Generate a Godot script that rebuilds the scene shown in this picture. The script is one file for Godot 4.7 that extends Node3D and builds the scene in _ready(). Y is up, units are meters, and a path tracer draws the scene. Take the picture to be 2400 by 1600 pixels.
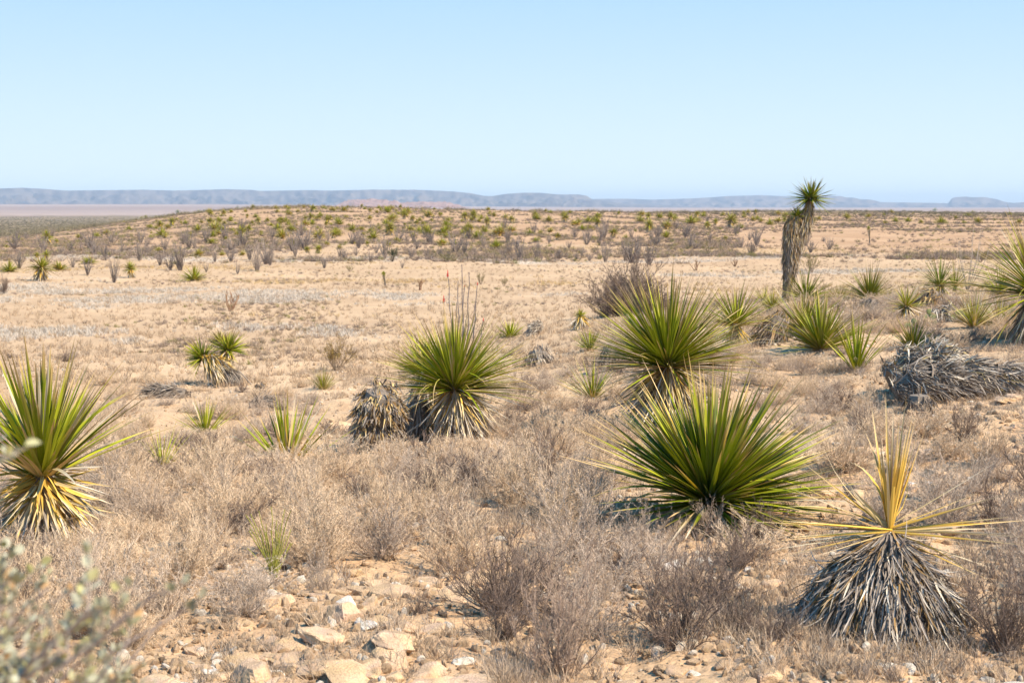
extends Node3D
# High desert with yuccas, sotols and dry brush. Camera at the origin of the plan, looking along -z; metres.

const EYE := 2.1
const KNOT_R := [3, 6.3, 10, 16, 22, 28, 36, 50, 80, 130, 190, 270, 400, 700, 1500, 3000, 6000, 12500]
const KNOT_U := [-0.36, -0.18, 0, 0.18, 0.36]
const DROP := [[2.0, 2.1, 2.3, 2.75, 3.05, 3.25, 3.4, 3.5, 3.6, 3.5, 4.3, 5.4, 7, 8.5, 10, 8, -16, -20],
	[2.0, 2.1, 2.3, 2.7, 3.05, 3.3, 3.45, 3.55, 3.6, 3.0, 1.75, 0.15, 1.4, 6, 9, 7, -16, -20],
	[2.0, 2.1, 2.3, 2.62, 2.9, 3.1, 3.3, 3.5, 3.65, 3.0, 1.9, 0.6, 1.6, 5, 8, 7, -4, -20],
	[2.0, 2.1, 2.25, 2.35, 2.3, 2.3, 2.4, 3.2, 3.6, 3.2, 2.4, 1.6, 1.1, 1.5, 6, 6, 0, -10],
	[2.0, 2.05, 2.1, 2.05, 1.95, 2.0, 2.3, 3.0, 3.4, 3.1, 2.5, 1.9, 1.6, 2.4, 6, 6, 0, -10]]

# ------------------------------------------------------------------ mesh builder
class Builder:
	var v := PackedVector3Array()
	var n := PackedVector3Array()
	var c := PackedColorArray()
	var i := PackedInt32Array()
	func mesh(m: Material) -> ArrayMesh:
		var a := []
		a.resize(Mesh.ARRAY_MAX)
		a[Mesh.ARRAY_VERTEX] = v
		if n.size() == v.size():
			a[Mesh.ARRAY_NORMAL] = n
		if c.size() == v.size():
			a[Mesh.ARRAY_COLOR] = c
		a[Mesh.ARRAY_INDEX] = i
		var out := ArrayMesh.new()
		out.add_surface_from_arrays(Mesh.PRIMITIVE_TRIANGLES, a)
		out.surface_set_material(0, m)
		return out

var used := {}
var landmarks := []
var M := {}
var bump_noise := FastNoiseLite.new()
var patch_noise := FastNoiseLite.new()
var fine_noise := FastNoiseLite.new()
var rng := RandomNumberGenerator.new()
var leaf_cache := {}

# ------------------------------------------------------------------ names and labels
func numbered(called: String) -> String:
	if not used.has(called):
		used[called] = 0
		return called
	used[called] += 1
	return "%s_%03d" % [called, used[called]]

func tag(o: Node, label: String, category: String, group := "") -> void:
	o.set_meta("label", label)
	o.set_meta("category", category)
	if group != "":
		o.set_meta("group", group)

func thing(called: String, label: String, category: String, at: Vector3, group := "") -> Node3D:
	var o := Node3D.new()
	o.name = numbered(called)
	add_child(o)
	o.position = at
	tag(o, label, category, group)
	return o

func part(called: String, mesh: Mesh, parent: Node, stuff := false) -> MeshInstance3D:
	var o := MeshInstance3D.new()
	o.name = called
	o.mesh = mesh
	parent.add_child(o, true)
	if stuff:
		o.set_meta("kind", "stuff")
	return o

func structure(called: String, mesh: Mesh) -> MeshInstance3D:
	var o := MeshInstance3D.new()
	o.name = called
	o.mesh = mesh
	o.set_meta("kind", "structure")
	add_child(o)
	return o

func mark(phrase: String, at: Vector3) -> void:
	landmarks.append([phrase, at])

func near_phrase(at: Vector3) -> String:
	var best := ""
	var d := 3.2
	for l in landmarks:
		var e: float = Vector2(at.x - l[1].x, at.z - l[1].z).length()
		if e < d:
			d = e
			best = ("right against " if e < 0.8 else "close by " if e < 1.8 else "some way from ") + l[0]
	return best

# ------------------------------------------------------------------ terrain
func cubic(a: float, b: float, c: float, d: float, t: float) -> float:
	return b + 0.5 * t * (c - a + t * (2.0 * a - 5.0 * b + 4.0 * c - d + t * (3.0 * (b - c) + d - a)))

func drop_along(j: int, k: int, t: float) -> float:
	var r: Array = DROP[clampi(j, 0, 4)]
	return cubic(r[clampi(k - 1, 0, 17)], r[k], r[clampi(k + 1, 0, 17)], r[clampi(k + 2, 0, 17)], t)

func base_height(x: float, z: float) -> float:
	var r := clampf(sqrt(x * x + z * z), 3.0, 12499.0)
	var u := clampf(tan(clampf(atan2(x, -z), -1.2, 1.2)), -0.36, 0.36)
	var k := 0
	while k < 16 and r >= KNOT_R[k + 1]:
		k += 1
	var t: float = log(r / KNOT_R[k]) / log(float(KNOT_R[k + 1]) / KNOT_R[k])
	var s := (u + 0.36) / 0.18
	var j := mini(3, int(s))
	return EYE - cubic(drop_along(j - 1, k, t), drop_along(j, k, t), drop_along(j + 1, k, t), drop_along(j + 2, k, t), s - j)

func ground(x: float, z: float) -> float:
	var r := sqrt(x * x + z * z)
	var h := base_height(x, z)
	if r < 60.0:
		var k := 1.0 - smoothstep(25.0, 60.0, r)
		h += bump_noise.get_noise_2d(x * 1.1, z * 1.1) * 0.09 * k
		if r < 24.0:
			h += bump_noise.get_noise_2d(x * 5.0 + 40.0, z * 5.0) * 0.022
	if r > 20.0 and r < 2000.0:
		h += patch_noise.get_noise_2d(x * 0.9, z * 0.9) * minf(0.3, r * 0.0022)
	return h

func on_ground(x: float, z: float, sink := 0.0) -> Vector3:
	return Vector3(x, ground(x, z) - sink, z)

# ------------------------------------------------------------------ materials
func grain(size: int, freq: float, low: float, high: float, seed_: int, octaves := 4) -> ImageTexture:
	var f := FastNoiseLite.new()
	f.seed = seed_
	f.frequency = freq
	f.fractal_octaves = octaves
	var im := f.get_seamless_image(size, size)
	var out := Image.create(size, size, true, Image.FORMAT_RGB8)
	for y in size:
		for x in size:
			var k: float = lerpf(low, high, im.get_pixel(x, y).r)
			out.set_pixel(x, y, Color(k, k, k))
	out.generate_mipmaps()
	return ImageTexture.create_from_image(out)

func soil_texture() -> ImageTexture:
	# grit: soil ground with small pale and dark crumbs
	var size := 512
	var r := RandomNumberGenerator.new()
	r.seed = 77
	var f := FastNoiseLite.new()
	f.seed = 9
	f.frequency = 0.03
	var im := f.get_seamless_image(size, size)
	var out := Image.create(size, size, true, Image.FORMAT_RGB8)
	for y in size:
		for x in size:
			var k: float = 0.91 + 0.20 * (im.get_pixel(x, y).r - 0.5) + r.randf_range(-0.05, 0.05)
			out.set_pixel(x, y, Color(k, k * r.randf_range(0.97, 1.0), k * r.randf_range(0.93, 1.0)))
	for q in 5200:
		var px := r.randi_range(0, size - 4)
		var py := r.randi_range(0, size - 4)
		var k := r.randf_range(0.62, 0.80) if r.randf() < 0.5 else r.randf_range(0.95, 1.0)
		out.fill_rect(Rect2i(px, py, r.randi_range(1, 4), r.randi_range(1, 3)), Color(k, k * 0.96, k * 0.91))
	out.generate_mipmaps()
	return ImageTexture.create_from_image(out)

func make_materials() -> void:
	var soil := StandardMaterial3D.new()
	soil.vertex_color_use_as_albedo = true
	soil.albedo_texture = soil_texture()
	soil.uv1_triplanar = true
	soil.uv1_world_triplanar = true
	soil.uv1_scale = Vector3(0.83, 0.83, 0.83)
	soil.roughness = 1.0
	soil.metallic_specular = 0.15
	soil.heightmap_enabled = true
	soil.heightmap_texture = grain(512, 0.05, 0.0, 1.0, 31)
	soil.heightmap_scale = 0.9
	M.soil = soil
	var rock := StandardMaterial3D.new()
	rock.vertex_color_use_as_albedo = true
	rock.albedo_texture = grain(512, 0.02, 0.76, 1.08, 12, 5)
	rock.uv1_triplanar = true
	rock.uv1_scale = Vector3(1.6, 1.6, 1.6)
	rock.roughness = 0.95
	rock.metallic_specular = 0.2
	rock.heightmap_enabled = true
	rock.heightmap_texture = grain(512, 0.03, 0.0, 1.0, 55, 5)
	rock.heightmap_scale = 0.35
	M.rock = rock
	var leaf := StandardMaterial3D.new()
	leaf.vertex_color_use_as_albedo = true
	leaf.roughness = 0.5
	leaf.metallic_specular = 0.2
	leaf.backlight_enabled = true
	leaf.backlight = Color(0.5, 0.5, 0.35)
	M.leaf = leaf
	var dry := StandardMaterial3D.new()
	dry.vertex_color_use_as_albedo = true
	dry.roughness = 0.75
	dry.metallic_specular = 0.15
	dry.backlight_enabled = true
	dry.backlight = Color(0.3, 0.27, 0.2)
	M.dry = dry
	var twig := StandardMaterial3D.new()
	twig.vertex_color_use_as_albedo = true
	twig.roughness = 0.9
	twig.metallic_specular = 0.2
	M.twig = twig
	var far := StandardMaterial3D.new()
	far.vertex_color_use_as_albedo = true
	far.roughness = 1.0
	far.metallic_specular = 0.0
	M.far = far
	var pad := StandardMaterial3D.new()
	pad.vertex_color_use_as_albedo = true
	pad.roughness = 0.6
	M.pad = pad
	var bloom := StandardMaterial3D.new()
	bloom.albedo_color = Color(0.86, 0.16, 0.06)
	bloom.roughness = 0.7
	bloom.backlight_enabled = true
	bloom.backlight = Color(0.4, 0.3, 0.3)
	M.bloom = bloom

# ------------------------------------------------------------------ leaves and twigs
# colour schemes, linear: base of the blade, blade, dry tip, where the dry tip begins
const SCHEME := {
	"green": [Color(0.50, 0.34, 0.07), Color(0.175, 0.205, 0.013), Color(0.40, 0.26, 0.12), 0.84],
	"lime": [Color(0.54, 0.36, 0.07), Color(0.310, 0.325, 0.022), Color(0.46, 0.31, 0.14), 0.81],
	"olive": [Color(0.38, 0.32, 0.11), Color(0.230, 0.205, 0.034), Color(0.40, 0.28, 0.14), 0.70],
	"deep": [Color(0.22, 0.24, 0.06), Color(0.090, 0.118, 0.020), Color(0.22, 0.17, 0.08), 0.86],
	"gold": [Color(0.62, 0.36, 0.045), Color(0.62, 0.405, 0.085), Color(0.62, 0.48, 0.26), 0.70],
	"straw": [Color(0.52, 0.36, 0.13), Color(0.50, 0.38, 0.18), Color(0.52, 0.44, 0.31), 0.60],
	"brown": [Color(0.28, 0.17, 0.06), Color(0.27, 0.17, 0.075), Color(0.34, 0.25, 0.15), 0.6],
	"grey": [Color(0.26, 0.215, 0.175), Color(0.28, 0.235, 0.195), Color(0.40, 0.345, 0.29), 0.6],
	"dark": [Color(0.150, 0.122, 0.100), Color(0.165, 0.136, 0.114), Color(0.24, 0.20, 0.165), 0.6],
	"pale": [Color(0.50, 0.44, 0.35), Color(0.55, 0.48, 0.38), Color(0.60, 0.54, 0.45), 0.6],
}

func add_leaf(b: Builder, xf: Transform3D, length: float, width: float, bend: float, scheme: String, tone: float, segs: int, twist := 0.0) -> void:
	var s: Array = SCHEME[scheme]
	var pos := Vector3.ZERO
	var start := b.v.size()
	var w0 := width * 0.5
	for k in segs:
		var t := float(k) / segs
		var phi := bend * t
		var w := w0 * minf(1.0, 0.72 + 2.2 * t) * (1.0 - pow(t, 1.8)) + w0 * 0.04
		var cx := cos(twist * t)
		var sx := sin(twist * t)
		var up := Vector3(0, sin(phi), -cos(phi)) * (w * 0.42)
		var side := Vector3(w * cx, 0, w * sx)
		b.v.append(xf * (pos - side + up))
		b.v.append(xf * pos)
		b.v.append(xf * (pos + side + up))
		var col: Color
		if t < 0.12:
			col = s[0].lerp(s[1], t / 0.12)
		else:
			col = s[1].lerp(s[2], smoothstep(s[3] - 0.12, s[3] + 0.08, t))
		col = Color(col.r * tone, col.g * tone, col.b * tone)
		b.c.append(col * 1.12)
		b.c.append(col * 0.92)
		b.c.append(col * 1.12)
		var phi2 := bend * (t + 0.5 / segs)
		pos += Vector3(0, cos(phi2), sin(phi2)) * (length / segs)
		if k > 0:
			var p := start + 3 * (k - 1)
			b.i.append_array([p, p + 3, p + 1, p + 1, p + 3, p + 4, p + 1, p + 4, p + 2, p + 2, p + 4, p + 5])
	b.v.append(xf * pos)
	b.c.append(s[2] * tone)
	var q := start + 3 * (segs - 1)
	b.i.append_array([q, q + 3, q + 1, q + 1, q + 3, q + 2])

func leaf_frame(at: Vector3, dir: Vector3, axis: Vector3) -> Transform3D:
	var y := dir.normalized()
	var x := y.cross(axis)
	if x.length() < 0.02:
		x = Vector3.RIGHT
	x = x.normalized()
	var z := x.cross(y).normalized()
	if z.dot(axis) > 0.0:
		z = -z
		x = -x
	return Transform3D(Basis(x, y, z), at)

func leaf_mesh(scheme: String, bend: float, ratio: float, tone: float, segs := 7) -> ArrayMesh:
	var key := "%s %.2f %.3f %.2f" % [scheme, bend, ratio, tone]
	if not leaf_cache.has(key):
		var b := Builder.new()
		add_leaf(b, Transform3D.IDENTITY, 1.0, ratio, bend, scheme, tone, segs)
		leaf_cache[key] = b.mesh(M.leaf if scheme in ["green", "lime", "olive", "deep"] else M.dry)
	return leaf_cache[key]

func choose(r: RandomNumberGenerator, mix: Dictionary) -> String:
	var total := 0.0
	for k in mix:
		total += mix[k]
	var at := r.randf() * total
	for k in mix:
		at -= mix[k]
		if at <= 0.0:
			return k
	return mix.keys()[0]

func polar(axis: Vector3, theta: float, phi: float) -> Vector3:
	var a := axis.normalized()
	var x := a.cross(Vector3(0.31, 0.05, 0.95)).normalized()
	var y := a.cross(x)
	return a * cos(theta) + (x * cos(phi) + y * sin(phi)) * sin(theta)

# A head of blades. as_parts: each blade a mesh of its own under parent; else they are joined into b.
func head(r: RandomNumberGenerator, parent: Node, b: Builder, called: String, at: Vector3, axis: Vector3, count: int, length: float, width: float, th0: float, th1: float, mix: Dictionary, bend0: float, bend1: float, spread := 0.72, core := 0.05, segs := 7, outer := {}) -> void:
	var a1 := r.randf() * TAU
	var a2 := r.randf() * TAU
	for k in count:
		var f := (k + 0.5) / count
		var phi := 2.39996 * k + r.randf_range(-0.45, 0.45)
		var lump := sin(phi * 2.0 + a1) * 0.5 + sin(phi * 3.0 + a2) * 0.5
		phi += 0.16 * sin(phi * 7.0 + a2)
		var theta := th0 + (th1 - th0) * pow(f, spread) + r.randf_range(-0.17, 0.17) + lump * 0.14 * f
		var dir := polar(axis, theta, phi)
		var l := length * r.randf_range(0.62, 1.08) * (0.80 + 0.20 * sqrt(f)) * (1.0 + 0.13 * lump)
		var base := at + (polar(axis, PI * 0.5, phi) * core * minf(1.0, theta)) - axis * (core * 1.2 * f)
		var scheme := choose(r, outer if (f > 0.80 and not outer.is_empty()) else mix)
		var xf := leaf_frame(base, dir, axis)
		xf.basis = xf.basis * Basis(Vector3.UP, r.randf_range(-0.35, 0.35))
		if parent:
			var bend: float = [0.03, 0.10, 0.24][r.randi() % 3] if bend1 < 0.5 else [0.3, 0.7, 1.1][r.randi() % 3]
			if theta < 0.6:
				bend = 0.03
			if r.randf() < 0.10:
				bend = 0.75 if r.randf() < 0.7 else 1.5
			var m := leaf_mesh(scheme, bend, 0.028, [0.78, 1.0, 1.2][r.randi() % 3])
			var o := part(called, m, parent)
			o.transform = xf * Transform3D(Basis.from_scale(Vector3(width / 0.028, l, l)))
		else:
			add_leaf(b, xf, l, width, lerpf(bend0, bend1, f) * r.randf_range(0.4, 1.4), scheme, r.randf_range(0.7, 1.25), segs)

# Dead blades hanging along a stem: covers a_ -> b_ with blades that droop outwards and down.
func thatch(r: RandomNumberGenerator, parent: Node, b: Builder, called: String, a_: Vector3, b_: Vector3, ra: float, rb: float, count: int, length: float, width: float, mix: Dictionary, flare0: float, flare1: float, curl := 0.3, low_mix := {}) -> void:
	var axis := (b_ - a_).normalized()
	for k in count:
		var f := sqrt(r.randf()) if ra < rb else r.randf()
		var phi := r.randf() * TAU
		var out := polar(axis, PI * 0.5, phi)
		var p := a_.lerp(b_, f) + out * lerpf(ra, rb, f) * r.randf_range(0.75, 1.0)
		var fl := lerpf(flare0, flare1, f) * r.randf_range(0.5, 1.3)
		var dir := (out * sin(fl) + (-axis).lerp(Vector3.DOWN, 0.55).normalized() * cos(fl) + Vector3(r.randf_range(-0.24, 0.24), r.randf_range(-0.16, 0.16), r.randf_range(-0.24, 0.24))).normalized()
		var l := length * r.randf_range(0.55, 1.1)
		var use := mix
		if f < 0.55 and not low_mix.is_empty():
			use = low_mix
		var scheme := choose(r, use)
		var xf := leaf_frame(p, dir, Vector3.UP)
		xf.basis = xf.basis * Basis(Vector3.UP, r.randf_range(-0.9, 0.9))
		if parent:
			var m := leaf_mesh(scheme, [0.1, curl, curl * 2.2][r.randi() % 3] * (1.0 if r.randf() < 0.8 else -1.0), 0.04, [0.7, 1.0, 1.25][r.randi() % 3], 6)
			var o := part(called, m, parent)
			o.transform = xf * Transform3D(Basis.from_scale(Vector3(width / 0.04, l, l)))
		else:
			add_leaf(b, xf, l, width, r.randf_range(-curl, curl * 2.0), scheme, r.randf_range(0.6, 1.25), 5, r.randf_range(-1.0, 1.0))

func tube(b: Builder, pts: PackedVector3Array, r0: float, r1: float, col0: Color, col1: Color, sides := 3) -> void:
	var start := b.v.size()
	var count := pts.size()
	for k in count:
		var t := float(k) / (count - 1)
		var dir := (pts[mini(k + 1, count - 1)] - pts[maxi(k - 1, 0)]).normalized()
		var x := dir.cross(Vector3(0.43, 0.21, 0.88)).normalized()
		var y := dir.cross(x)
		var rad := lerpf(r0, r1, t)
		var col := col0.lerp(col1, t)
		for q in sides:
			var a := TAU * q / sides
			b.v.append(pts[k] + (x * cos(a) + y * sin(a)) * rad)
			b.c.append(col)
	for k in count - 1:
		for q in sides:
			var p := start + k * sides + q
			var s := start + k * sides + (q + 1) % sides
			b.i.append_array([p, p + sides, s, s, p + sides, s + sides])

func lathe(b: Builder, pts: PackedVector3Array, radii: PackedFloat32Array, col: Color, sides: int, rough: float, r: RandomNumberGenerator) -> void:
	var start := b.v.size()
	for k in pts.size():
		for q in sides:
			var a := TAU * q / sides
			var w := radii[k] * (1.0 + r.randf_range(-rough, rough))
			b.v.append(pts[k] + Vector3(cos(a) * w, r.randf_range(-rough, rough) * radii[k] * 0.4, sin(a) * w))
			b.c.append(col * r.randf_range(0.75, 1.2))
	for k in pts.size() - 1:
		for q in sides:
			var p := start + k * sides + q
			var s := start + k * sides + (q + 1) % sides
			b.i.append_array([p, p + sides, s, s, p + sides, s + sides])

func sliver(b: Builder, r: RandomNumberGenerator, p: Vector3, dir: Vector3, length: float, width: float, col: Color) -> void:
	var side := dir.cross(Vector3(r.randf_range(-1, 1), r.randf_range(-1, 1), r.randf_range(-1, 1)))
	side = side.normalized() * width * 0.5
	var k := b.v.size()
	var mid := p + dir * (length * 0.55) + Vector3(r.randf_range(-1, 1), r.randf_range(-0.4, 1), r.randf_range(-1, 1)) * length * 0.10
	b.v.append(p - side)
	b.v.append(p + side)
	b.v.append(mid - side * 0.8)
	b.v.append(mid + side * 0.8)
	b.v.append(p + dir * length)
	for q in 5:
		b.c.append(col)
	b.i.append_array([k, k + 2, k + 1, k + 1, k + 2, k + 3, k + 2, k + 4, k + 3])

# ------------------------------------------------------------------ brush: unit plant, about 1 m across and 1 m tall before scaling
func brush_mesh(kind: int, seed_: int) -> ArrayMesh:
	var r := RandomNumberGenerator.new()
	r.seed = seed_
	var b := Builder.new()
	var stems: int = [54, 40, 32, 36][kind]
	var sides: int = [10, 10, 10, 9][kind]
	var ends: int = [28, 22, 16, 18][kind]
	var tilt_most: float = [1.32, 1.36, 1.2, 1.32][kind]
	var wood: Color = [Color(0.200, 0.145, 0.100), Color(0.195, 0.150, 0.115), Color(0.190, 0.138, 0.104), Color(0.110, 0.078, 0.060)][kind]
	var hair: Color = [Color(0.620, 0.468, 0.318), Color(0.500, 0.392, 0.298), Color(0.370, 0.275, 0.210), Color(0.205, 0.150, 0.118)][kind]
	for s in stems:
		var tilt := tilt_most * sqrt(r.randf())
		var phi := r.randf() * TAU
		var dir := Vector3(sin(tilt) * cos(phi), cos(tilt), sin(tilt) * sin(phi))
		var length := r.randf_range(0.55, 1.0) * lerpf(1.0, 0.80, tilt / tilt_most)
		var p := Vector3(r.randf_range(-0.07, 0.07), -0.05, r.randf_range(-0.07, 0.07))
		var pts := PackedVector3Array([p])
		var d := dir
		for k in 5:
			d = (d + Vector3(r.randf_range(-0.38, 0.38), r.randf_range(-0.14, 0.20), r.randf_range(-0.38, 0.38))).normalized()
			p += d * (length / 5.0)
			pts.append(p)
		var tone := r.randf_range(0.75, 1.2)
		tube(b, pts, 0.0085 if kind > 1 else 0.0055, 0.002, wood * tone, hair * tone)
		for q in sides:
			var t := r.randf_range(0.12, 1.0)
			var at := t * 5.0
			var k0 := mini(int(at), 4)
			var o := pts[k0].lerp(pts[k0 + 1], at - k0)
			var e := ((pts[k0 + 1] - pts[k0]).normalized() + Vector3(r.randf_range(-1.1, 1.1), r.randf_range(-0.5, 0.8), r.randf_range(-1.1, 1.1))).normalized()
			var bl := length * r.randf_range(0.16, 0.36)
			var bp := PackedVector3Array([o])
			for k in 3:
				e = (e + Vector3(r.randf_range(-0.35, 0.35), r.randf_range(-0.1, 0.35), r.randf_range(-0.35, 0.35))).normalized()
				o += e * (bl / 3.0)
				bp.append(o)
			var col := hair.lerp(wood, r.randf() * 0.7) * r.randf_range(0.75, 1.2)
			tube(b, bp, 0.0042 if kind > 1 else 0.003, 0.0014, col, col)
			for m in ends:
				var ft := r.randf_range(0.1, 1.0) * 3.0
				var f0 := mini(int(ft), 2)
				var from := bp[f0].lerp(bp[f0 + 1], ft - f0)
				var fd := ((bp[f0 + 1] - bp[f0]).normalized() + Vector3(r.randf_range(-1.1, 1.1), r.randf_range(-0.6, 0.9), r.randf_range(-1.1, 1.1))).normalized()
				var hc := hair * r.randf_range(0.65, 1.25)
				if kind < 2 and r.randf() < 0.30:
					sliver(b, r, from, fd, r.randf_range(0.012, 0.022), 0.009, hc * 1.1)
				else:
					sliver(b, r, from, fd, r.randf_range(0.03, 0.10), 0.0036 if kind > 1 else 0.0028, hc)
	return b.mesh(M.twig)

func leafy_bush_mesh(seed_: int, leaf_col: Color, wood: Color, leaves: int, leaf_len: float) -> ArrayMesh:
	var r := RandomNumberGenerator.new()
	r.seed = seed_
	var b := Builder.new()
	for s in 22:
		var tilt := 0.95 * sqrt(r.randf())
		var phi := r.randf() * TAU
		var d := Vector3(sin(tilt) * cos(phi), cos(tilt), sin(tilt) * sin(phi))
		var length := r.randf_range(0.65, 1.05)
		var p := Vector3(0, -0.05, 0)
		var pts := PackedVector3Array([p])
		for k in 5:
			d = (d + Vector3(r.randf_range(-0.3, 0.3), r.randf_range(-0.05, 0.2), r.randf_range(-0.3, 0.3))).normalized()
			p += d * (length / 5.0)
			pts.append(p)
		tube(b, pts, 0.010, 0.003, wood, wood * 1.2)
		for q in 7:
			var t := r.randf_range(0.4, 1.0) * 5.0
			var k0 := mini(int(t), 4)
			var o := pts[k0].lerp(pts[k0 + 1], t - k0)
			var e := (d + Vector3(r.randf_range(-0.9, 0.9), r.randf_range(-0.2, 0.8), r.randf_range(-0.9, 0.9))).normalized()
			var bp := PackedVector3Array([o, o + e * 0.12, o + e * 0.22 + Vector3(0, 0.03, 0)])
			tube(b, bp, 0.004, 0.002, wood, wood)
			for m in leaves:
				var at := o + e * r.randf_range(0.04, 0.24) + Vector3(r.randf_range(-1, 1), r.randf_range(-1, 1), r.randf_range(-1, 1)) * 0.03
				sliver(b, r, at, Vector3(r.randf_range(-1, 1), r.randf_range(-0.3, 1), r.randf_range(-1, 1)).normalized(), leaf_len * r.randf_range(0.7, 1.3), leaf_len * 0.45, leaf_col * r.randf_range(0.65, 1.3))
	return b.mesh(M.twig)

# ------------------------------------------------------------------ far plants, single meshes
func far_yucca_mesh(kind: int, seed_: int) -> ArrayMesh:
	# unit: 1 m tall, about 1 m wide. 0 green head low to the ground, 1 green head over straw skirt and grey stem, 2 yellowed clump, 3 head on a bare leaning stem
	var r := RandomNumberGenerator.new()
	r.seed = seed_
	var b := Builder.new()
	var mix: Dictionary = [{"green": 1, "lime": 4, "olive": 2}, {"lime": 4, "olive": 4}, {"olive": 3, "lime": 4, "gold": 1, "straw": 1}, {"lime": 3, "green": 2}][kind]
	if kind == 0:
		head(r, null, b, "", Vector3(0, 0.10, 0), Vector3.UP, 140, 1.0, 0.05, 0.05, 1.55, mix, 0.0, 0.4, 0.6, 0.04, 3, {"straw": 2, "olive": 2})
	elif kind == 1:
		var top := Vector3(r.randf_range(-0.08, 0.08), 0.50, r.randf_range(-0.08, 0.08))
		tube(b, PackedVector3Array([Vector3(0, -0.1, 0), top]), 0.10, 0.08, Color(0.12, 0.1, 0.09), Color(0.2, 0.16, 0.1), 6)
		head(r, null, b, "", top, Vector3(top.x, 0.5, top.z).normalized(), 110, 0.62, 0.045, 0.05, 1.75, mix, 0.0, 0.4, 0.6, 0.04, 3)
		thatch(r, null, b, "", Vector3(0, 0.12, 0), top, 0.10, 0.08, 110, 0.42, 0.045, {"straw": 3, "gold": 3, "pale": 1}, 0.5, 0.7, 0.2, {"grey": 3, "straw": 2})
	elif kind == 2:
		for q in 2:
			var o := Vector3(r.randf_range(-0.16, 0.16), 0.14 + 0.1 * q, r.randf_range(-0.16, 0.16))
			head(r, null, b, "", o, Vector3(o.x, 0.6, o.z).normalized(), 80, 0.80, 0.05, 0.05, 1.5, mix, 0.0, 0.5, 0.6, 0.04, 3, {"straw": 3, "gold": 2})
		thatch(r, null, b, "", Vector3(0, 0.02, 0), Vector3(0, 0.2, 0), 0.14, 0.10, 60, 0.26, 0.045, {"straw": 3, "grey": 2, "gold": 2}, 0.9, 0.9, 0.2)
	else:
		var top := Vector3(-0.10, 0.78, 0)
		tube(b, PackedVector3Array([Vector3(0.03, -0.1, 0), Vector3(0.0, 0.3, 0), top]), 0.055, 0.06, Color(0.10, 0.085, 0.08), Color(0.2, 0.16, 0.11), 6)
		head(r, null, b, "", top, Vector3(-0.1, 1, 0).normalized(), 80, 0.24, 0.03, 0.05, 1.8, mix, 0.0, 0.3, 0.6, 0.03, 3)
		thatch(r, null, b, "", Vector3(-0.02, 0.4, 0), top, 0.05, 0.06, 80, 0.2, 0.03, {"straw": 3, "brown": 2, "grey": 2}, 0.3, 0.6, 0.2)
	return b.mesh(M.leaf)

func ocotillo_mesh(seed_: int) -> ArrayMesh:
	var r := RandomNumberGenerator.new()
	r.seed = seed_
	var b := Builder.new()
	for s in 26:
		var tilt := 0.62 * sqrt(r.randf())
		var phi := r.randf() * TAU
		var d := Vector3(sin(tilt) * cos(phi), cos(tilt), sin(tilt) * sin(phi))
		var length := r.randf_range(0.55, 1.05)
		var p := Vector3(r.randf_range(-0.04, 0.04), -0.05, r.randf_range(-0.04, 0.04))
		var pts := PackedVector3Array([p])
		for k in 6:
			d = (d + Vector3(r.randf_range(-0.12, 0.12), 0.05, r.randf_range(-0.12, 0.12))).normalized()
			p += d * (length / 6.0)
			pts.append(p)
		var col := Color(0.215, 0.175, 0.150) * r.randf_range(0.7, 1.3)
		tube(b, pts, 0.015, 0.007, col, col * 1.1)
		for q in 34:
			var t := r.randf_range(0.1, 1.0) * 6.0
			var k0 := mini(int(t), 5)
			sliver(b, r, pts[k0].lerp(pts[k0 + 1], t - k0), (d + Vector3(r.randf_range(-1.2, 1.2), r.randf_range(-0.4, 0.8), r.randf_range(-1.2, 1.2))).normalized(), r.randf_range(0.03, 0.08), 0.015, Color(0.27, 0.225, 0.19) * r.randf_range(0.7, 1.25))
	return b.mesh(M.twig)

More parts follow.
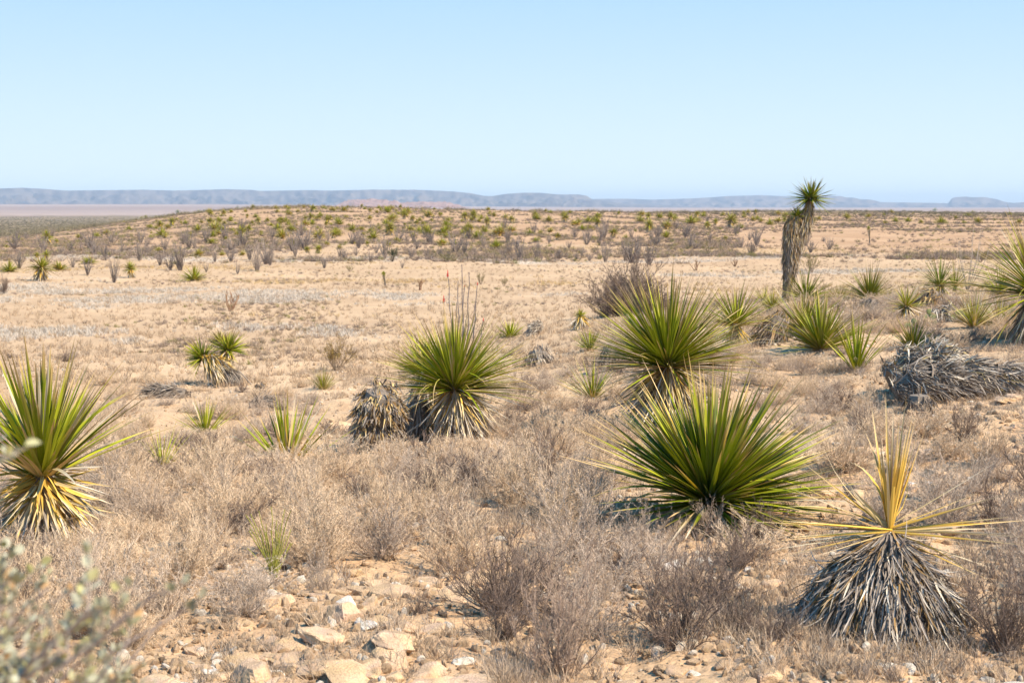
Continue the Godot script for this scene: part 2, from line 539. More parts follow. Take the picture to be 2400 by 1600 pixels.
# ------------------------------------------------------------------ rocks
func rock_mesh(seed_: int, flat: float, tint: Color, fine: int) -> ArrayMesh:
	var r := RandomNumberGenerator.new()
	r.seed = seed_
	var planes := []
	for k in 8:
		var nrm := Vector3(r.randf_range(-1, 1), r.randf_range(-1, 1), r.randf_range(-1, 1)).normalized()
		planes.append([nrm, r.randf_range(0.30, 0.58)])
	planes.append([Vector3(r.randf_range(-0.2, 0.2), 1, r.randf_range(-0.2, 0.2)).normalized(), 0.36])
	planes.append([Vector3(0, -1, 0), 0.36])
	var nz := FastNoiseLite.new()
	nz.seed = seed_
	nz.frequency = 1.4
	nz.fractal_octaves = 3
	var b := Builder.new()
	for face in 6:
		var start := b.v.size()
		for y in fine + 1:
			for x in fine + 1:
				var u := tan((2.0 * x / fine - 1.0) * PI * 0.25)
				var w := tan((2.0 * y / fine - 1.0) * PI * 0.25)
				var dir: Vector3 = [Vector3(1, w, -u), Vector3(-1, w, u), Vector3(u, 1, -w), Vector3(u, -1, w), Vector3(u, w, 1), Vector3(-u, w, -1)][face]
				dir = dir.normalized()
				var d := 0.62
				for p in planes:
					var c: float = dir.dot(p[0])
					if c > 0.02:
						d = minf(d, p[1] / c)
				var q := dir * d
				q += dir * (nz.get_noise_3dv(q * 2.0) * 0.03 + nz.get_noise_3dv(q * 7.0) * 0.012)
				b.v.append(Vector3(q.x, q.y * flat, q.z * 0.8))
				var k := 1.0 + nz.get_noise_3dv(q * 1.1 + Vector3(7, 3, 1)) * 0.30
				b.c.append(Color(tint.r * k, tint.g * k, tint.b * k * (1.0 + nz.get_noise_3dv(q * 0.8) * 0.2)))
		for y in fine:
			for x in fine:
				var p := start + y * (fine + 1) + x
				b.i.append_array([p, p + fine + 1, p + 1, p + 1, p + fine + 1, p + fine + 2])
	return b.mesh(M.rock)

# ------------------------------------------------------------------ ground colour: soil, straw-covered flats, scrub plains, all with ragged borders
func soil_colour(x: float, z: float, r: float) -> Color:
	var a := patch_noise.get_noise_2d(x * 0.35, z * 0.35)
	var s := patch_noise.get_noise_2d(x * 2.3 + 90.0, z * 2.3)
	var col := Color(0.555, 0.378, 0.228).lerp(Color(0.605, 0.445, 0.292), clampf(0.5 + s * 0.9, 0.0, 1.0))
	if r < 26.0:
		var g := fine_noise.get_noise_2d(x * 3.0, z * 3.0)
		col = col.lerp(Color(0.410, 0.255, 0.150), clampf(g * 0.9, 0.0, 0.6))
	if r > 22.0:
		# streaks of bleached straw and yellow grass lying along the valley
		var band := patch_noise.get_noise_2d(x * 0.17 + 33.0, z * 0.62)
		var v := smoothstep(24.0, 40.0, r + a * 12.0) * (1.0 - smoothstep(95.0, 130.0, r + a * 25.0))
		col = col.lerp(Color(0.530, 0.382, 0.248), v * 0.8)
		col = col.lerp(Color(0.540, 0.470, 0.390), v * smoothstep(0.27, 0.52, band + s * 0.5) * 0.7)
		col = col.lerp(Color(0.520, 0.365, 0.200), v * smoothstep(0.22, 0.5, -band + s * 0.5) * 0.6 * smoothstep(45.0, 60.0, r + a * 10.0))
		var speck := 1.0 + 0.16 * fine_noise.get_noise_2d(x * 0.8, z * 1.3) + 0.14 * s
		col = Color(col.r * speck, col.g * speck, col.b * speck)
	if r > 90.0:
		var h := smoothstep(95.0, 130.0, r + a * 25.0)
		col = col.lerp(Color(0.420, 0.270, 0.165).lerp(Color(0.52, 0.345, 0.215), clampf(0.5 + s, 0.0, 1.0)), h * 0.85)
	if r > 250.0:
		var f := smoothstep(300.0, 420.0, r + a * 60.0)
		var scrub := clampf(0.5 + fine_noise.get_noise_2d(x * 0.05, z * 0.02) * 1.3, 0.0, 1.0)
		col = col.lerp(Color(0.200, 0.160, 0.100).lerp(Color(0.340, 0.255, 0.165), scrub), f)
		var g := smoothstep(1700.0, 2500.0, r + a * 500.0)
		var far := clampf(0.5 + patch_noise.get_noise_2d(x * 0.004, z * 0.012) * 1.2, 0.0, 1.0)
		col = col.lerp(Color(0.330, 0.235, 0.190).lerp(Color(0.440, 0.330, 0.275), far), g)
	var pale := Vector2(x - 50.0, (z + 345.0) * 0.6).length()
	col = col.lerp(Color(0.60, 0.45, 0.36), 1.0 - smoothstep(8.0, 14.0, pale + a * 5.0))
	return col

func build_ground() -> void:
	var az := PackedFloat32Array()
	var a := -180.0
	while a < 180.0:
		az.append(deg_to_rad(a))
		a += 0.15 if a >= -24.0 and a < 24.0 else 6.0
	var rings := PackedFloat32Array()
	var r := 0.3
	while r < 12400.0:
		rings.append(r)
		r *= 1.25 if r < 3.0 else 1.0065 if r < 16.0 else 1.016 if r < 300.0 else 1.05
	rings.append(12450.0)
	var b := Builder.new()
	var cols := az.size()
	for k in rings.size():
		for q in cols:
			var x := sin(az[q]) * rings[k]
			var z := -cos(az[q]) * rings[k]
			b.v.append(Vector3(x, ground(x, z), z))
			b.c.append(soil_colour(x, z, rings[k]))
	for k in rings.size():
		for q in cols:
			var e := b.v[k * cols + (q + 1) % cols] - b.v[k * cols + (q + cols - 1) % cols]
			var f := b.v[mini(k + 1, rings.size() - 1) * cols + q] - b.v[maxi(k - 1, 0) * cols + q]
			var nn := e.cross(f).normalized()
			b.n.append(nn if nn.y > 0.0 else -nn)
	for k in rings.size() - 1:
		for q in cols:
			var p := k * cols + q
			var s := k * cols + (q + 1) % cols
			b.i.append_array([p, p + cols, s, s, p + cols, s + cols])
	structure("ground", b.mesh(M.soil))

func ridge_at(table: Array, az: float) -> float:
	for k in table.size() - 1:
		if az <= table[k + 1][0]:
			var t: float = clampf((az - table[k][0]) / (table[k + 1][0] - table[k][0]), 0.0, 1.0)
			return lerpf(table[k][1], table[k + 1][1], t)
	return table[-1][1]

func mountain_range(called: String, table: Array, dist: float, depth: float, foot: float, seed_: int, cliff: float, rock: Color, slope: Color) -> void:
	var nz := FastNoiseLite.new()
	nz.seed = seed_
	nz.frequency = 1.0
	nz.fractal_octaves = 4
	var b := Builder.new()
	var n_az := 620
	var n_d := 44
	var a0: float = table[0][0]
	var a1: float = table[-1][0]
	for k in n_d + 1:
		var t := float(k) / n_d
		for q in n_az + 1:
			var az := lerpf(a0, a1, float(q) / n_az)
			var h := ridge_at(table, az) - foot
			var gully := nz.get_noise_2d(az * 42.0 + nz.get_noise_2d(az * 18.0, t * 2.0) * 0.8, t * 1.1)
			var gully2 := nz.get_noise_2d(az * 120.0, t * 2.5 + 9.0)
			var up := clampf(t / 0.72, 0.0, 1.0)
			var shape := lerpf(up * up * 0.8 + up * 0.2, smoothstep(0.0, 1.0, up), 0.35)
			if cliff > 0.0:
				shape = lerpf(shape, up * 0.55 + 0.45 * smoothstep(0.86, 0.93, up), cliff)
			shape += (absf(gully) - 0.22) * 1.1 * up * (1.0 - up) * 2.0 + gully2 * 0.22 * up * (1.0 - up) * 2.0
			if t > 0.72:
				shape = 1.0 - (t - 0.72) * 1.5
			var d := dist + depth * (t - 0.72)
			b.v.append(Vector3(sin(az) * d, EYE + foot + h * shape, -cos(az) * d))
			var m := clampf(0.5 + gully2 * 1.6 + gully * 0.8, 0.0, 1.0)
			b.c.append(slope.lerp(rock, m))
	for k in n_d + 1:
		for q in n_az + 1:
			var e := b.v[k * (n_az + 1) + mini(q + 1, n_az)] - b.v[k * (n_az + 1) + maxi(q - 1, 0)]
			var f := b.v[mini(k + 1, n_d) * (n_az + 1) + q] - b.v[maxi(k - 1, 0) * (n_az + 1) + q]
			var nn := e.cross(f).normalized()
			b.n.append(nn if nn.y > 0.0 else -nn)
	for k in n_d:
		for q in n_az:
			var p := k * (n_az + 1) + q
			b.i.append_array([p, p + n_az + 1, p + 1, p + 1, p + n_az + 1, p + n_az + 2])
	structure(called, b.mesh(M.far))

func red_hill(az: float, dist: float, wide: float, high: float, seed_: int, label: String) -> void:
	var nz := FastNoiseLite.new()
	nz.seed = seed_
	nz.frequency = 1.0
	nz.fractal_octaves = 4
	var b := Builder.new()
	var n := 40
	for y in n + 1:
		for x in n + 1:
			var u := 2.0 * x / n - 1.0
			var w := 2.0 * y / n - 1.0
			var d := sqrt(u * u + w * w) + nz.get_noise_2d(u * 2.0, w * 2.0) * 0.25
			var h := (1.0 - smoothstep(0.25, 1.0, d)) * (0.8 + nz.get_noise_2d(u * 5.0, w * 5.0) * 0.35)
			b.v.append(Vector3(u * wide, h * high - 4.0, w * wide * 0.8))
			b.c.append(Color(0.215, 0.115, 0.085).lerp(Color(0.31, 0.195, 0.15), clampf(0.5 + nz.get_noise_2d(u * 8.0, w * 8.0 + h * 5.0), 0.0, 1.0)))
	for y in n:
		for x in n:
			var p := y * (n + 1) + x
			b.i.append_array([p, p + n + 1, p + 1, p + 1, p + n + 1, p + n + 2])
	var o := structure("hill" if not used.has("hill") else numbered("hill"), b.mesh(M.far))
	used["hill"] = used.get("hill", 0)
	o.set_meta("label", label)
	o.position = Vector3(sin(az) * dist, base_height(sin(az) * dist, -cos(az) * dist), -cos(az) * dist)

# ------------------------------------------------------------------ hero plants
func stem(b: Builder, r: RandomNumberGenerator, pts: PackedVector3Array, radii: PackedFloat32Array, col: Color) -> void:
	lathe(b, pts, radii, col, 12, 0.10, r)

# A yucca whose blades are parts: spec keys count, length, width, height, lean, mix, skirt, skirt_len, skirt_mix, low_mix, flare
func big_yucca(called: String, label: String, category: String, seed_: int, x: float, z: float, s: Dictionary) -> Node3D:
	var r := RandomNumberGenerator.new()
	r.seed = seed_
	var at := on_ground(x, z)
	var o := thing(called, label, category, at, s.get("group", ""))
	var lean: Vector3 = s.get("lean", Vector3.ZERO)
	var top := Vector3(lean.x, s.height, lean.z)
	var axis: Vector3 = s.get("axis", Vector3(lean.x, 1.4, lean.z)).normalized()
	var b := Builder.new()
	var rad: float = s.get("radius", 0.09)
	stem(b, r, PackedVector3Array([Vector3(0, -0.12, 0), top * 0.35, top * 0.7, top + axis * 0.03]), PackedFloat32Array([rad * 1.3, rad * 1.15, rad, rad * 0.5]), Color(0.21, 0.165, 0.125))
	part("stem", b.mesh(M.dry), o)
	head(r, o, null, "leaf", top, axis, s.count, s.length, s.width, s.get("th0", 0.04), s.get("th1", 1.62), s.mix, 0.0, 0.3, s.get("spread", 0.62), s.get("core", 0.05), 7, s.get("outer", {}))
	if s.get("inner", 0) > 0:
		var f := Builder.new()
		head(r, null, f, "", top, axis, s.inner, s.length * 0.96, s.width * 0.85, s.get("th0", 0.04), s.get("th1", 1.62), s.mix, 0.0, 0.2, s.get("spread", 0.62), s.get("core", 0.05), 6, s.get("outer", {}))
		part("inner_leaves", f.mesh(M.leaf), o, true)
	if s.get("skirt", 0) > 0:
		thatch(r, o, null, "dead_leaf", Vector3(0, s.get("skirt_from", 0.16), 0), top, rad * 1.2, rad * 0.9, s.skirt, s.skirt_len, s.get("skirt_width", s.width), s.skirt_mix, s.get("flare0", 0.5), s.get("flare1", 0.75), s.get("curl", 0.3), s.get("low_mix", {}))
		var k := Builder.new()
		thatch(r, null, k, "", Vector3(0, s.get("skirt_from", 0.16) * 0.6, 0), top - Vector3(0, 0.04, 0), rad * 1.5, rad * 1.0, s.skirt * 2, s.skirt_len * 0.8, s.get("skirt_width", s.width) * 0.75, s.skirt_mix, s.get("flare0", 0.5), s.get("flare1", 0.75) * 0.9, s.get("curl", 0.3), s.get("low_mix", {}))
		part("under_skirt", k.mesh(M.dry), o, true)
	return o

# A smaller yucca or sotol: foliage joined, stem and skirt as parts
func small_yucca(called: String, label: String, category: String, seed_: int, x: float, z: float, h: float, w: float, s: Dictionary) -> Node3D:
	var r := RandomNumberGenerator.new()
	r.seed = seed_
	var o := thing(called, label, category, on_ground(x, z), s.get("group", ""))
	var core: float = s.get("stem", 0.2) * h
	var lean: Vector3 = s.get("lean", Vector3.ZERO)
	var top := Vector3(lean.x, core, lean.z)
	var axis := Vector3(lean.x, 1.0, lean.z).normalized()
	var length: float = maxf(h - core, w * 0.5) * s.get("reach", 1.55)
	var f := Builder.new()
	for q in s.get("heads", 1):
		var p := top
		if q > 0:
			p += Vector3(r.randf_range(-0.22, 0.22) * w, r.randf_range(-0.06, 0.06) * h, r.randf_range(-0.2, 0.2) * w)
		head(r, null, f, "", p, axis, s.get("count", 110), length, s.get("width", 0.026), 0.04, s.get("th1", 1.5), s.mix, 0.0, s.get("bend", 0.35), s.get("spread", 0.6), 0.04, 5, s.get("outer", {}))
	part("foliage", f.mesh(M.leaf), o, true)
	if core > 0.12:
		var b := Builder.new()
		stem(b, r, PackedVector3Array([Vector3(0, -0.1, 0), top * 0.5, top]), PackedFloat32Array([0.11, 0.09, 0.06]), Color(0.21, 0.165, 0.125))
		part("stem", b.mesh(M.dry), o)
	if s.get("skirt", 0) > 0:
		var k := Builder.new()
		thatch(r, null, k, "", Vector3(0, core * 0.3, 0), top, 0.10, 0.06, s.skirt, s.get("skirt_len", core * 0.9), s.get("skirt_width", 0.026), s.get("skirt_mix", {"straw": 3, "gold": 2, "pale": 1}), 0.6, s.get("flare", 0.8), 0.3, s.get("low_mix", {"grey": 3, "straw": 2}))
		part("skirt", k.mesh(M.dry), o, true)
	return o

# A dead shaggy stem: lumps of old blades over a core, along a path
func dead_stem(called: String, label: String, category: String, seed_: int, at: Vector3, path: PackedVector3Array, radii: PackedFloat32Array, count: int, blade: float, width: float, mix: Dictionary, sweep: Vector3, group := "", outward := 0.30) -> Node3D:
	var r := RandomNumberGenerator.new()
	r.seed = seed_
	var o := thing(called, label, category, at, group)
	var b := Builder.new()
	for k in path.size() - 1:
		tube(b, PackedVector3Array([path[k], path[k + 1]]), radii[k] * 0.86, radii[k + 1] * 0.86, Color(0.19, 0.155, 0.125), Color(0.21, 0.17, 0.135), 12)
	for e in [0, path.size() - 1]:
		var sph := b.v.size()
		b.v.append(path[e] + Vector3.UP * 0.02)
		b.c.append(Color(0.21, 0.17, 0.135))
		var ring := 0 if e == 0 else (path.size() - 2) * 24 + 12
		for q in 12:
			b.i.append_array([sph, ring + q, ring + (q + 1) % 12])
	part("core", b.mesh(M.dry), o)
	var f := Builder.new()
	for k in count:
		var t := r.randf() * (path.size() - 1)
		var k0 := mini(int(t), path.size() - 2)
		var p := path[k0].lerp(path[k0 + 1], t - k0)
		var rad := lerpf(radii[k0], radii[k0 + 1], t - k0) * (1.0 + 0.22 * sin(t * 9.0 + seed_))
		var axis := (path[k0 + 1] - path[k0]).normalized()
		var out := polar(axis, PI * 0.5, r.randf() * TAU)
		if out.y < -0.5:
			out = -out
		if t > path.size() - 1.25 and r.randf() < 0.5:
			out = (out + axis * r.randf_range(0.3, 1.5)).normalized()
		var dir := (out * outward + (sweep + Vector3.DOWN * (0.35 if absf(axis.y) < 0.7 else 0.8)) + Vector3(r.randf_range(-0.55, 0.55), r.randf_range(-0.45, 0.45), r.randf_range(-0.55, 0.55))).normalized()
		var xf := leaf_frame(p + out * rad * r.randf_range(0.85, 1.0), dir, out)
		xf.basis = xf.basis * Basis(Vector3.UP, r.randf_range(-1.2, 1.2))
		add_leaf(f, xf, blade * r.randf_range(0.5, 1.15), width * r.randf_range(0.7, 1.2), r.randf_range(-0.2, 0.6), choose(r, mix), r.randf_range(0.6, 1.25), 4, r.randf_range(-1, 1))
	part("dead_leaves", f.mesh(M.dry), o, true)
	return o

func ocotillo(called: String, label: String, seed_: int, x: float, z: float, canes: Array, flowers: Dictionary, col: Color, rad: float) -> void:
	var r := RandomNumberGenerator.new()
	r.seed = seed_
	var o := thing(called, label, "shrub", on_ground(x, z))
	for k in canes.size():
		var tip: Vector3 = canes[k]
		var b := Builder.new()
		var pts := PackedVector3Array()
		var sag := Vector3(tip.x * 0.25, 0, tip.z * 0.25) + Vector3(r.randf_range(-0.05, 0.05), 0, r.randf_range(-0.05, 0.05))
		for q in 13:
			var t := q / 12.0
			pts.append(tip * t + sag * sin(t * PI) * 0.6 + Vector3(r.randf_range(-1, 1), 0, r.randf_range(-1, 1)) * 0.012 - Vector3(0, 0.05 * (1.0 - t), 0))
		tube(b, pts, rad * 1.3, rad * 0.6, col, col * 1.25, 5)
		for q in 70:
			var t := r.randf() * 12.0
			var k0 := mini(int(t), 11)
			sliver(b, r, pts[k0].lerp(pts[k0 + 1], t - k0), Vector3(r.randf_range(-1, 1), r.randf_range(-0.2, 0.6), r.randf_range(-1, 1)).normalized(), r.randf_range(0.015, 0.03), 0.005, col * 1.3)
		var cane := part("cane", b.mesh(M.twig), o)
		if flowers.has(k):
			var size: float = flowers[k]
			var f := Builder.new()
			for q in 46:
				var t := r.randf()
				var p := pts[12] + Vector3(0, (t - 0.25) * size, 0)
				sliver(f, r, p, Vector3(r.randf_range(-1, 1), r.randf_range(0.2, 1.2), r.randf_range(-1, 1)).normalized(), size * 0.34 * (1.1 - t), size * 0.10, Color.WHITE)
			part("flower_cluster", f.mesh(M.bloom), cane)

func prickly_pear(label: String, seed_: int, x: float, z: float, scale_: float, pads: Array) -> void:
	var r := RandomNumberGenerator.new()
	r.seed = seed_
	var o := thing("prickly_pear", label, "cactus", on_ground(x, z), "prickly pears among the yuccas")
	for p in pads:
		var b := Builder.new()
		for y in 9:
			var t := y / 8.0 * PI
			for q in 14:
				var a := TAU * q / 14
				var v := Vector3(sin(t) * cos(a) * 0.5, -cos(t) * 0.58 + 0.5, sin(t) * sin(a) * 0.13)
				v.x *= lerpf(0.72, 1.05, v.y)
				b.v.append(v)
				var col := Color(0.13, 0.155, 0.06).lerp(Color(0.30, 0.16, 0.09), smoothstep(0.72, 1.0, v.y) * r.randf_range(0.3, 1.0))
				b.c.append(col * r.randf_range(0.8, 1.2))
		for y in 8:
			for q in 14:
				var k := y * 14 + q
				var s := y * 14 + (q + 1) % 14
				b.i.append_array([k, k + 14, s, s, k + 14, s + 14])
		var m := part("pad", b.mesh(M.pad), o)
		m.transform = Transform3D(Basis.from_euler(Vector3(p[4], p[3], p[2])) * Basis.from_scale(Vector3.ONE * scale_ * p[5]), Vector3(p[0], p[1], r.randf_range(-0.2, 0.2)) * scale_)

func tall_yucca() -> void:
	var r := RandomNumberGenerator.new()
	r.seed = 404
	var at := on_ground(7.154, -37.075)
	var o := thing("tree_yucca", "tall tree yucca with shaggy grey trunk and spiky green head against the sky", "yucca", at)
	mark("the tall tree yucca", at)
	var k := 36.0 / 3333.0 * 0.34014
	var pt := func(zx: float, zy: float) -> Vector3: return Vector3((zx - 728.0) * k, (967.0 - zy) * k, 0)
	var trunk := PackedVector3Array([pt.call(728, 985), pt.call(735, 880), pt.call(752, 760), pt.call(762, 620), pt.call(766, 500), pt.call(772, 430), pt.call(790, 372)])
	var b := Builder.new()
	lathe(b, trunk, PackedFloat32Array([0.12, 0.12, 0.16, 0.19, 0.19, 0.17, 0.07]), Color(0.21, 0.165, 0.125), 14, 0.12, r)
	part("trunk", b.mesh(M.dry), o)
	var arm := PackedVector3Array([pt.call(790, 540), pt.call(842, 440), pt.call(872, 345), pt.call(893, 250)])
	var c := Builder.new()
	lathe(c, arm, PackedFloat32Array([0.15, 0.13, 0.10, 0.06]), Color(0.21, 0.165, 0.12), 10, 0.12, r)
	part("branch", c.mesh(M.dry), o)
	var t := Builder.new()
	var old := {"brown": 6, "grey": 3, "dark": 4, "straw": 1}
	for q in trunk.size() - 2:
		thatch(r, null, t, "", trunk[q + 1], trunk[q + 2], [0.11, 0.16, 0.21, 0.22, 0.22, 0.18][q], [0.16, 0.21, 0.22, 0.22, 0.18, 0.1][q], 560 if q > 0 else 160, 0.28, 0.020, old if q < 3 else {"brown": 6, "straw": 3, "grey": 2, "dark": 1}, 0.14, 0.24, 0.3)
	part("thatch", t.mesh(M.dry), o, true)
	var t2 := Builder.new()
	for q in 3:
		thatch(r, null, t2, "", arm[q], arm[q + 1], [0.15, 0.14, 0.10][q], [0.14, 0.10, 0.06][q], 260, 0.38, 0.024, {"brown": 4, "straw": 4, "grey": 2, "pale": 1, "gold": 1 if q == 2 else 0}, 0.2, 0.35, 0.25)
	var skirt := part("thatch", t2.mesh(M.dry), o, true)
	skirt.name = "branch_thatch"
	var h := Builder.new()
	head(r, null, h, "", pt.call(893, 235), Vector3(0.08, 1, 0.12).normalized(), 170, 0.66, 0.045, 0.05, 1.95, {"deep": 5, "green": 4, "lime": 1}, 0.0, 0.12, 0.68, 0.05, 5)
	part("crown", h.mesh(M.leaf), o)
	var h2 := Builder.new()
	head(r, null, h2, "", pt.call(800, 362), Vector3(-0.1, 1, 0.5).normalized(), 60, 0.32, 0.036, 0.05, 1.6, {"lime": 4, "green": 2, "straw": 1}, 0.0, 0.2, 0.68, 0.04, 5)
	var side := part("crown", h2.mesh(M.leaf), o)
	side.name = "side_crown"

func leaning_yucca() -> void:
	var r := RandomNumberGenerator.new()
	r.seed = 515
	var at := on_ground(-5.222, -26.382)
	var o := thing("leaning_yucca", "leaning yucca with two green heads over one grey thatched stem, alone on bare ground", "yucca", at)
	mark("the two-headed leaning yucca", at)
	var k := 27.4 / 3333.0 * 0.1276
	var pt := func(zx: float, zy: float, dz := 0.0) -> Vector3: return Vector3((zx - 1137.0) * k, (1254.0 - zy) * k, dz)
	var path := PackedVector3Array([pt.call(1180, 1290), pt.call(1120, 1080), pt.call(980, 900), pt.call(780, 800), pt.call(620, 740)])
	var b := Builder.new()
	for q in 4:
		tube(b, PackedVector3Array([path[q], path[q + 1]]), [0.08, 0.10, 0.10, 0.08][q], [0.10, 0.10, 0.08, 0.05][q], Color(0.09, 0.078, 0.07), Color(0.12, 0.1, 0.08), 10)
	tube(b, PackedVector3Array([pt.call(980, 900), pt.call(1010, 720), pt.call(1070, 590)]), 0.08, 0.05, Color(0.12, 0.1, 0.08), Color(0.14, 0.11, 0.08), 9)
	part("stem", b.mesh(M.dry), o)
	var t := Builder.new()
	thatch(r, null, t, "", path[1], path[2], 0.10, 0.11, 800, 0.34, 0.022, {"grey": 6, "dark": 3}, 0.4, 0.4, 0.2)
	thatch(r, null, t, "", path[2], path[3], 0.10, 0.10, 800, 0.40, 0.022, {"grey": 6, "dark": 2, "brown": 1}, 0.3, 0.3, 0.2)
	part("grey_thatch", t.mesh(M.dry), o, true)
	var g := Builder.new()
	thatch(r, null, g, "", path[3] + Vector3(0.1, 0.05, 0.16), path[4] + Vector3(0, 0, 0.06), 0.10, 0.06, 420, 0.50, 0.028, {"gold": 4, "straw": 4, "pale": 1}, 0.35, 0.5, 0.25)
	thatch(r, null, g, "", pt.call(1020, 680), pt.call(1070, 600), 0.07, 0.05, 220, 0.30, 0.028, {"gold": 3, "straw": 4, "pale": 2}, 0.35, 0.6, 0.25)
	part("golden_skirt", g.mesh(M.dry), o, true)
	var h := Builder.new()
	head(r, null, h, "", pt.call(590, 720), Vector3(-0.55, 0.8, 0.45).normalized(), 130, 0.50, 0.026, 0.05, 1.6, {"green": 4, "lime": 4, "olive": 1}, 0.0, 0.15, 0.6, 0.04, 5)
	part("crown", h.mesh(M.leaf), o)
	var h2 := Builder.new()
	head(r, null, h2, "", pt.call(1072, 575), Vector3(0.25, 0.95, 0.25).normalized(), 140, 0.50, 0.026, 0.05, 1.6, {"green": 3, "lime": 5, "olive": 1}, 0.0, 0.15, 0.6, 0.04, 5)
	head(r, null, h2, "", pt.call(880, 440, -0.25), Vector3(-0.2, 0.95, -0.3).normalized(), 70, 0.30, 0.022, 0.05, 1.5, {"olive": 4, "brown": 3, "straw": 2}, 0.0, 0.3, 0.6, 0.04, 5)
	part("crown", h2.mesh(M.leaf), o)
	var d := Builder.new()
	tube(d, PackedVector3Array([pt.call(1240, 960), pt.call(1390, 1130), pt.call(1520, 1285)]), 0.010, 0.014, Color(0.3, 0.26, 0.22), Color(0.22, 0.18, 0.15), 5)
	part("old_flower_stalk", d.mesh(M.twig), o)

# ------------------------------------------------------------------
func _ready() -> void:
	# camera
	var cam := Camera3D.new()
	cam.name = "camera"
	cam.position = Vector3(0, EYE, 0)
	cam.rotation_degrees = Vector3(-5.3478, 0, 0)
	cam.near = 0.1
	cam.far = 40000.0
	var lens := CameraAttributesPhysical.new()
	lens.frustum_focal_length = 50.0
	lens.frustum_focus_distance = 11.5
	lens.exposure_aperture = 7.1
	lens.frustum_near = 0.1
	lens.frustum_far = 40000.0
	cam.attributes = lens
	cam.fov = 26.9941
	add_child(cam)
	cam.current = true
	# sky, exposure, haze
	var sky_mat := ProceduralSkyMaterial.new()
	sky_mat.sky_top_color = Color(0.16, 0.67, 1.0)
	sky_mat.sky_horizon_color = Color(0.945, 1.0, 1.0)
	sky_mat.sky_curve = 0.15
	sky_mat.ground_bottom_color = Color(0.62, 0.53, 0.45)
	sky_mat.ground_horizon_color = Color(0.80, 0.80, 0.82)
	sky_mat.sun_angle_max = 4.0
	var sky := Sky.new()
	sky.sky_material = sky_mat
	var env := Environment.new()
	env.background_mode = Environment.BG_SKY
	env.background_energy_multiplier = 0.56
	env.sky = sky
	env.tonemap_mode = Environment.TONE_MAPPER_LINEAR
	env.tonemap_exposure = 1.92
	env.sdfgi_enabled = true
	env.ssao_enabled = true
	env.ssil_enabled = true
	env.fog_enabled = true
	env.fog_density = 0.0001
	env.fog_light_color = Color(0.82, 0.91, 1.0)
	var world := WorldEnvironment.new()
	world.name = "world_environment"
	world.environment = env
	add_child(world)
	# sun: high, from the right and behind the camera
	var sun := DirectionalLight3D.new()
	sun.name = "sun"
	sun.light_energy = 1.6
	sun.light_color = Color(1.0, 0.94, 0.85)
	sun.light_angular_distance = 0.5
	sun.shadow_enabled = true
	add_child(sun)
	sun.look_at_from_position(Vector3(0.56, 0.74, 0.37) * 50.0, Vector3.ZERO)

	bump_noise.seed = 4
	bump_noise.frequency = 0.5
	bump_noise.fractal_octaves = 3
	patch_noise.seed = 21
	patch_noise.frequency = 0.06
	patch_noise.fractal_octaves = 4
	fine_noise.seed = 8
	fine_noise.frequency = 0.5
	fine_noise.fractal_octaves = 4
	make_materials()

	# ---- setting
	build_ground()
	mountain_range("mountains", [[-0.4958, 79.8], [-0.4223, 105.1], [-0.3706, 97.3], [-0.3438, 118.8], [-0.3302, 123.2], [-0.3166, 117.3], [-0.3028, 107.4], [-0.2748, 110.9], [-0.2521, 114.2], [-0.2320, 109.5], [-0.1971, 118.4], [-0.1854, 115.9], [-0.1736, 108.1], [-0.1439, 114.0], [-0.1260, 111.6], [-0.0989, 117.4], [-0.0687, 117.7], [-0.0535, 112.4], [-0.0414, 107.0], [-0.0292, 96.1], [-0.0201, 79.8], [-0.0140, 77.1], [-0.0049, 90.7], [0.0073, 98.9], [0.0195, 98.9], [0.0317, 87.9], [0.0469, 87.9], [0.0523, 79.7], [0.0560, 57.9], [0.0742, 33.3], [0.1165, 11.5], [0.1584, 0.6]], 9000.0, 2600.0, 4.0, 61, 0.12, Color(0.075, 0.062, 0.056), Color(0.17, 0.130, 0.105))
	mountain_range("mountains_far", [[-0.0839, 0.8], [-0.0232, 32.6], [0.0378, 61.2], [0.0560, 69.1], [0.0802, 70.6], [0.0984, 64.1], [0.1284, 73.4], [0.1523, 90.5], [0.1731, 94.8], [0.1878, 88.3], [0.1966, 78.8], [0.2054, 78.7], [0.2112, 87.9], [0.2170, 90.9], [0.2257, 89.2], [0.2301, 78.3], [0.2350, 76.6], [0.2388, 65.7], [0.2459, 62.5], [0.2503, 53.2], [0.2523, 43.9], [0.2744, 40.6], [0.2969, 35.8], [0.2985, 67.7], [0.3007, 78.3], [0.3079, 82.7], [0.3112, 78.0], [0.3195, 79.3], [0.3272, 64.1], [0.3332, 42.9], [0.3381, 36.8], [0.3441, 42.7], [0.3623, 54.3], [0.3887, 36.1], [0.4347, 58.5], [0.5073, 36.9]], 10500.0, 2200.0, 0.0, 62, 0.55, Color(0.085, 0.068, 0.060), Color(0.18, 0.135, 0.11))
	red_hill(-0.0985, 4600.0, 150.0, 32.0, 71, "low red hill standing before the blue mountains")
	red_hill(-0.059, 4800.0, 165.0, 26.0, 72, "flatter red hill beside the first red hill")
	far_plants()
	hero_plants()
	middle_plants()
	brush_plants()
	rocks()
	ground_cover()
	near_shrub()

func sized(h: float, low: float, high: float) -> String:
	return "small " if h < low else "large " if h > high else "middling "

func hill_zone(x: float, z: float) -> String:
	var d := sqrt(x * x + z * z)
	if d < 100.0:
		return " out on the valley flats"
	if x > d * 0.11:
		return " on the far plateau" if d > 190.0 else " at the plateau's near foot"
	return " low on the hillside" if d < 140.0 else " halfway up the hillside" if d < 205.0 else " along the hill crest"

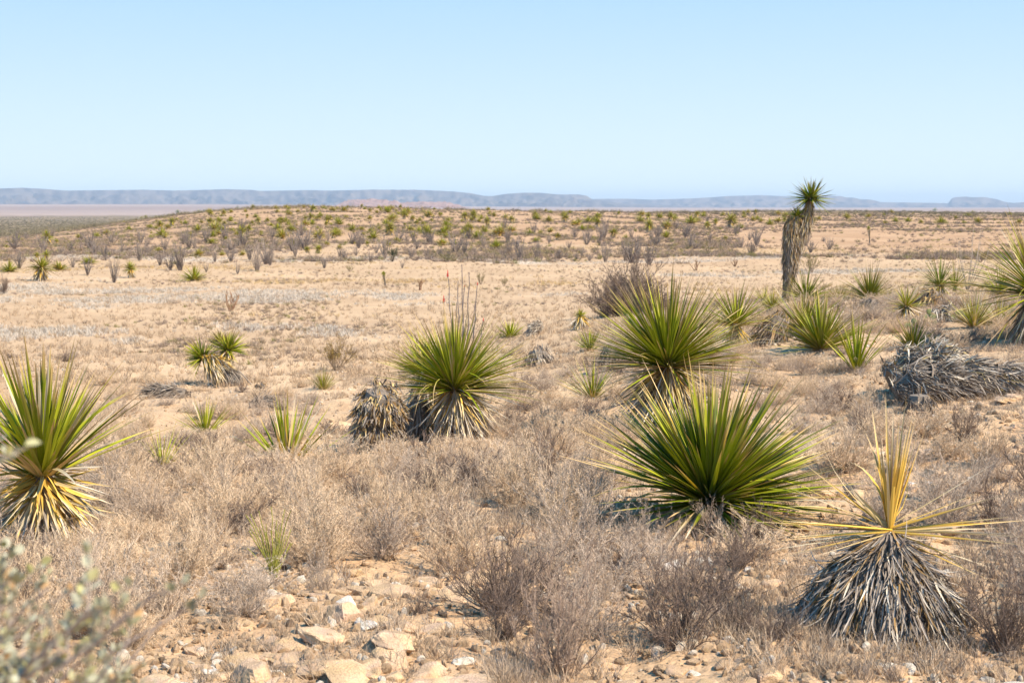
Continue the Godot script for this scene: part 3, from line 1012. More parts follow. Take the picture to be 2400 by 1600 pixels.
func company(x: float, z: float, kind: int) -> String:
	var best := 6.0
	var with := " standing apart"
	for e in HILL_OCOTILLO:
		var d := Vector2(e[0] - x, (e[1] - z) * 0.4).length()
		if d > 0.05 and d < best:
			best = d
			with = " beside a grey ocotillo"
	for e in HILL_YUCCA:
		var d := Vector2(e[0] - x, (e[1] - z) * 0.4).length()
		if d > 0.05 and d < best:
			best = d
			with = [" beside a green yucca", " beside a skirted yucca", " beside a yellowed yucca", " beside a stemmed yucca"][e[4]]
	return with

func far_plants() -> void:
	var protos := []
	for kind in 4:
		var row := []
		for s in 4:
			row.append(far_yucca_mesh(kind, 900 + kind * 10 + s))
		protos.append(row)
	var labels := ["bright green ground-hugging yucca", "straw-skirted green yucca", "yellowed clumping yucca", "stemmed yucca, bare leaning trunk,"]
	var called := ["green_hill_yucca", "skirted_hill_yucca", "yellow_hill_yucca", "stemmed_hill_yucca"]
	var r := RandomNumberGenerator.new()
	r.seed = 1
	for e in HILL_YUCCA:
		var k: int = e[4]
		var o := MeshInstance3D.new()
		o.mesh = protos[k][r.randi() % 4]
		o.name = numbered(called[k])
		add_child(o)
		o.position = on_ground(e[0], e[1], 0.03)
		o.rotation.y = r.randf() * TAU if k != 3 else 0.0
		o.scale = Vector3(lerpf(e[3], e[2], 0.3), e[2], lerpf(e[3], e[2], 0.3)) * r.randf_range(1.15, 1.35)
		tag(o, sized(e[2], 0.85, 1.15) + labels[k] + company(e[0], e[1], k) + hill_zone(e[0], e[1]), "yucca", called[k].replace("_", " ") + "s")
	var canes := []
	for s in 5:
		canes.append(ocotillo_mesh(300 + s))
	for e in HILL_OCOTILLO:
		var o := MeshInstance3D.new()
		o.mesh = canes[r.randi() % 5]
		o.name = numbered("grey_ocotillo")
		add_child(o)
		o.position = on_ground(e[0], e[1], 0.02)
		o.rotation.y = r.randf() * TAU
		o.scale = Vector3(e[3] * 0.95, e[2], e[3] * 0.95)
		tag(o, sized(e[2], 1.4, 2.6) + ("narrow " if e[3] < e[2] * 0.78 else "spreading " if e[3] > e[2] * 1.02 else "") + "leafless grey ocotillo" + company(e[0], e[1], -1) + hill_zone(e[0], e[1]), "shrub", "grey ocotillos along the hillside")
	var bushes := [brush_mesh(0, 801), brush_mesh(1, 802), brush_mesh(3, 803), null, leafy_bush_mesh(804, Color(0.075, 0.085, 0.045), Color(0.10, 0.085, 0.07), 9, 0.05), leafy_bush_mesh(805, Color(0.24, 0.20, 0.07), Color(0.16, 0.12, 0.09), 7, 0.045)]
	var bl := ["tan dry bush on the open flats", "grey dry bush on the open flats", "dark bare bush at the edge of the flats", "", "dark green bush at the foot of the ocotillo slope", "olive leafy bush on the open flats"]
	for e in HILL_SHRUB:
		var k: int = e[4]
		var o := MeshInstance3D.new()
		o.mesh = bushes[k]
		o.name = numbered(["tan_bush", "grey_bush", "dark_bush", "", "green_bush", "olive_bush"][k])
		add_child(o)
		o.position = on_ground(e[0], e[1], 0.02)
		o.rotation.y = r.randf() * TAU
		o.scale = Vector3(e[3] * 0.62, e[2] * 1.05, e[3] * 0.62)
		tag(o, bl[k], "bush", bl[k].replace(" bush ", " bushes "))
	# dead canes and a brown dead plant on the flats
	for e in [[-9.887, -49.722, 0.67, 0.7, "reddish brown dead bush with forked bare branches on the pale grass"], [10.755, -83.272, 0.595, 0.51, "forked bare dead branch standing in yellow grass"], [13.886, -88.641, 0.452, 0.452, "small knotted cane cactus standing in yellow grass"], [-4.081, -62.806, 0.5, 0.461, "small bare cane cactus beside a stemmed yucca on the flats"]]:
		var o := thing("dead_bush", e[4], "bush", on_ground(e[0], e[1]))
		for q in 7:
			var b := Builder.new()
			var d := Vector3(r.randf_range(-0.8, 0.8), 1.0, r.randf_range(-0.5, 0.5)).normalized()
			var p := Vector3(r.randf_range(-0.05, 0.05), -0.03, 0)
			var pts := PackedVector3Array([p])
			for k in 6:
				d = (d + Vector3(r.randf_range(-0.4, 0.4), r.randf_range(0, 0.3), r.randf_range(-0.4, 0.4))).normalized()
				p += d * e[2] * 0.17
				pts.append(p)
				if k > 1:
					tube(b, PackedVector3Array([p, p + (d + Vector3(r.randf_range(-1, 1), 0.4, r.randf_range(-1, 1))).normalized() * e[2] * 0.2]), 0.012, 0.006, Color(0.25, 0.15, 0.09), Color(0.3, 0.18, 0.1), 4)
			tube(b, pts, 0.022, 0.010, Color(0.2, 0.12, 0.075), Color(0.28, 0.17, 0.10), 5)
			part("branch", b.mesh(M.twig), o)

func hero_plants() -> void:
	var o: Node3D
	# sotol in front
	o = big_yucca("sotol", "large dark green sotol rosette fanning wide leaves beside the golden dead yucca", "sotol", 1001, 1.455, -10.252, {"height": 0.16, "count": 285, "length": 1.15, "width": 0.041, "axis": Vector3(0.20, 1.0, 0.14), "mix": {"green": 9, "deep": 2, "lime": 4, "olive": 1, "gold": 0.35, "brown": 0.2}, "outer": {"olive": 4, "green": 4, "straw": 1.5, "brown": 1.5}, "th1": 1.42, "spread": 0.58, "core": 0.07, "inner": 320})
	mark("the big dark green sotol", o.position)
	# centre yucca
	o = big_yucca("skirted_yucca", "green yucca head over long pale hanging skirt, an ocotillo rising behind it", "yucca", 1002, -0.625, -16.293, {"height": 0.62, "lean": Vector3(-0.04, 0, 0.04), "count": 295, "length": 1.11, "width": 0.026, "mix": {"green": 5, "lime": 7, "olive": 3, "straw": 0.6}, "outer": {"green": 3, "olive": 3, "straw": 3, "gold": 1}, "th1": 1.50, "spread": 0.64, "inner": 310, "skirt": 280, "skirt_len": 0.72, "skirt_width": 0.024, "skirt_mix": {"straw": 5, "pale": 3, "gold": 2}, "low_mix": {"pale": 4, "grey": 5, "straw": 2}, "flare0": 0.55, "flare1": 1.05, "skirt_from": 0.3, "curl": 0.5})
	mark("the pale-skirted yucca", o.position)
	small_yucca("yucca", "yellow green yucca head just behind the pale-skirted yucca", "yucca", 1012, -1.222, -19.677, 1.32, 1.2, {"stem": 0.5, "count": 190, "width": 0.024, "reach": 1.12, "mix": {"lime": 5, "olive": 4, "green": 2}, "outer": {"straw": 2, "olive": 2}, "skirt": 200, "skirt_len": 0.5, "skirt_mix": {"grey": 5, "pale": 2}})
	# right of the middle
	o = big_yucca("skirted_yucca", "wide green yucca on a steep dark skirt, behind the big sotol", "yucca", 1003, 1.754, -16.492, {"height": 0.69, "lean": Vector3(0.06, 0, 0.06), "count": 295, "length": 1.31, "width": 0.030, "mix": {"green": 6, "lime": 6, "olive": 3, "deep": 1}, "outer": {"green": 3, "olive": 3, "straw": 2, "brown": 2}, "th1": 1.50, "spread": 0.66, "inner": 310, "skirt": 290, "skirt_len": 0.84, "skirt_width": 0.024, "skirt_mix": {"straw": 4, "pale": 2, "gold": 1, "brown": 2}, "low_mix": {"grey": 6, "pale": 2, "straw": 2}, "flare0": 0.65, "flare1": 1.15, "skirt_from": 0.3, "curl": 0.5})
	mark("the wide yucca on its dark skirt", o.position)
	small_yucca("yucca", "small green yucca head close behind the wide yucca", "yucca", 1013, 3.791, -23.976, 1.1, 0.95, {"stem": 0.42, "count": 120, "width": 0.026, "mix": {"green": 5, "olive": 3, "lime": 2}, "outer": {"brown": 2, "olive": 2}, "skirt": 90})
	# left edge
	o = big_yucca("skirted_yucca", "tall-leaved green yucca with golden drooping skirt above a grey stump", "yucca", 1004, -3.329, -9.858, {"height": 0.53, "lean": Vector3(0.05, 0, 0.05), "count": 150, "length": 1.0, "width": 0.040, "mix": {"lime": 7, "green": 5, "olive": 2, "brown": 0.5, "straw": 0.4}, "outer": {"lime": 3, "olive": 3, "straw": 2}, "th1": 1.02, "spread": 0.85, "inner": 50, "skirt": 200, "skirt_len": 0.55, "skirt_width": 0.026, "skirt_mix": {"gold": 6, "straw": 4, "pale": 1}, "low_mix": {"grey": 6, "pale": 2}, "flare0": 0.4, "flare1": 1.5, "skirt_from": 0.12, "curl": 0.5})
	mark("the golden-skirted yucca", o.position)
	# dead golden yucca in front
	var r := RandomNumberGenerator.new()
	r.seed = 1005
	var at := on_ground(1.847, -6.942)
	o = thing("dead_yucca", "dead yucca, stiff golden leaves on top of a grey and black heap of old leaves", "yucca", at)
	mark("the dead golden yucca", at)
	var top := Vector3(0.03, 0.55, 0)
	var b := Builder.new()
	lathe(b, PackedVector3Array([Vector3(0, -0.1, 0), Vector3(0, 0.15, 0), Vector3(0.01, 0.35, 0), Vector3(0.02, 0.48, 0)]), PackedFloat32Array([0.33, 0.27, 0.18, 0.03]), Color(0.20, 0.165, 0.135), 14, 0.16, r)
	part("stump", b.mesh(M.dry), o)
	head(r, o, null, "upright_leaf", top, Vector3(0.0, 1, 0.0), 34, 0.64, 0.019, 0.02, 0.30, {"gold": 8, "straw": 1, "brown": 0.6}, 0.0, 0.05, 0.8, 0.035)
	for side in [-1, 1]:
		head(r, o, null, "fallen_leaf", top - Vector3(0, 0.03, 0), Vector3(side * 1.0, 0.10, 0.12).normalized(), 17, 0.78, 0.013, 0.02, 0.40, {"gold": 6, "straw": 5, "brown": 1}, 0.0, 0.2, 0.7, 0.03)
	head(r, o, null, "fallen_leaf", top - Vector3(0, 0.03, 0), Vector3(-0.8, 0.6, 0.1).normalized(), 4, 0.66, 0.017, 0.05, 0.3, {"gold": 3, "straw": 3}, 0.0, 0.2, 0.7, 0.03)
	var mid := Vector3(0.01, 0.32, 0)
	var low := {"grey": 6, "dark": 4, "brown": 2, "pale": 2}
	thatch(r, o, null, "dead_leaf", Vector3(0, 0.06, 0), mid, 0.44, 0.27, 150, 0.28, 0.013, low, 0.5, 0.75, 1.1)
	thatch(r, o, null, "dead_leaf", mid, top - Vector3(0, 0.02, 0), 0.25, 0.05, 140, 0.30, 0.013, low, 0.8, 1.05, 1.1)
	var heap := Builder.new()
	thatch(r, null, heap, "", Vector3(0, 0.02, 0), mid, 0.46, 0.28, 1900, 0.20, 0.010, low, 0.5, 0.7, 1.2)
	thatch(r, null, heap, "", mid, top - Vector3(0, 0.03, 0), 0.26, 0.04, 1300, 0.20, 0.010, low, 0.8, 1.0, 1.2)
	part("old_leaves", heap.mesh(M.dry), o, true)
	# right edge
	o = big_yucca("skirted_yucca", "tall stemmed yucca with broad olive head and dark skirt on the rise", "yucca", 1006, 7.57, -20.758, {"height": 0.80, "radius": 0.15, "lean": Vector3(0.14, 0, 0.0), "axis": Vector3(-0.05, 1, 0.15), "count": 250, "length": 1.55, "width": 0.036, "mix": {"olive": 5, "green": 4, "lime": 3, "straw": 0.8}, "outer": {"brown": 3, "olive": 4, "straw": 2}, "th1": 1.6, "spread": 0.7, "skirt": 150, "skirt_len": 0.6, "skirt_width": 0.028, "skirt_mix": {"grey": 6, "brown": 2, "straw": 2}, "flare0": 0.3, "flare1": 0.4})
	mark("the dark-skirted yucca on the rise", o.position)
	tall_yucca()
	leaning_yucca()
	# ocotillo behind the centre yucca
	var s := 17.6 / 3333.0 * 1.0204
	var tips := []
	for p in [[1016, 650], [1025, 588], [1052, 600], [1066, 618], [1082, 580], [1102, 610], [1116, 705], [1048, 655], [1092, 665], [1040, 690], [1060, 560]]:
		tips.append(Vector3((p[0] - 1062.0) * s, (952.0 - p[1]) * s, 0.0))
	for k in tips.size():
		tips[k].z = [0.2, -0.1, 0.1, -0.2, 0.05, 0.15, -0.1, 0.25, -0.25, 0.1, -0.15][k]
	ocotillo("ocotillo", "ocotillo with thin dark canes and red flower tips rising behind the pale-skirted yucca", 2001, -0.69, -19.59, tips, {0: 0.10, 1: 0.10, 5: 0.05, 6: 0.06, 3: 0.03}, Color(0.13, 0.11, 0.105), 0.008)
	var tips2 := []
	for k in 15:
		tips2.append(Vector3(rng.randf_range(-0.9, 0.9), rng.randf_range(1.4, 2.6), rng.randf_range(-0.5, 0.5)))
	ocotillo("ocotillo", "pale leafless ocotillo behind the green yuccas on the rise", 2002, 18.111, -56.443, tips2, {}, Color(0.34, 0.28, 0.23), 0.010)

func middle_plants() -> void:
	var G := {"green": 5, "lime": 3, "olive": 2}
	var Y := {"lime": 4, "olive": 5, "straw": 1}
	var spec := [
		["yucca", "rounded green yucca standing against the foot of the tall tree yucca", 7.474, -36.083, 0.755, 0.81, {"stem": 0.12, "count": 150, "mix": {"green": 6, "deep": 2, "lime": 2}, "width": 0.03}],
		["yucca", "small yellowing yucca with straw skirt beside the foot of the tall tree yucca", 5.596, -30.452, 0.544, 0.497, {"stem": 0.35, "count": 90, "mix": Y, "skirt": 120, "skirt_len": 0.35, "width": 0.024}],
		["sotol", "round olive sotol with brown dry leaves at its base on the rise", 8.735, -34.649, 0.866, 0.972, {"stem": 0.15, "count": 230, "mix": {"olive": 6, "green": 3, "deep": 2}, "outer": {"brown": 3, "olive": 2, "straw": 2}, "skirt": 110, "skirt_len": 0.32, "width": 0.024}],
		["yucca", "yellow yucca collapsing over its straw skirt between two green ones", 7.652, -27.53, 0.674, 0.534, {"stem": 0.42, "count": 70, "mix": {"lime": 4, "olive": 3, "straw": 2}, "skirt": 150, "skirt_len": 0.45, "flare": 1.2, "width": 0.024}],
		["yucca", "dark green yucca with narrow drooping outer leaves and short yellow skirt", 13.541, -44.964, 1.377, 1.078, {"stem": 0.36, "count": 130, "mix": {"deep": 5, "green": 4}, "outer": {"lime": 3, "olive": 2}, "bend": 0.6, "th1": 1.75, "skirt": 140, "skirt_len": 0.35, "width": 0.026}],
		["sotol", "dim grassy sotol clump between the tall tree yucca and the round olive sotol", 8.299, -35.983, 0.404, 0.551, {"stem": 0.05, "count": 110, "mix": Y, "width": 0.014}],
		["yucca", "green yucca partly hidden behind the dark green drooping yucca", 17.2, -55.091, 1.068, 0.9, {"stem": 0.2, "count": 110, "mix": {"olive": 4, "green": 3, "lime": 1}, "width": 0.022}],
		["sotol", "straw yellow narrow-leaved sotol clump below the dark-skirted yucca", 7.735, -23.706, 0.532, 0.556, {"stem": 0.04, "count": 210, "mix": {"lime": 4, "olive": 3, "straw": 4}, "outer": {"straw": 3}, "width": 0.016, "th1": 1.2}],
		["sotol", "second narrow-leaved yellow sotol pressed against the dark-skirted yucca", 8.187, -23.755, 0.461, 0.485, {"stem": 0.04, "count": 150, "mix": {"lime": 4, "olive": 4, "straw": 3}, "width": 0.016, "th1": 1.2}],
		["sotol", "olive sotol behind the dark-skirted yucca on the rise", 16.843, -48.96, 1.049, 1.249, {"stem": 0.08, "count": 170, "mix": {"olive": 4, "lime": 4, "straw": 1}, "width": 0.022}],
		["yucca", "broad low green yucca in front of the tall tree yucca", 4.859, -22.236, 0.794, 0.976, {"stem": 0.08, "count": 230, "mix": {"green": 6, "olive": 3, "lime": 2}, "outer": {"olive": 2, "straw": 2, "green": 1}, "width": 0.032, "th1": 1.3, "skirt": 70, "skirt_len": 0.2}],
		["yucca", "second head of the broad low green yucca, half behind it", 5.204, -25.196, 0.746, 0.849, {"stem": 0.1, "count": 150, "mix": {"green": 5, "olive": 4, "straw": 1}, "width": 0.03, "th1": 1.25}],
		["sotol", "sparse sotol of upright wide green blades rising from dry grass", 4.661, -19.105, 0.643, 0.487, {"stem": 0.03, "count": 46, "mix": {"lime": 5, "green": 4}, "width": 0.034, "th1": 0.75, "spread": 0.8}],
		["sotol", "dark low sotol behind the bleached fallen leaf mats", 6.011, -21.194, 0.411, 0.584, {"stem": 0.04, "count": 90, "mix": {"green": 4, "olive": 5, "deep": 2}, "width": 0.024, "th1": 1.05}],
		["sotol", "low yellow green sotol open on the valley side of the pale-skirted yucca", -0.045, -36.607, 0.403, 0.874, {"stem": 0.05, "count": 80, "mix": {"lime": 6, "green": 2}, "width": 0.034, "th1": 1.4}],
		["yucca", "small yucca with pale yellow skirt standing alone near the grey bush", 1.745, -36.181, 0.642, 0.51, {"stem": 0.58, "count": 80, "mix": {"lime": 5, "olive": 2}, "skirt": 150, "skirt_len": 0.38, "skirt_mix": {"straw": 4, "gold": 3, "pale": 3}, "low_mix": {"straw": 3, "gold": 2, "pale": 2}, "width": 0.02, "reach": 0.9}],
		["sotol", "small pale green sotol beside the wide yucca on its dark skirt", 1.58, -28.692, 0.422, 0.562, {"stem": 0.05, "count": 90, "mix": {"green": 4, "lime": 4}, "width": 0.018, "th1": 1.1}],
		["sotol", "small sotol with long straw blades and green heart near the dark skirt", 1.158, -20.177, 0.531, 0.519, {"stem": 0.04, "count": 110, "mix": {"green": 5, "lime": 4, "straw": 4}, "outer": {"straw": 4, "gold": 1}, "width": 0.016, "th1": 1.25}],
		["sotol", "narrow green sotol tuft in the brush near the golden-skirted yucca", -3.984, -18.295, 0.403, 0.515, {"stem": 0.03, "count": 70, "mix": {"lime": 6, "green": 3, "straw": 1}, "width": 0.017, "th1": 0.95}],
		["sotol", "thin wispy sotol with few blades in the brush near the golden-skirted yucca", -3.685, -14.785, 0.416, 0.543, {"stem": 0.03, "count": 46, "mix": {"lime": 4, "olive": 4, "straw": 2}, "width": 0.012, "th1": 1.05}],
		["sotol", "faint straw-coloured sotol tuft in the brush before the leaning yucca", -3.085, -14.128, 0.311, 0.32, {"stem": 0.03, "count": 40, "mix": {"straw": 4, "olive": 4}, "width": 0.010, "th1": 0.9}],
		["grass_clump", "green bunch of wiry grass beside the creosote bush", -3.312, -24.74, 0.348, 0.439, {"stem": 0.03, "count": 160, "mix": {"lime": 3, "olive": 4, "straw": 2}, "width": 0.008, "th1": 0.9}],
		["yucca", "pair of green yucca heads near the ground by the fallen mats", 8.428, -47.486, 0.582, 0.582, {"stem": 0.1, "count": 80, "mix": Y, "width": 0.022}],
	]
	var k := 3000
	for e in spec:
		k += 1
		var o := small_yucca(e[0], e[1], e[0].replace("_clump", ""), k, e[2], e[3], e[4], e[5], e[6])
		var words := PackedStringArray()
		for w in e[1].split(" "):
			if w in ["standing", "with", "on", "between", "in", "below", "pressed", "behind", "collapsing", "of", "half", "rising", "open", "beside", "partly", "over", "close", "near"]:
				break
			words.append(w)
		if words.size() < 6 and not words[-1] == "head":
			mark("the " + " ".join(words), o.position)
	# upright blades of a half buried sotol: each blade a part
	var s := big_yucca("sotol", "half buried sotol of stiff upright green and straw blades in the brush", "sotol", 3050, -2.393, -14.964, {"height": 0.05, "count": 64, "length": 0.80, "width": 0.034, "mix": {"green": 5, "lime": 4, "straw": 3, "gold": 1}, "th1": 0.95, "spread": 0.85, "core": 0.16})
	mark("the half buried sotol", s.position)
	# creosote
	var cb := leafy_bush_mesh(806, Color(0.25, 0.165, 0.045), Color(0.17, 0.125, 0.09), 11, 0.035)
	var c := MeshInstance3D.new()
	c.name = "creosote_bush"
	c.mesh = cb
	add_child(c)
	c.position = on_ground(-3.607, -28.839)
	c.scale = Vector3(0.60, 0.72, 0.60)
	tag(c, "vase-shaped creosote bush with rusty olive tips on the valley floor", "bush")
	mark("the creosote bush", c.position)
	# mesquite thicket
	var m := Node3D.new()
	m.name = "thorn_bush"
	add_child(m)
	m.position = on_ground(3.297, -40.688)
	tag(m, "large dense grey thorn bush, leafless, behind the wide yucca", "bush")
	mark("the large grey thorn bush", m.position)
	for q in 5:
		var g := part("branches", brush_mesh(3, 830 + q), m)
		g.position = Vector3([-0.55, 0.15, 0.6, -0.1, 0.35][q], 0, [0.1, 0.3, -0.1, -0.5, -0.4][q])
		g.scale = Vector3(1.15, [1.05, 1.45, 1.35, 1.5, 1.4][q], 1.15) * 1.38
	# dead stems and fallen mats
	var p := on_ground(-1.492, -15.647)
	dead_stem("dead_stump", "thick broken yucca stump shaggy with brown leaf ends beside the pale-skirted yucca", "stump", 4001, p, PackedVector3Array([Vector3(0, -0.1, 0), Vector3(0.0, 0.25, 0), Vector3(0.02, 0.50, 0.02), Vector3(0.06, 0.64, 0.04)]), PackedFloat32Array([0.25, 0.25, 0.25, 0.22]), 2300, 0.13, 0.018, {"brown": 6, "grey": 5, "dark": 4, "straw": 3}, Vector3(0, -0.1, 0), "", 0.6)
	mark("the broken yucca stump", p)
	p = on_ground(-1.156, -16.387)
	dead_stem("dead_stump", "low heap of grey hanging leaves between the stump and the pale-skirted yucca", "stump", 4002, p, PackedVector3Array([Vector3(0, -0.1, 0), Vector3(0.02, 0.2, 0), Vector3(0.08, 0.42, 0)]), PackedFloat32Array([0.22, 0.18, 0.10]), 420, 0.32, 0.022, {"grey": 5, "dark": 3, "brown": 2, "pale": 1}, Vector3(-0.1, -0.5, 0))
	var D := {"grey": 5, "dark": 3, "pale": 2}
	p = on_ground(4.872, -16.555)
	dead_stem("fallen_stem", "bleached fallen yucca stem thatched with broken pale leaves", "stem", 4003, p, PackedVector3Array([Vector3(-0.42, 0.10, 0.05), Vector3(-0.1, 0.28, 0), Vector3(0.3, 0.32, -0.05)]), PackedFloat32Array([0.20, 0.27, 0.22]), 1500, 0.17, 0.019, {"pale": 5, "straw": 2, "grey": 6, "dark": 2}, Vector3(0.5, 0.1, 0.1), "fallen yucca stems")
	mark("the fallen yucca stems", p)
	p = on_ground(4.599, -15.534)
	dead_stem("fallen_stem", "grey domed fallen stem lying in front of the bleached one", "stem", 4004, p, PackedVector3Array([Vector3(-0.38, 0.05, 0.0), Vector3(-0.05, 0.20, 0), Vector3(0.32, 0.10, 0)]), PackedFloat32Array([0.10, 0.23, 0.16]), 1300, 0.22, 0.015, {"grey": 7, "dark": 6, "pale": 1}, Vector3(0.6, 0.0, 0.1), "fallen yucca stems")
	p = on_ground(5.333, -15.726)
	dead_stem("fallen_stem", "long grey fallen stem sloping down to the rocks past the bleached one", "stem", 4005, p, PackedVector3Array([Vector3(-0.5, 0.22, 0.0), Vector3(0.0, 0.22, 0), Vector3(0.5, 0.02, 0.1)]), PackedFloat32Array([0.18, 0.24, 0.18]), 1500, 0.23, 0.016, {"grey": 7, "dark": 4, "pale": 2, "straw": 1}, Vector3(0.7, -0.1, 0.1), "fallen yucca stems")
	p = on_ground(4.322, -14.948)
	dead_stem("dead_stump", "small charred-looking stump with orange rim under the fallen stems", "stump", 4006, p, PackedVector3Array([Vector3(0, -0.05, 0), Vector3(0, 0.12, 0), Vector3(0, 0.20, 0)]), PackedFloat32Array([0.13, 0.15, 0.12]), 340, 0.13, 0.014, {"dark": 8, "brown": 1, "grey": 1}, Vector3(0, -0.2, 0))
	p = on_ground(0.621, -36.049)
	dead_stem("dead_stump", "pale grey stump leaning, the taller of two behind the brush", "stump", 4007, p, PackedVector3Array([Vector3(-0.14, -0.05, 0), Vector3(-0.06, 0.12, 0), Vector3(0.1, 0.22, 0)]), PackedFloat32Array([0.15, 0.16, 0.13]), 520, 0.17, 0.018, {"grey": 4, "pale": 5, "dark": 2}, Vector3(-0.5, -0.1, 0), "pair of grey stumps")
	p = on_ground(0.539, -27.361)
	dead_stem("dead_stump", "squat grey stump below the leaning pale one", "stump", 4008, p, PackedVector3Array([Vector3(0, -0.05, 0), Vector3(0.0, 0.15, 0), Vector3(0.02, 0.26, 0)]), PackedFloat32Array([0.26, 0.25, 0.17]), 720, 0.20, 0.018, {"grey": 6, "pale": 3, "dark": 3}, Vector3(0.2, -0.4, 0), "pair of grey stumps")
	mark("the pair of grey stumps", p)
	p = on_ground(1.638, -24.057)
	dead_stem("dead_stump", "narrow blackish stump half hidden under the wide yucca leaves", "stump", 4009, p, PackedVector3Array([Vector3(0, -0.05, 0), Vector3(0.0, 0.2, 0), Vector3(0.0, 0.38, 0)]), PackedFloat32Array([0.12, 0.13, 0.11]), 420, 0.18, 0.016, {"dark": 6, "grey": 5}, Vector3(0, -0.4, 0))
	p = on_ground(-5.88, -23.875)
	dead_stem("fallen_stem", "dark grey fallen stem on the valley floor with pale end", "stem", 4010, p, PackedVector3Array([Vector3(-0.30, 0.06, 0), Vector3(0.0, 0.10, 0), Vector3(0.35, 0.06, 0)]), PackedFloat32Array([0.10, 0.16, 0.12]), 520, 0.24, 0.016, {"grey": 6, "dark": 5, "pale": 1}, Vector3(-0.6, 0, 0.1), "fallen yucca stems")
	p = on_ground(-3.868, -21.745)
	dead_stem("fallen_stem", "small heap of grey leaf litter below the leaning yucca", "stem", 4011, p, PackedVector3Array([Vector3(-0.18, 0.0, 0), Vector3(0.0, 0.07, 0), Vector3(0.22, 0.0, 0)]), PackedFloat32Array([0.06, 0.10, 0.07]), 220, 0.20, 0.012, {"grey": 6, "dark": 4}, Vector3(0.5, 0.2, 0.1), "fallen yucca stems")
	p = on_ground(-4.573, -25.561)
	dead_stem("dead_stump", "little dark brown stump at the end of the leaning yucca's old stalk", "stump", 4012, p, PackedVector3Array([Vector3(-0.04, 0.0, 0), Vector3(0.0, 0.05, 0), Vector3(0.08, 0.02, 0)]), PackedFloat32Array([0.06, 0.09, 0.06]), 180, 0.10, 0.012, {"dark": 6, "brown": 3}, Vector3(0.1, -0.2, 0.1))
	p = on_ground(4.514, -24.453)
	dead_stem("dead_stump", "mound of dark dead leaves beside the broad low green yucca", "stump", 4013, p, PackedVector3Array([Vector3(-0.12, -0.05, 0), Vector3(0.0, 0.22, 0), Vector3(0.12, 0.44, 0)]), PackedFloat32Array([0.25, 0.25, 0.15]), 700, 0.28, 0.020, {"dark": 4, "brown": 4, "grey": 3, "straw": 2}, Vector3(-0.5, -0.3, 0.1))
	p = on_ground(7.733, -30.658)
	dead_stem("dead_stump", "grey lump of dead leaves at the foot of the round olive sotol", "stump", 4014, p, PackedVector3Array([Vector3(-0.12, 0.0, 0), Vector3(0.0, 0.1, 0), Vector3(0.2, 0.05, 0)]), PackedFloat32Array([0.10, 0.14, 0.1]), 260, 0.18, 0.018, {"dark": 4, "grey": 6}, Vector3(-0.4, -0.2, 0.1))
	p = on_ground(9.053, -30.889)
	dead_stem("dead_stump", "brown heap of dead leaves between the yellow yucca and the drooping one", "stump", 4015, p, PackedVector3Array([Vector3(-0.1, 0.0, 0), Vector3(0.0, 0.2, 0), Vector3(0.2, 0.2, 0)]), PackedFloat32Array([0.14, 0.2, 0.14]), 360, 0.26, 0.022, {"dark": 3, "brown": 5, "straw": 2}, Vector3(-0.5, -0.2, 0.1))
	p = on_ground(7.758, -25.466)
	dead_stem("dead_stump", "ashen heap of dead leaves beside the prickly pears", "stump", 4016, p, PackedVector3Array([Vector3(-0.12, 0.0, 0), Vector3(0.0, 0.14, 0), Vector3(0.12, 0.12, 0)]), PackedFloat32Array([0.12, 0.2, 0.14]), 320, 0.2, 0.020, {"grey": 6, "pale": 2, "dark": 2}, Vector3(-0.2, -0.2, 0.1))
	# prickly pears
	prickly_pear("prickly pear with tall stacked reddish-edged pads before the brown leaf heap", 5001, 7.319, -24.944, 0.14, [[0, 0, 0.1, 0.3, 0, 1.0], [-0.3, 0.7, 0.3, 0.5, 0.1, 0.9], [0.35, 0.75, -0.3, -0.2, -0.1, 1.0], [0.15, 1.5, 0.1, 0.4, 0.1, 0.85], [0.7, 0.1, -0.5, 0.2, 0.1, 0.8]])
	prickly_pear("low wide prickly pear beside the ashen leaf heap", 5002, 7.961, -25.282, 0.14, [[0, 0, 0.2, 0.1, 0, 1.0], [-0.6, 0.3, 0.5, 0.6, 0.1, 0.9], [0.6, 0.3, -0.4, -0.2, -0.1, 1.0], [0.2, 0.8, -0.1, 0.3, 0.1, 0.9], [-0.2, 0.9, 0.3, 0.9, 0.2, 0.8]])
	prickly_pear("small prickly pear at the foot of the yellow yucca's skirt", 5003, 6.811, -24.218, 0.12, [[0, 0, 0.2, 0.1, 0, 1.0], [-0.5, 0.2, 0.5, 0.6, 0.1, 0.9], [0.4, 0.6, -0.4, -0.2, -0.1, 1.0]])
	# ephedra
	var e := thing("joint_fir", "thin joint-fir with upright yellow green stems in the grey brush", "shrub", on_ground(-1.438, -8.402))
	mark("the joint-fir", e.position)
	var r := RandomNumberGenerator.new()
	r.seed = 88
	for q in 26:
		var b := Builder.new()
		var tip := Vector3(r.randf_range(-0.16, 0.18), r.randf_range(0.18, 0.46), r.randf_range(-0.12, 0.12))
		var pts := PackedVector3Array()
		for t in 7:
			pts.append(tip * (t / 6.0) * Vector3(pow(t / 6.0, 0.4), 1, 1) + Vector3(r.randf_range(-0.006, 0.006), -0.03 * (1.0 - t / 6.0), r.randf_range(-0.006, 0.006)))
		tube(b, pts, 0.0042, 0.0022, Color(0.22, 0.24, 0.05), Color(0.36, 0.33, 0.07), 4)
		part("stem", b.mesh(M.leaf), e)

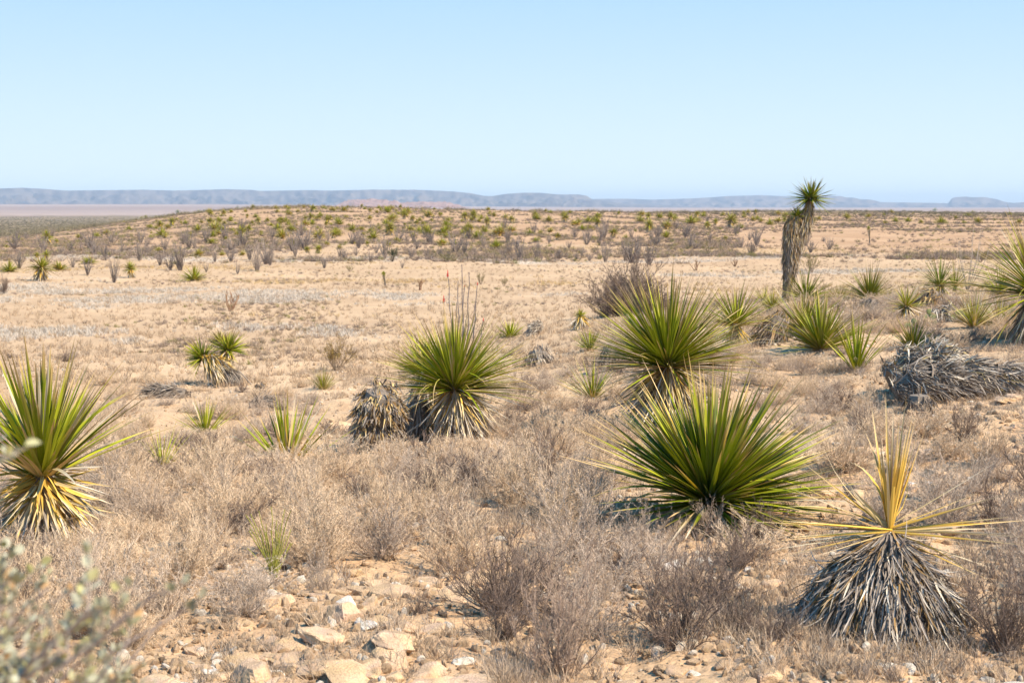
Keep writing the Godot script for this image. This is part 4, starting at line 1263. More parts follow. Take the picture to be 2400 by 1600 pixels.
func brush_plants() -> void:
	var protos := []
	for kind in 4:
		var row := []
		for s in [6, 4, 3, 4][kind]:
			row.append(brush_mesh(kind, 600 + kind * 20 + s))
		protos.append(row)
	var called := ["tan_brush", "grey_brush", "twiggy_brush", "dark_brush"]
	var look := ["fuzzy tan brush", "greyish twiggy brush", "open pinkish twig bush", "dark bare twig brush"]
	var r := RandomNumberGenerator.new()
	r.seed = 2
	for e in BRUSH:
		var k: int = e[4]
		var o := MeshInstance3D.new()
		o.mesh = protos[k][r.randi() % protos[k].size()]
		o.name = numbered(called[k])
		add_child(o)
		o.position = on_ground(e[0], e[1], 0.01)
		o.rotation.y = r.randf() * TAU
		o.scale = Vector3(e[2] * 0.54, e[3] * 1.12, e[2] * 0.54)
		var near := near_phrase(o.position)
		var label: String = ("low " if e[3] < 0.33 else "tall " if e[3] > 0.5 else "knee-high ") + ("narrow " if e[2] < 0.62 else "broad " if e[2] > 0.85 else "") + look[k] + " " + (near if near != "" else "on open slope away from big plants")
		tag(o, label, "brush", look[k] + " clumps")

func rocks() -> void:
	var tan_ := Color(0.59, 0.405, 0.25)
	var protos := []
	for s in 9:
		protos.append(rock_mesh(50 + s, [0.34, 0.5, 0.28, 0.62, 0.40, 0.32, 0.5, 0.24, 0.42][s], tan_ * [1.0, 0.9, 1.05, 0.95, 1.0, 0.92, 1.08, 1.0, 0.88][s], 9))
	var white := []
	for s in 3:
		white.append(rock_mesh(70 + s, 0.5, Color(0.72, 0.64, 0.54), 8))
	var r := RandomNumberGenerator.new()
	r.seed = 15
	var put := func(x: float, z: float, size: float, pale: bool, named: String, label: String, group: String, deep: float, which: int):
		var o := MeshInstance3D.new()
		o.mesh = white[which % 3] if pale else protos[which]
		o.name = numbered(named)
		add_child(o)
		o.scale = Vector3(size, size * r.randf_range(0.8, 1.2), size * r.randf_range(0.8, 1.2))
		o.position = on_ground(x, z) + Vector3(0, size * deep, 0)
		o.rotation = Vector3(r.randf_range(-0.25, 0.25), r.randf() * TAU, r.randf_range(-0.25, 0.25))
		tag(o, label, "rock", group)
	# rocks the picture singles out: x, z, size, pale
	for e in ROCK_BIG:
		put.call(e[0], e[1], e[2], e[3] == 1, "white_rock" if e[3] == 1 else "tan_boulder", e[4], "", 0.09, r.randi() % 9)
	for e in ROCKS:
		var pale: bool = e[3] == 1
		var at := on_ground(e[0], e[1])
		var near := near_phrase(at)
		var which := r.randi() % 9
		var label: String = ("fist-sized " if e[2] < 0.08 else "head-sized " if e[2] < 0.15 else "broad ") + ("chalky white stone" if pale else ["flat", "blocky", "slab-like", "chunky", "angular", "flat", "blocky", "thin", "angular"][which] + " tan limestone rock") + " " + (near if near != "" else "on bare soil away from the big plants")
		put.call(e[0], e[1], e[2], pale, "white_stone" if pale else "limestone_rock", label, "chalky white stones" if pale else "tan limestone rocks", 0.015, which)

func scatter(called: String, label: String, category: String, mesh: Mesh, places: Array, colours: Array) -> void:
	var mm := MultiMesh.new()
	mm.transform_format = MultiMesh.TRANSFORM_3D
	mm.use_colors = true
	mm.mesh = mesh
	mm.instance_count = places.size()
	for k in places.size():
		mm.set_instance_transform(k, places[k])
		mm.set_instance_color(k, colours[k])
	var o := MultiMeshInstance3D.new()
	o.name = called
	o.multimesh = mm
	add_child(o)
	o.set_meta("kind", "stuff")
	tag(o, label, category)

func tuft_mesh(seed_: int, blades: int, width: float, lean: float) -> ArrayMesh:
	var r := RandomNumberGenerator.new()
	r.seed = seed_
	var b := Builder.new()
	for k in blades:
		var phi := r.randf() * TAU
		var t := lean * sqrt(r.randf())
		var d := Vector3(sin(t) * cos(phi), cos(t), sin(t) * sin(phi))
		sliver(b, r, Vector3(r.randf_range(-0.25, 0.25), -0.03, r.randf_range(-0.25, 0.25)), d, r.randf_range(0.5, 1.05), width, Color.WHITE * r.randf_range(0.7, 1.1))
	return b.mesh(M.twig)

func ground_cover() -> void:
	var r := RandomNumberGenerator.new()
	r.seed = 99
	# gravel on the near slopes
	var pebble := rock_mesh(90, 0.6, Color.WHITE, 3)
	var places := []
	var colours := []
	while places.size() < 30000:
		var d := exp(r.randf_range(log(5.6), log(34.0)))
		var u := r.randf_range(-0.42, 0.42)
		var x := u * d
		var z := -d
		if fine_noise.get_noise_2d(x * 0.8, z * 0.8) < r.randf_range(-0.5, 0.3):
			continue
		var size := 0.012 + 0.065 * pow(r.randf(), 3.5)
		places.append(Transform3D(Basis.from_euler(Vector3(r.randf() * 6.0, r.randf() * 6.0, r.randf() * 6.0)) * Basis.from_scale(Vector3.ONE * size), on_ground(x, z) + Vector3(0, size * 0.12, 0)))
		var tone := r.randf_range(0.7, 1.15)
		colours.append(Color(0.52 * tone, 0.36 * tone, 0.225 * tone) if r.randf() < 0.86 else Color(0.66, 0.57, 0.46))
	scatter("gravel", "small tan stones and grit strewn over the soil", "gravel", pebble, places, colours)
	# low dry grass and twig litter on the near slopes
	var tufts := tuft_mesh(5, 26, 0.022, 1.0)
	places = []
	colours = []
	while places.size() < 15000:
		var d := exp(r.randf_range(log(6.0), log(40.0)))
		var x := r.randf_range(-0.42, 0.42) * d
		var z := -d
		var m := fine_noise.get_noise_2d(x * 0.45 + 50.0, z * 0.45)
		if m < r.randf_range(-0.25, 0.35):
			continue
		if d < 9.5 and x > -2.4 and x < -0.1 and r.randf() < 0.85:
			continue
		if x > 2.2 and d < 13.0 and r.randf() < 0.6:
			continue
		var h := r.randf_range(0.05, 0.17)
		places.append(Transform3D(Basis(Vector3.UP, r.randf() * TAU) * Basis.from_scale(Vector3(h * 0.8, h, h * 0.8)), on_ground(x, z)))
		var tone := r.randf_range(0.75, 1.15)
		colours.append(Color(0.46, 0.345, 0.24) * tone if r.randf() < 0.8 else Color(0.36, 0.29, 0.235) * tone)
	scatter("dry_grass", "short dry tan grass and twigs between the brush clumps", "grass", tufts, places, colours)
	# straw on the valley floor, in bands along it
	var straw := tuft_mesh(6, 14, 0.05, 0.8)
	places = []
	colours = []
	var tries := 0
	while places.size() < 30000 and tries < 190000:
		tries += 1
		var d := exp(r.randf_range(log(26.0), log(125.0)))
		var x := r.randf_range(-0.42, 0.42) * d
		var z := -d
		var band := patch_noise.get_noise_2d(x * 0.17 + 33.0, z * 0.62)
		var s := patch_noise.get_noise_2d(x * 2.3 + 90.0, z * 2.3)
		var keep := 0.07 + 0.7 * smoothstep(0.26, 0.5, band + s * 0.5) + 0.5 * smoothstep(0.20, 0.5, -band + s * 0.5) * smoothstep(42.0, 60.0, d)
		if r.randf() > keep:
			continue
		var h := r.randf_range(0.08, 0.22)
		places.append(Transform3D(Basis(Vector3.UP, r.randf() * TAU) * Basis.from_scale(Vector3(h, h, h)), on_ground(x, z)))
		var tone := r.randf_range(0.8, 1.12)
		if band + s * 0.5 > 0.24 and r.randf() < 0.75:
			colours.append(Color(0.58, 0.51, 0.43) * tone)
		elif -band + s * 0.5 > 0.22 and r.randf() < 0.6 * smoothstep(42.0, 60.0, d):
			colours.append(Color(0.56, 0.40, 0.20) * tone)
		else:
			colours.append(Color(0.45, 0.33, 0.22) * tone)
	scatter("straw_grass", "bleached and yellow grass lying in bands across the valley floor", "grass", straw, places, colours)
	# tiny shrubs too many to count over the valley, hill and plateau
	var low := tuft_mesh(7, 34, 0.035, 1.25)
	places = []
	colours = []
	tries = 0
	while places.size() < 44000 and tries < 160000:
		tries += 1
		var d := exp(r.randf_range(log(30.0), log(620.0)))
		var x := r.randf_range(-0.42, 0.42) * d
		var z := -d
		var m := fine_noise.get_noise_2d(x * 0.12, z * 0.12)
		var want := 0.12 if d < 92.0 else 1.0
		if d > 105.0 and d < 165.0 and x > d * 0.16:
			want = 0.12
		if r.randf() > want * (smoothstep(-0.35, 0.3, m) if d > 92.0 else 2.0 * smoothstep(0.05, 0.45, m)):
			continue
		var h := r.randf_range(0.18, 0.55) * (1.0 if d > 92.0 else 0.4)
		places.append(Transform3D(Basis(Vector3.UP, r.randf() * TAU) * Basis.from_scale(Vector3(h * 1.2, h, h * 1.2)), on_ground(x, z)))
		var tone := r.randf_range(0.65, 1.15)
		var q := r.randf()
		if q < 0.55:
			colours.append(Color(0.27, 0.205, 0.165) * tone)
		elif q < 0.82:
			colours.append(Color(0.36, 0.265, 0.17) * tone)
		else:
			colours.append(Color(0.22, 0.20, 0.065) * tone)
	scatter("low_scrub", "tiny grey and olive scrub dotting the far slope and plateau", "scrub", low, places, colours)
	# the grey-green scrub plain beyond the hill
	places = []
	colours = []
	for k in 16000:
		var d := exp(r.randf_range(log(280.0), log(1700.0)))
		var u := r.randf_range(-0.44, -0.14) if r.randf() < 0.8 else r.randf_range(-0.14, 0.44)
		var h := r.randf_range(0.5, 1.3)
		places.append(Transform3D(Basis(Vector3.UP, r.randf() * TAU) * Basis.from_scale(Vector3(h * 1.3, h, h * 1.3)), on_ground(u * d, -d)))
		colours.append(Color(0.20, 0.168, 0.105) * r.randf_range(0.6, 1.4))
	scatter("scrub_plain", "dark grey-green scrub covering the plain beyond the hill", "scrub", low, places, colours)

func near_shrub() -> void:
	# silvery leafy shrub close to the lens, out of focus
	var r := RandomNumberGenerator.new()
	r.seed = 70
	var x0 := -0.88
	var z0 := -1.62
	var base := ground(x0, z0)
	var o := thing("silver_shrub", "silvery green leafy shrub close up and blurred, its twigs crossing the brush", "shrub", Vector3(x0, base, z0))
	var wood := Builder.new()
	var leaves := Builder.new()
	var eye := EYE - base
	# twig ends: x and height relative to the eye
	for e in SHRUB_TIPS:
		var tip := Vector3(e[0] - x0, eye + e[1], e[2] - z0)
		var from := Vector3(r.randf_range(-0.05, 0.05), tip.y - r.randf_range(0.10, 0.32), r.randf_range(-0.10, 0.10))
		var pts := PackedVector3Array()
		for k in 9:
			var t := k / 8.0
			pts.append(from.lerp(tip, t) + Vector3(0, -0.05 * sin(t * PI), 0) + Vector3(r.randf_range(-1, 1), r.randf_range(-1, 1), r.randf_range(-1, 1)) * 0.008)
		tube(wood, pts, 0.0042, 0.0012, Color(0.16, 0.125, 0.105), Color(0.30, 0.25, 0.22), 5)
		tube(wood, PackedVector3Array([Vector3(0, -0.05, 0), from * Vector3(0.5, 0.5, 0.5), from]), 0.012, 0.005, Color(0.16, 0.13, 0.11), Color(0.18, 0.14, 0.12), 6)
		for g in 10:
			var gt := r.randf_range(3.0, 8.0)
			var g0 := mini(int(gt), 7)
			var root := pts[g0].lerp(pts[g0 + 1], gt - g0)
			var gd := ((pts[8] - pts[4]).normalized() + Vector3(r.randf_range(-0.9, 0.9), r.randf_range(-0.2, 1.0), r.randf_range(-0.9, 0.9))).normalized()
			var gl := r.randf_range(0.03, 0.075)
			tube(wood, PackedVector3Array([root, root + gd * gl]), 0.0014, 0.0008, Color(0.30, 0.25, 0.22), Color(0.38, 0.34, 0.26), 3)
			for k in 6:
				var p := root + gd * gl * r.randf_range(0.15, 1.05)
				var d := (gd * 0.7 + Vector3(r.randf_range(-1, 1), r.randf_range(-0.3, 1.0), r.randf_range(-1, 1))).normalized()
				var col := Color(0.37, 0.37, 0.29).lerp(Color(0.36, 0.33, 0.13), pow(r.randf(), 2.5)) * r.randf_range(0.7, 1.2)
				if r.randf() < 0.08:
					col = Color(0.42, 0.27, 0.14)
				var l := r.randf_range(0.007, 0.017)
				var side := d.cross(Vector3(r.randf_range(-1, 1), r.randf_range(-1, 1), r.randf_range(-1, 1))).normalized() * l * 0.34
				var s := leaves.v.size()
				var lift := d.cross(side).normalized() * l * 0.12
				for q in [p, p + d * l * 0.35 - side + lift, p + d * l * 0.4, p + d * l * 0.35 + side + lift, p + d * l * 0.75 - side * 0.8 + lift, p + d * l * 0.75 + side * 0.8 + lift, p + d * l]:
					leaves.v.append(q)
					leaves.c.append(col)
				leaves.i.append_array([s, s + 1, s + 2, s, s + 2, s + 3, s + 1, s + 4, s + 2, s + 2, s + 5, s + 3, s + 2, s + 4, s + 6, s + 2, s + 6, s + 5])
	part("twigs", wood.mesh(M.twig), o)
	part("foliage", leaves.mesh(M.leaf), o, true)

# ------------------------------------------------------------------ places, in metres: x, z, then sizes
# brush: x, z, width, height, kind
const BRUSH := [[-0.319, -8.805, 0.917, 0.539, 0],
	[-0.9, -9.76, 0.717, 0.568, 0],
	[-1.549, -10.455, 0.96, 0.56, 0],
	[-1.409, -7.301, 0.514, 0.335, 1],
	[-1.092, -7.916, 0.364, 0.315, 1],
	[-1.945, -8.233, 0.832, 0.504, 0],
	[-2.476, -8.2, 0.828, 0.351, 0],
	[-2.87, -8.228, 0.655, 0.302, 0],
	[0.229, -6.401, 0.666, 0.627, 2],
	[0.811, -6.728, 0.783, 0.597, 3],
	[1.096, -7.545, 0.693, 0.439, 3],
	[0.845, -9.216, 0.649, 0.367, 1],
	[1.397, -9.663, 0.562, 0.311, 1],
	[1.7, -9.508, 0.553, 0.32, 3],
	[1.101, -9.578, 0.499, 0.235, 1],
	[2.36, -6.633, 0.65, 0.569, 3],
	[2.181, -6.861, 0.567, 0.399, 3],
	[1.258, -6.633, 0.406, 0.244, 3],
	[4.149, -12.901, 0.592, 0.434, 3],
	[3.447, -10.332, 0.601, 0.348, 1],
	[-0.582, -10.63, 0.846, 0.553, 0],
	[-2.004, -10.283, 0.881, 0.472, 0],
	[0.014, -11.241, 0.895, 0.619, 0],
	[-2.617, -9.587, 0.704, 0.264, 0],
	[0.544, -11.371, 0.766, 0.487, 1],
	[1.36, -8.307, 0.585, 0.356, 3],
	[0.502, -7.865, 0.482, 0.385, 1],
	[1.132, -6.889, 0.38, 0.274, 3],
	[-0.496, -7.337, 0.202, 0.157, 3],
	[2.841, -11.103, 0.442, 0.238, 1],
	[3.237, -9.005, 0.551, 0.414, 1],
	[0.449, -13.925, 0.853, 0.554, 0],
	[-1.656, -12.822, 1.021, 0.589, 0],
	[-2.763, -12.427, 0.837, 0.495, 0],
	[0.346, -9.888, 0.507, 0.253, 0],
	[6.302, -29.643, 0.764, 0.294, 1],
	[9.842, -33.034, 0.834, 0.383, 1],
	[-1.746, -11.484, 0.74, 0.387, 1],
	[0.756, -12.029, 0.523, 0.257, 3],
	[10.714, -30.297, 0.576, 0.263, 1],
	[7.017, -24.385, 0.827, 0.312, 0],
	[-1.614, -11.015, 0.539, 0.261, 1],
	[2.783, -7.147, 0.703, 0.355, 1],
	[-0.036, -6.964, 0.565, 0.35, 3],
	[-0.131, -13.881, 0.74, 0.312, 0],
	[12.271, -33.359, 0.637, 0.269, 0],
	[3.66, -23.508, 0.748, 0.319, 1],
	[-6.681, -17.098, 0.532, 0.321, 1],
	[2.969, -25.175, 0.573, 0.274, 1],
	[3.957, -21.474, 0.757, 0.204, 1],
	[2.573, -23.501, 0.437, 0.17, 0],
	[-3.411, -9.563, 0.659, 0.196, 0],
	[-3.642, -17.366, 0.425, 0.146, 0],
	[-2.602, -25.788, 0.686, 0.248, 1],
	[8.091, -31.753, 0.771, 0.368, 0],
	[0.639, -8.331, 0.979, 0.371, 1],
	[-2.932, -13.393, 0.986, 0.494, 3],
	[1.578, -18.996, 0.475, 0.238, 0],
	[-6.447, -17.384, 0.619, 0.409, 3],
	[-6.269, -16.142, 0.607, 0.353, 1],
	[0.568, -14.459, 0.566, 0.274, 1],
	[-8.623, -24.975, 0.773, 0.391, 1],
	[13.089, -32.833, 0.446, 0.23, 0],
	[-6.203, -21.221, 0.815, 0.316, 1],
	[-3.526, -13.009, 0.522, 0.248, 0],
	[-2.629, -7.427, 0.871, 0.517, 0],
	[-1.987, -13.393, 0.745, 0.262, 0],
	[0.42, -10.162, 0.875, 0.498, 0],
	[-2.3, -7.664, 0.619, 0.404, 1],
	[-7.735, -21.662, 0.83, 0.403, 0],
	[3.019, -7.983, 0.91, 0.439, 1],
	[-2.501, -11.797, 0.807, 0.428, 0],
	[4.65, -19.09, 0.787, 0.319, 1],
	[3.245, -16.891, 0.466, 0.171, 0],
	[3.024, -14.52, 0.625, 0.327, 1],
	[-0.367, -13.326, 0.577, 0.281, 0],
	[-5.445, -14.545, 0.582, 0.387, 1],
	[-5.877, -21.815, 0.436, 0.175, 0],
	[6.352, -16.217, 0.574, 0.216, 0],
	[7.165, -21.685, 0.616, 0.315, 0],
	[-3.786, -25.289, 0.46, 0.186, 0],
	[0.821, -13.326, 0.531, 0.324, 0],
	[-1.568, -9.159, 0.549, 0.3, 0],
	[4.007, -19.285, 0.613, 0.313, 1],
	[5.759, -31.57, 0.539, 0.274, 0],
	[-2.122, -7.171, 0.93, 0.553, 1],
	[1.464, -8.738, 0.969, 0.294, 0],
	[-1.616, -25.075, 0.841, 0.308, 1],
	[2.513, -26.581, 0.486, 0.249, 1],
	[-4.795, -12.233, 0.793, 0.391, 0],
	[-4.201, -11.102, 0.691, 0.387, 1],
	[4.9, -12.696, 0.846, 0.511, 1],
	[0.357, -20.104, 0.458, 0.172, 0],
	[3.549, -17.09, 0.555, 0.295, 0],
	[1.967, -22.151, 0.645, 0.338, 0],
	[0.923, -8.684, 0.612, 0.284, 1],
	[7.796, -25.742, 0.602, 0.264, 1],
	[2.898, -19.042, 0.451, 0.203, 1],
	[-0.488, -26.187, 0.507, 0.197, 0],
	[6.114, -25.162, 0.818, 0.438, 1],
	[-10.19, -32.109, 0.452, 0.18, 0],
	[-7.428, -22.308, 0.656, 0.281, 0],
	[-3.515, -21.529, 0.629, 0.267, 1],
	[4.782, -20.686, 0.551, 0.17, 3],
	[-4.615, -11.928, 0.729, 0.392, 1],
	[-1.235, -23.645, 0.809, 0.387, 1],
	[-2.667, -7.002, 0.707, 0.46, 1],
	[4.98, -13.185, 0.711, 0.291, 1],
	[8.858, -28.737, 0.433, 0.222, 3],
	[-5.125, -17.617, 0.816, 0.543, 0],
	[0.909, -7.917, 0.684, 0.383, 1],
	[-3.178, -16.765, 0.736, 0.354, 1],
	[0.044, -13.114, 0.896, 0.415, 1],
	[-4.454, -11.633, 0.725, 0.435, 3],
	[0.291, -12.114, 0.969, 0.647, 3],
	[0.507, -22.064, 0.818, 0.339, 1],
	[-7.447, -25.717, 0.635, 0.295, 0],
	[3.125, -8.354, 0.638, 0.402, 1],
	[-2.559, -8.821, 0.87, 0.292, 0],
	[5.033, -28.487, 0.698, 0.36, 0],
	[-4.39, -22.735, 0.426, 0.213, 1],
	[-0.798, -28.952, 0.517, 0.211, 3],
	[-3.044, -9.24, 0.54, 0.236, 1],
	[-4.989, -19.175, 0.634, 0.308, 0],
	[2.131, -16.401, 0.758, 0.135, 0],
	[-1.517, -7.876, 0.945, 0.191, 1],
	[3.356, -18.731, 0.599, 0.252, 0],
	[-2.768, -10.818, 0.895, 0.465, 1],
	[-0.843, -31.119, 0.752, 0.286, 1],
	[2.951, -7.571, 0.719, 0.368, 1],
	[0.579, -24.937, 0.448, 0.209, 1],
	[1.92, -22.886, 0.511, 0.249, 1],
	[9.275, -27.642, 0.567, 0.296, 0],
	[-0.897, -13.14, 0.564, 0.339, 1],
	[2.557, -15.107, 0.763, 0.237, 1],
	[6.305, -23.378, 0.652, 0.292, 0],
	[3.618, -17.555, 0.717, 0.266, 0],
	[-7.385, -26.183, 0.431, 0.216, 0],
	[-0.689, -13.986, 0.738, 0.321, 0],
	[5.2, -24.306, 0.78, 0.369, 1],
	[-0.501, -12.77, 0.513, 0.285, 1],
	[4.25, -20.219, 0.815, 0.271, 0],
	[-1.245, -9.023, 0.841, 0.527, 0],
	[-3.332, -8.446, 0.801, 0.5, 1],
	[0.529, -17.882, 0.606, 0.267, 1],
	[-1.58, -9.617, 0.535, 0.307, 0],
	[1.483, -19.638, 0.735, 0.32, 0],
	[5.993, -26.875, 0.713, 0.273, 1],
	[-0.373, -15.306, 0.489, 0.17, 0],
	[1.784, -19.372, 0.606, 0.233, 0],
	[-3.776, -13.95, 0.847, 0.48, 3],
	[2.505, -26.23, 0.5, 0.224, 0],
	[10.902, -30.958, 0.789, 0.429, 0],
	[-2.376, -13.903, 0.909, 0.218, 0],
	[0.969, -14.964, 0.808, 0.398, 0],
	[3.729, -9.532, 0.611, 0.339, 0],
	[5.873, -25.972, 0.497, 0.204, 0],
	[-5.781, -14.762, 0.786, 0.508, 1],
	[5.088, -26.025, 0.562, 0.243, 0],
	[-3.951, -24.121, 0.429, 0.2, 0],
	[-1.883, -7.513, 0.773, 0.365, 1],
	[1.394, -16.522, 0.558, 0.202, 1],
	[-2.89, -9.082, 0.51, 0.257, 0],
	[2.061, -20.621, 0.522, 0.215, 3],
	[-2.642, -13.623, 0.743, 0.256, 1],
	[-6.57, -18.023, 0.706, 0.372, 1],
	[3.528, -21.06, 0.523, 0.247, 1],
	[6.467, -24.613, 0.606, 0.32, 3],
	[2.114, -15.779, 0.793, 0.205, 3],
	[-0.077, -14.822, 0.664, 0.209, 3],
	[-1.977, -14.421, 0.58, 0.152, 0],
	[-1.735, -28.633, 0.535, 0.29, 1],
	[9.564, -29.3, 0.845, 0.39, 0],
	[-0.577, -15.495, 0.828, 0.157, 0],
	[2.741, -19.901, 0.581, 0.225, 0],
	[-2.843, -17.028, 0.445, 0.291, 3],
	[1.945, -26.021, 0.525, 0.195, 1],
	[-7.418, -21.732, 0.704, 0.371, 1],
	[-3.057, -11.62, 0.758, 0.395, 0],
	[7.835, -22.637, 0.799, 0.302, 0],
	[-3.255, -13.312, 0.556, 0.227, 3],
	[-2.297, -12.978, 0.746, 0.312, 3],
	[-1.922, -11.883, 0.804, 0.411, 1],
	[-3.142, -22.091, 0.565, 0.305, 1],
	[10.407, -26.72, 0.604, 0.27, 0],
	[1.38, -22.946, 0.831, 0.38, 1],
	[1.147, -16.191, 0.474, 0.182, 1],
	[4.984, -25.125, 0.59, 0.227, 1],
	[-3.749, -20.671, 0.676, 0.342, 1],
	[1.963, -19.185, 0.538, 0.261, 0],
	[3.731, -14.741, 0.574, 0.286, 1],
	[7.417, -18.902, 0.591, 0.226, 1],
	[8.911, -29.091, 0.538, 0.266, 3],
	[-3.907, -17.444, 0.832, 0.147, 0],
	[0.355, -7.444, 0.659, 0.384, 1],
	[1.468, -24.064, 0.665, 0.34, 0],
	[12.722, -33.246, 0.509, 0.251, 0],
	[-2.056, -9.223, 0.714, 0.468, 0],
	[9.903, -25.982, 0.503, 0.221, 0],
	[-5.001, -13.333, 0.709, 0.379, 1],
	[10.333, -28.508, 0.717, 0.338, 3],
	[-0.767, -24.103, 0.824, 0.38, 1],
	[-5.493, -22.38, 0.688, 0.177, 1],
	[2.559, -24.463, 0.514, 0.24, 1],
	[-1.936, -9.671, 0.73, 0.399, 3],
	[-3.174, -17.884, 0.641, 0.25, 0],
	[0.595, -12.399, 0.588, 0.338, 1],
	[0.791, -15.944, 0.528, 0.214, 3],
	[-5.824, -20.976, 0.846, 0.448, 1],
	[-0.012, -30.135, 0.487, 0.261, 1],
	[-0.33, -12.318, 0.93, 0.474, 3],
	[-3.735, -17.004, 0.634, 0.182, 3],
	[1.868, -20.236, 0.71, 0.305, 1],
	[-2.714, -13.057, 0.926, 0.469, 0],
	[-4.39, -14.917, 0.594, 0.284, 0],
	[3.662, -22.599, 0.57, 0.221, 0],
	[0.194, -19.031, 0.598, 0.22, 3],
	[-7.062, -21.935, 0.758, 0.344, 1],
	[11.231, -28.261, 0.509, 0.224, 0],
	[1.916, -26.869, 0.848, 0.426, 1],
	[0.582, -22.619, 0.563, 0.299, 1],
	[-1.974, -25.898, 0.5, 0.24, 1],
	[-6.788, -26.351, 0.828, 0.346, 0],
	[3.779, -15.191, 0.507, 0.245, 0],
	[-0.831, -9.347, 0.516, 0.275, 3],
	[-1.144, -15.049, 0.542, 0.223, 0],
	[0.409, -17.076, 0.644, 0.326, 1],
	[-3.663, -27.066, 0.625, 0.172, 1],
	[3.396, -21.931, 0.734, 0.35, 0],
	[-2.961, -14.107, 0.816, 0.374, 0],
	[7.036, -26.35, 0.64, 0.329, 1],
	[-3.165, -12.708, 0.646, 0.288, 0],
	[6.797, -25.336, 0.555, 0.227, 0],
	[0.327, -10.578, 0.948, 0.63, 1],
	[-3.812, -23.446, 0.698, 0.346, 0],
	[-1.234, -11.544, 0.541, 0.357, 3],
	[-0.051, -7.416, 0.894, 0.588, 3],
	[-4.537, -15.828, 0.455, 0.286, 0],
	[-0.083, -22.207, 0.634, 0.278, 0],
	[0.417, -16.164, 0.569, 0.337, 0],
	[-3.234, -15.534, 0.506, 0.262, 0],
	[7.825, -29.606, 0.767, 0.317, 1],
	[0.99, -18.338, 0.666, 0.236, 3],
	[-5.648, -25.541, 0.745, 0.157, 0],
	[0.098, -16.174, 0.783, 0.403, 1],
	[-1.902, -6.895, 0.627, 0.385, 0],
	[-3.602, -9.938, 0.658, 0.147, 0],
	[0.425, -8.988, 0.961, 0.638, 1],
	[-1.18, -14.35, 0.671, 0.297, 0],
	[-8.024, -23.014, 0.814, 0.336, 0],
	[7.011, -27.399, 0.721, 0.359, 1],
	[6.929, -29.993, 0.592, 0.32, 3],
	[-11.792, -30.731, 0.796, 0.369, 0],
	[-1.088, -24.224, 0.574, 0.287, 1],
	[8.438, -24.098, 0.587, 0.292, 1],
	[3.89, -17.032, 0.654, 0.249, 1],
	[-3.989, -17.05, 0.474, 0.186, 1],
	[-4.369, -20.749, 0.693, 0.287, 1],
	[0.017, -7.775, 0.785, 0.39, 3],
	[1.406, -17.11, 0.574, 0.141, 0],
	[12.095, -32.512, 0.779, 0.421, 0],
	[10.281, -32.975, 0.604, 0.235, 1],
	[5.093, -27.432, 0.657, 0.299, 0],
	[-0.511, -13.028, 0.693, 0.41, 1],
	[0.988, -14.19, 0.506, 0.256, 1],
	[-0.87, -8.999, 0.795, 0.485, 1],
	[3.971, -15.832, 0.689, 0.286, 0],
	[0.199, -8.322, 0.592, 0.388, 1],
	[3.821, -10.046, 0.809, 0.465, 3],
	[6.659, -22.132, 0.683, 0.288, 3],
	[4.093, -10.238, 0.67, 0.416, 1],
	[7.295, -19.158, 0.796, 0.396, 1],
	[-4.632, -17.434, 0.438, 0.287, 0],
	[5.286, -27.868, 0.696, 0.278, 3],
	[2.267, -19.892, 0.849, 0.357, 1],
	[3.859, -19.794, 0.474, 0.225, 1],
	[0.729, -14.73, 0.793, 0.491, 0],
	[6.432, -31.545, 0.83, 0.406, 0],
	[7.323, -28.446, 0.775, 0.319, 1],
	[-3.387, -15.853, 0.537, 0.273, 0],
	[4.306, -25.719, 0.497, 0.189, 1],
	[-2.167, -24.444, 0.655, 0.259, 0],
	[-5.844, -19.539, 0.567, 0.239, 1],
	[11.75, -33.827, 0.625, 0.284, 0],
	[3.224, -18.966, 0.673, 0.355, 1],
	[11.313, -31.683, 0.85, 0.332, 3],
	[10.493, -26.965, 0.5, 0.263, 0],
	[-0.86, -25.069, 0.722, 0.265, 1],
	[2.234, -21.736, 0.46, 0.22, 1],
	[7.231, -18.642, 0.606, 0.325, 0],
	[0.374, -6.909, 0.594, 0.351, 1],
	[1.778, -23.227, 0.817, 0.327, 3],
	[5.632, -26.975, 0.524, 0.194, 1],
	[9.469, -24.315, 0.769, 0.289, 0],
	[9.836, -27.515, 0.649, 0.243, 0],
	[-4.22, -23.152, 0.775, 0.324, 0],
	[2.197, -15.321, 0.751, 0.248, 1],
	[0.022, -17.924, 0.571, 0.231, 3],
	[0.122, -12.697, 0.917, 0.442, 0],
	[7.742, -27.54, 0.512, 0.244, 0],
	[-2.603, -16.983, 0.47, 0.286, 0],
	[3.016, -16.955, 0.563, 0.277, 1],
	[-3.079, -11.3, 0.67, 0.305, 1],
	[6.101, -23.944, 0.521, 0.283, 0],
	[1.832, -24.458, 0.719, 0.361, 3],
	[7.532, -22.924, 0.461, 0.183, 3],
	[-4.841, -21.35, 0.714, 0.253, 1],
	[9.006, -32.109, 0.529, 0.239, 0],
	[-6.489, -19.703, 0.464, 0.177, 0],
	[3.733, -16.025, 0.802, 0.362, 3],
	[9.103, -24.213, 0.811, 0.355, 1],
	[8.125, -30.43, 0.848, 0.46, 1],
	[7.433, -24.718, 0.543, 0.256, 1],
	[2.164, -27.772, 0.73, 0.367, 1],
	[9.609, -28.801, 0.763, 0.301, 1],
	[4.128, -20.782, 0.525, 0.226, 0],
	[2.786, -19.511, 0.76, 0.314, 1],
	[-2.343, -6.895, 0.705, 0.323, 0],
	[2.016, -28.298, 0.772, 0.28, 0],
	[7.684, -33.476, 0.512, 0.263, 0],
	[11.89, -29.954, 0.442, 0.197, 0],
	[0.152, -30.407, 0.747, 0.322, 1],
	[6.162, -33.485, 0.555, 0.272, 1],
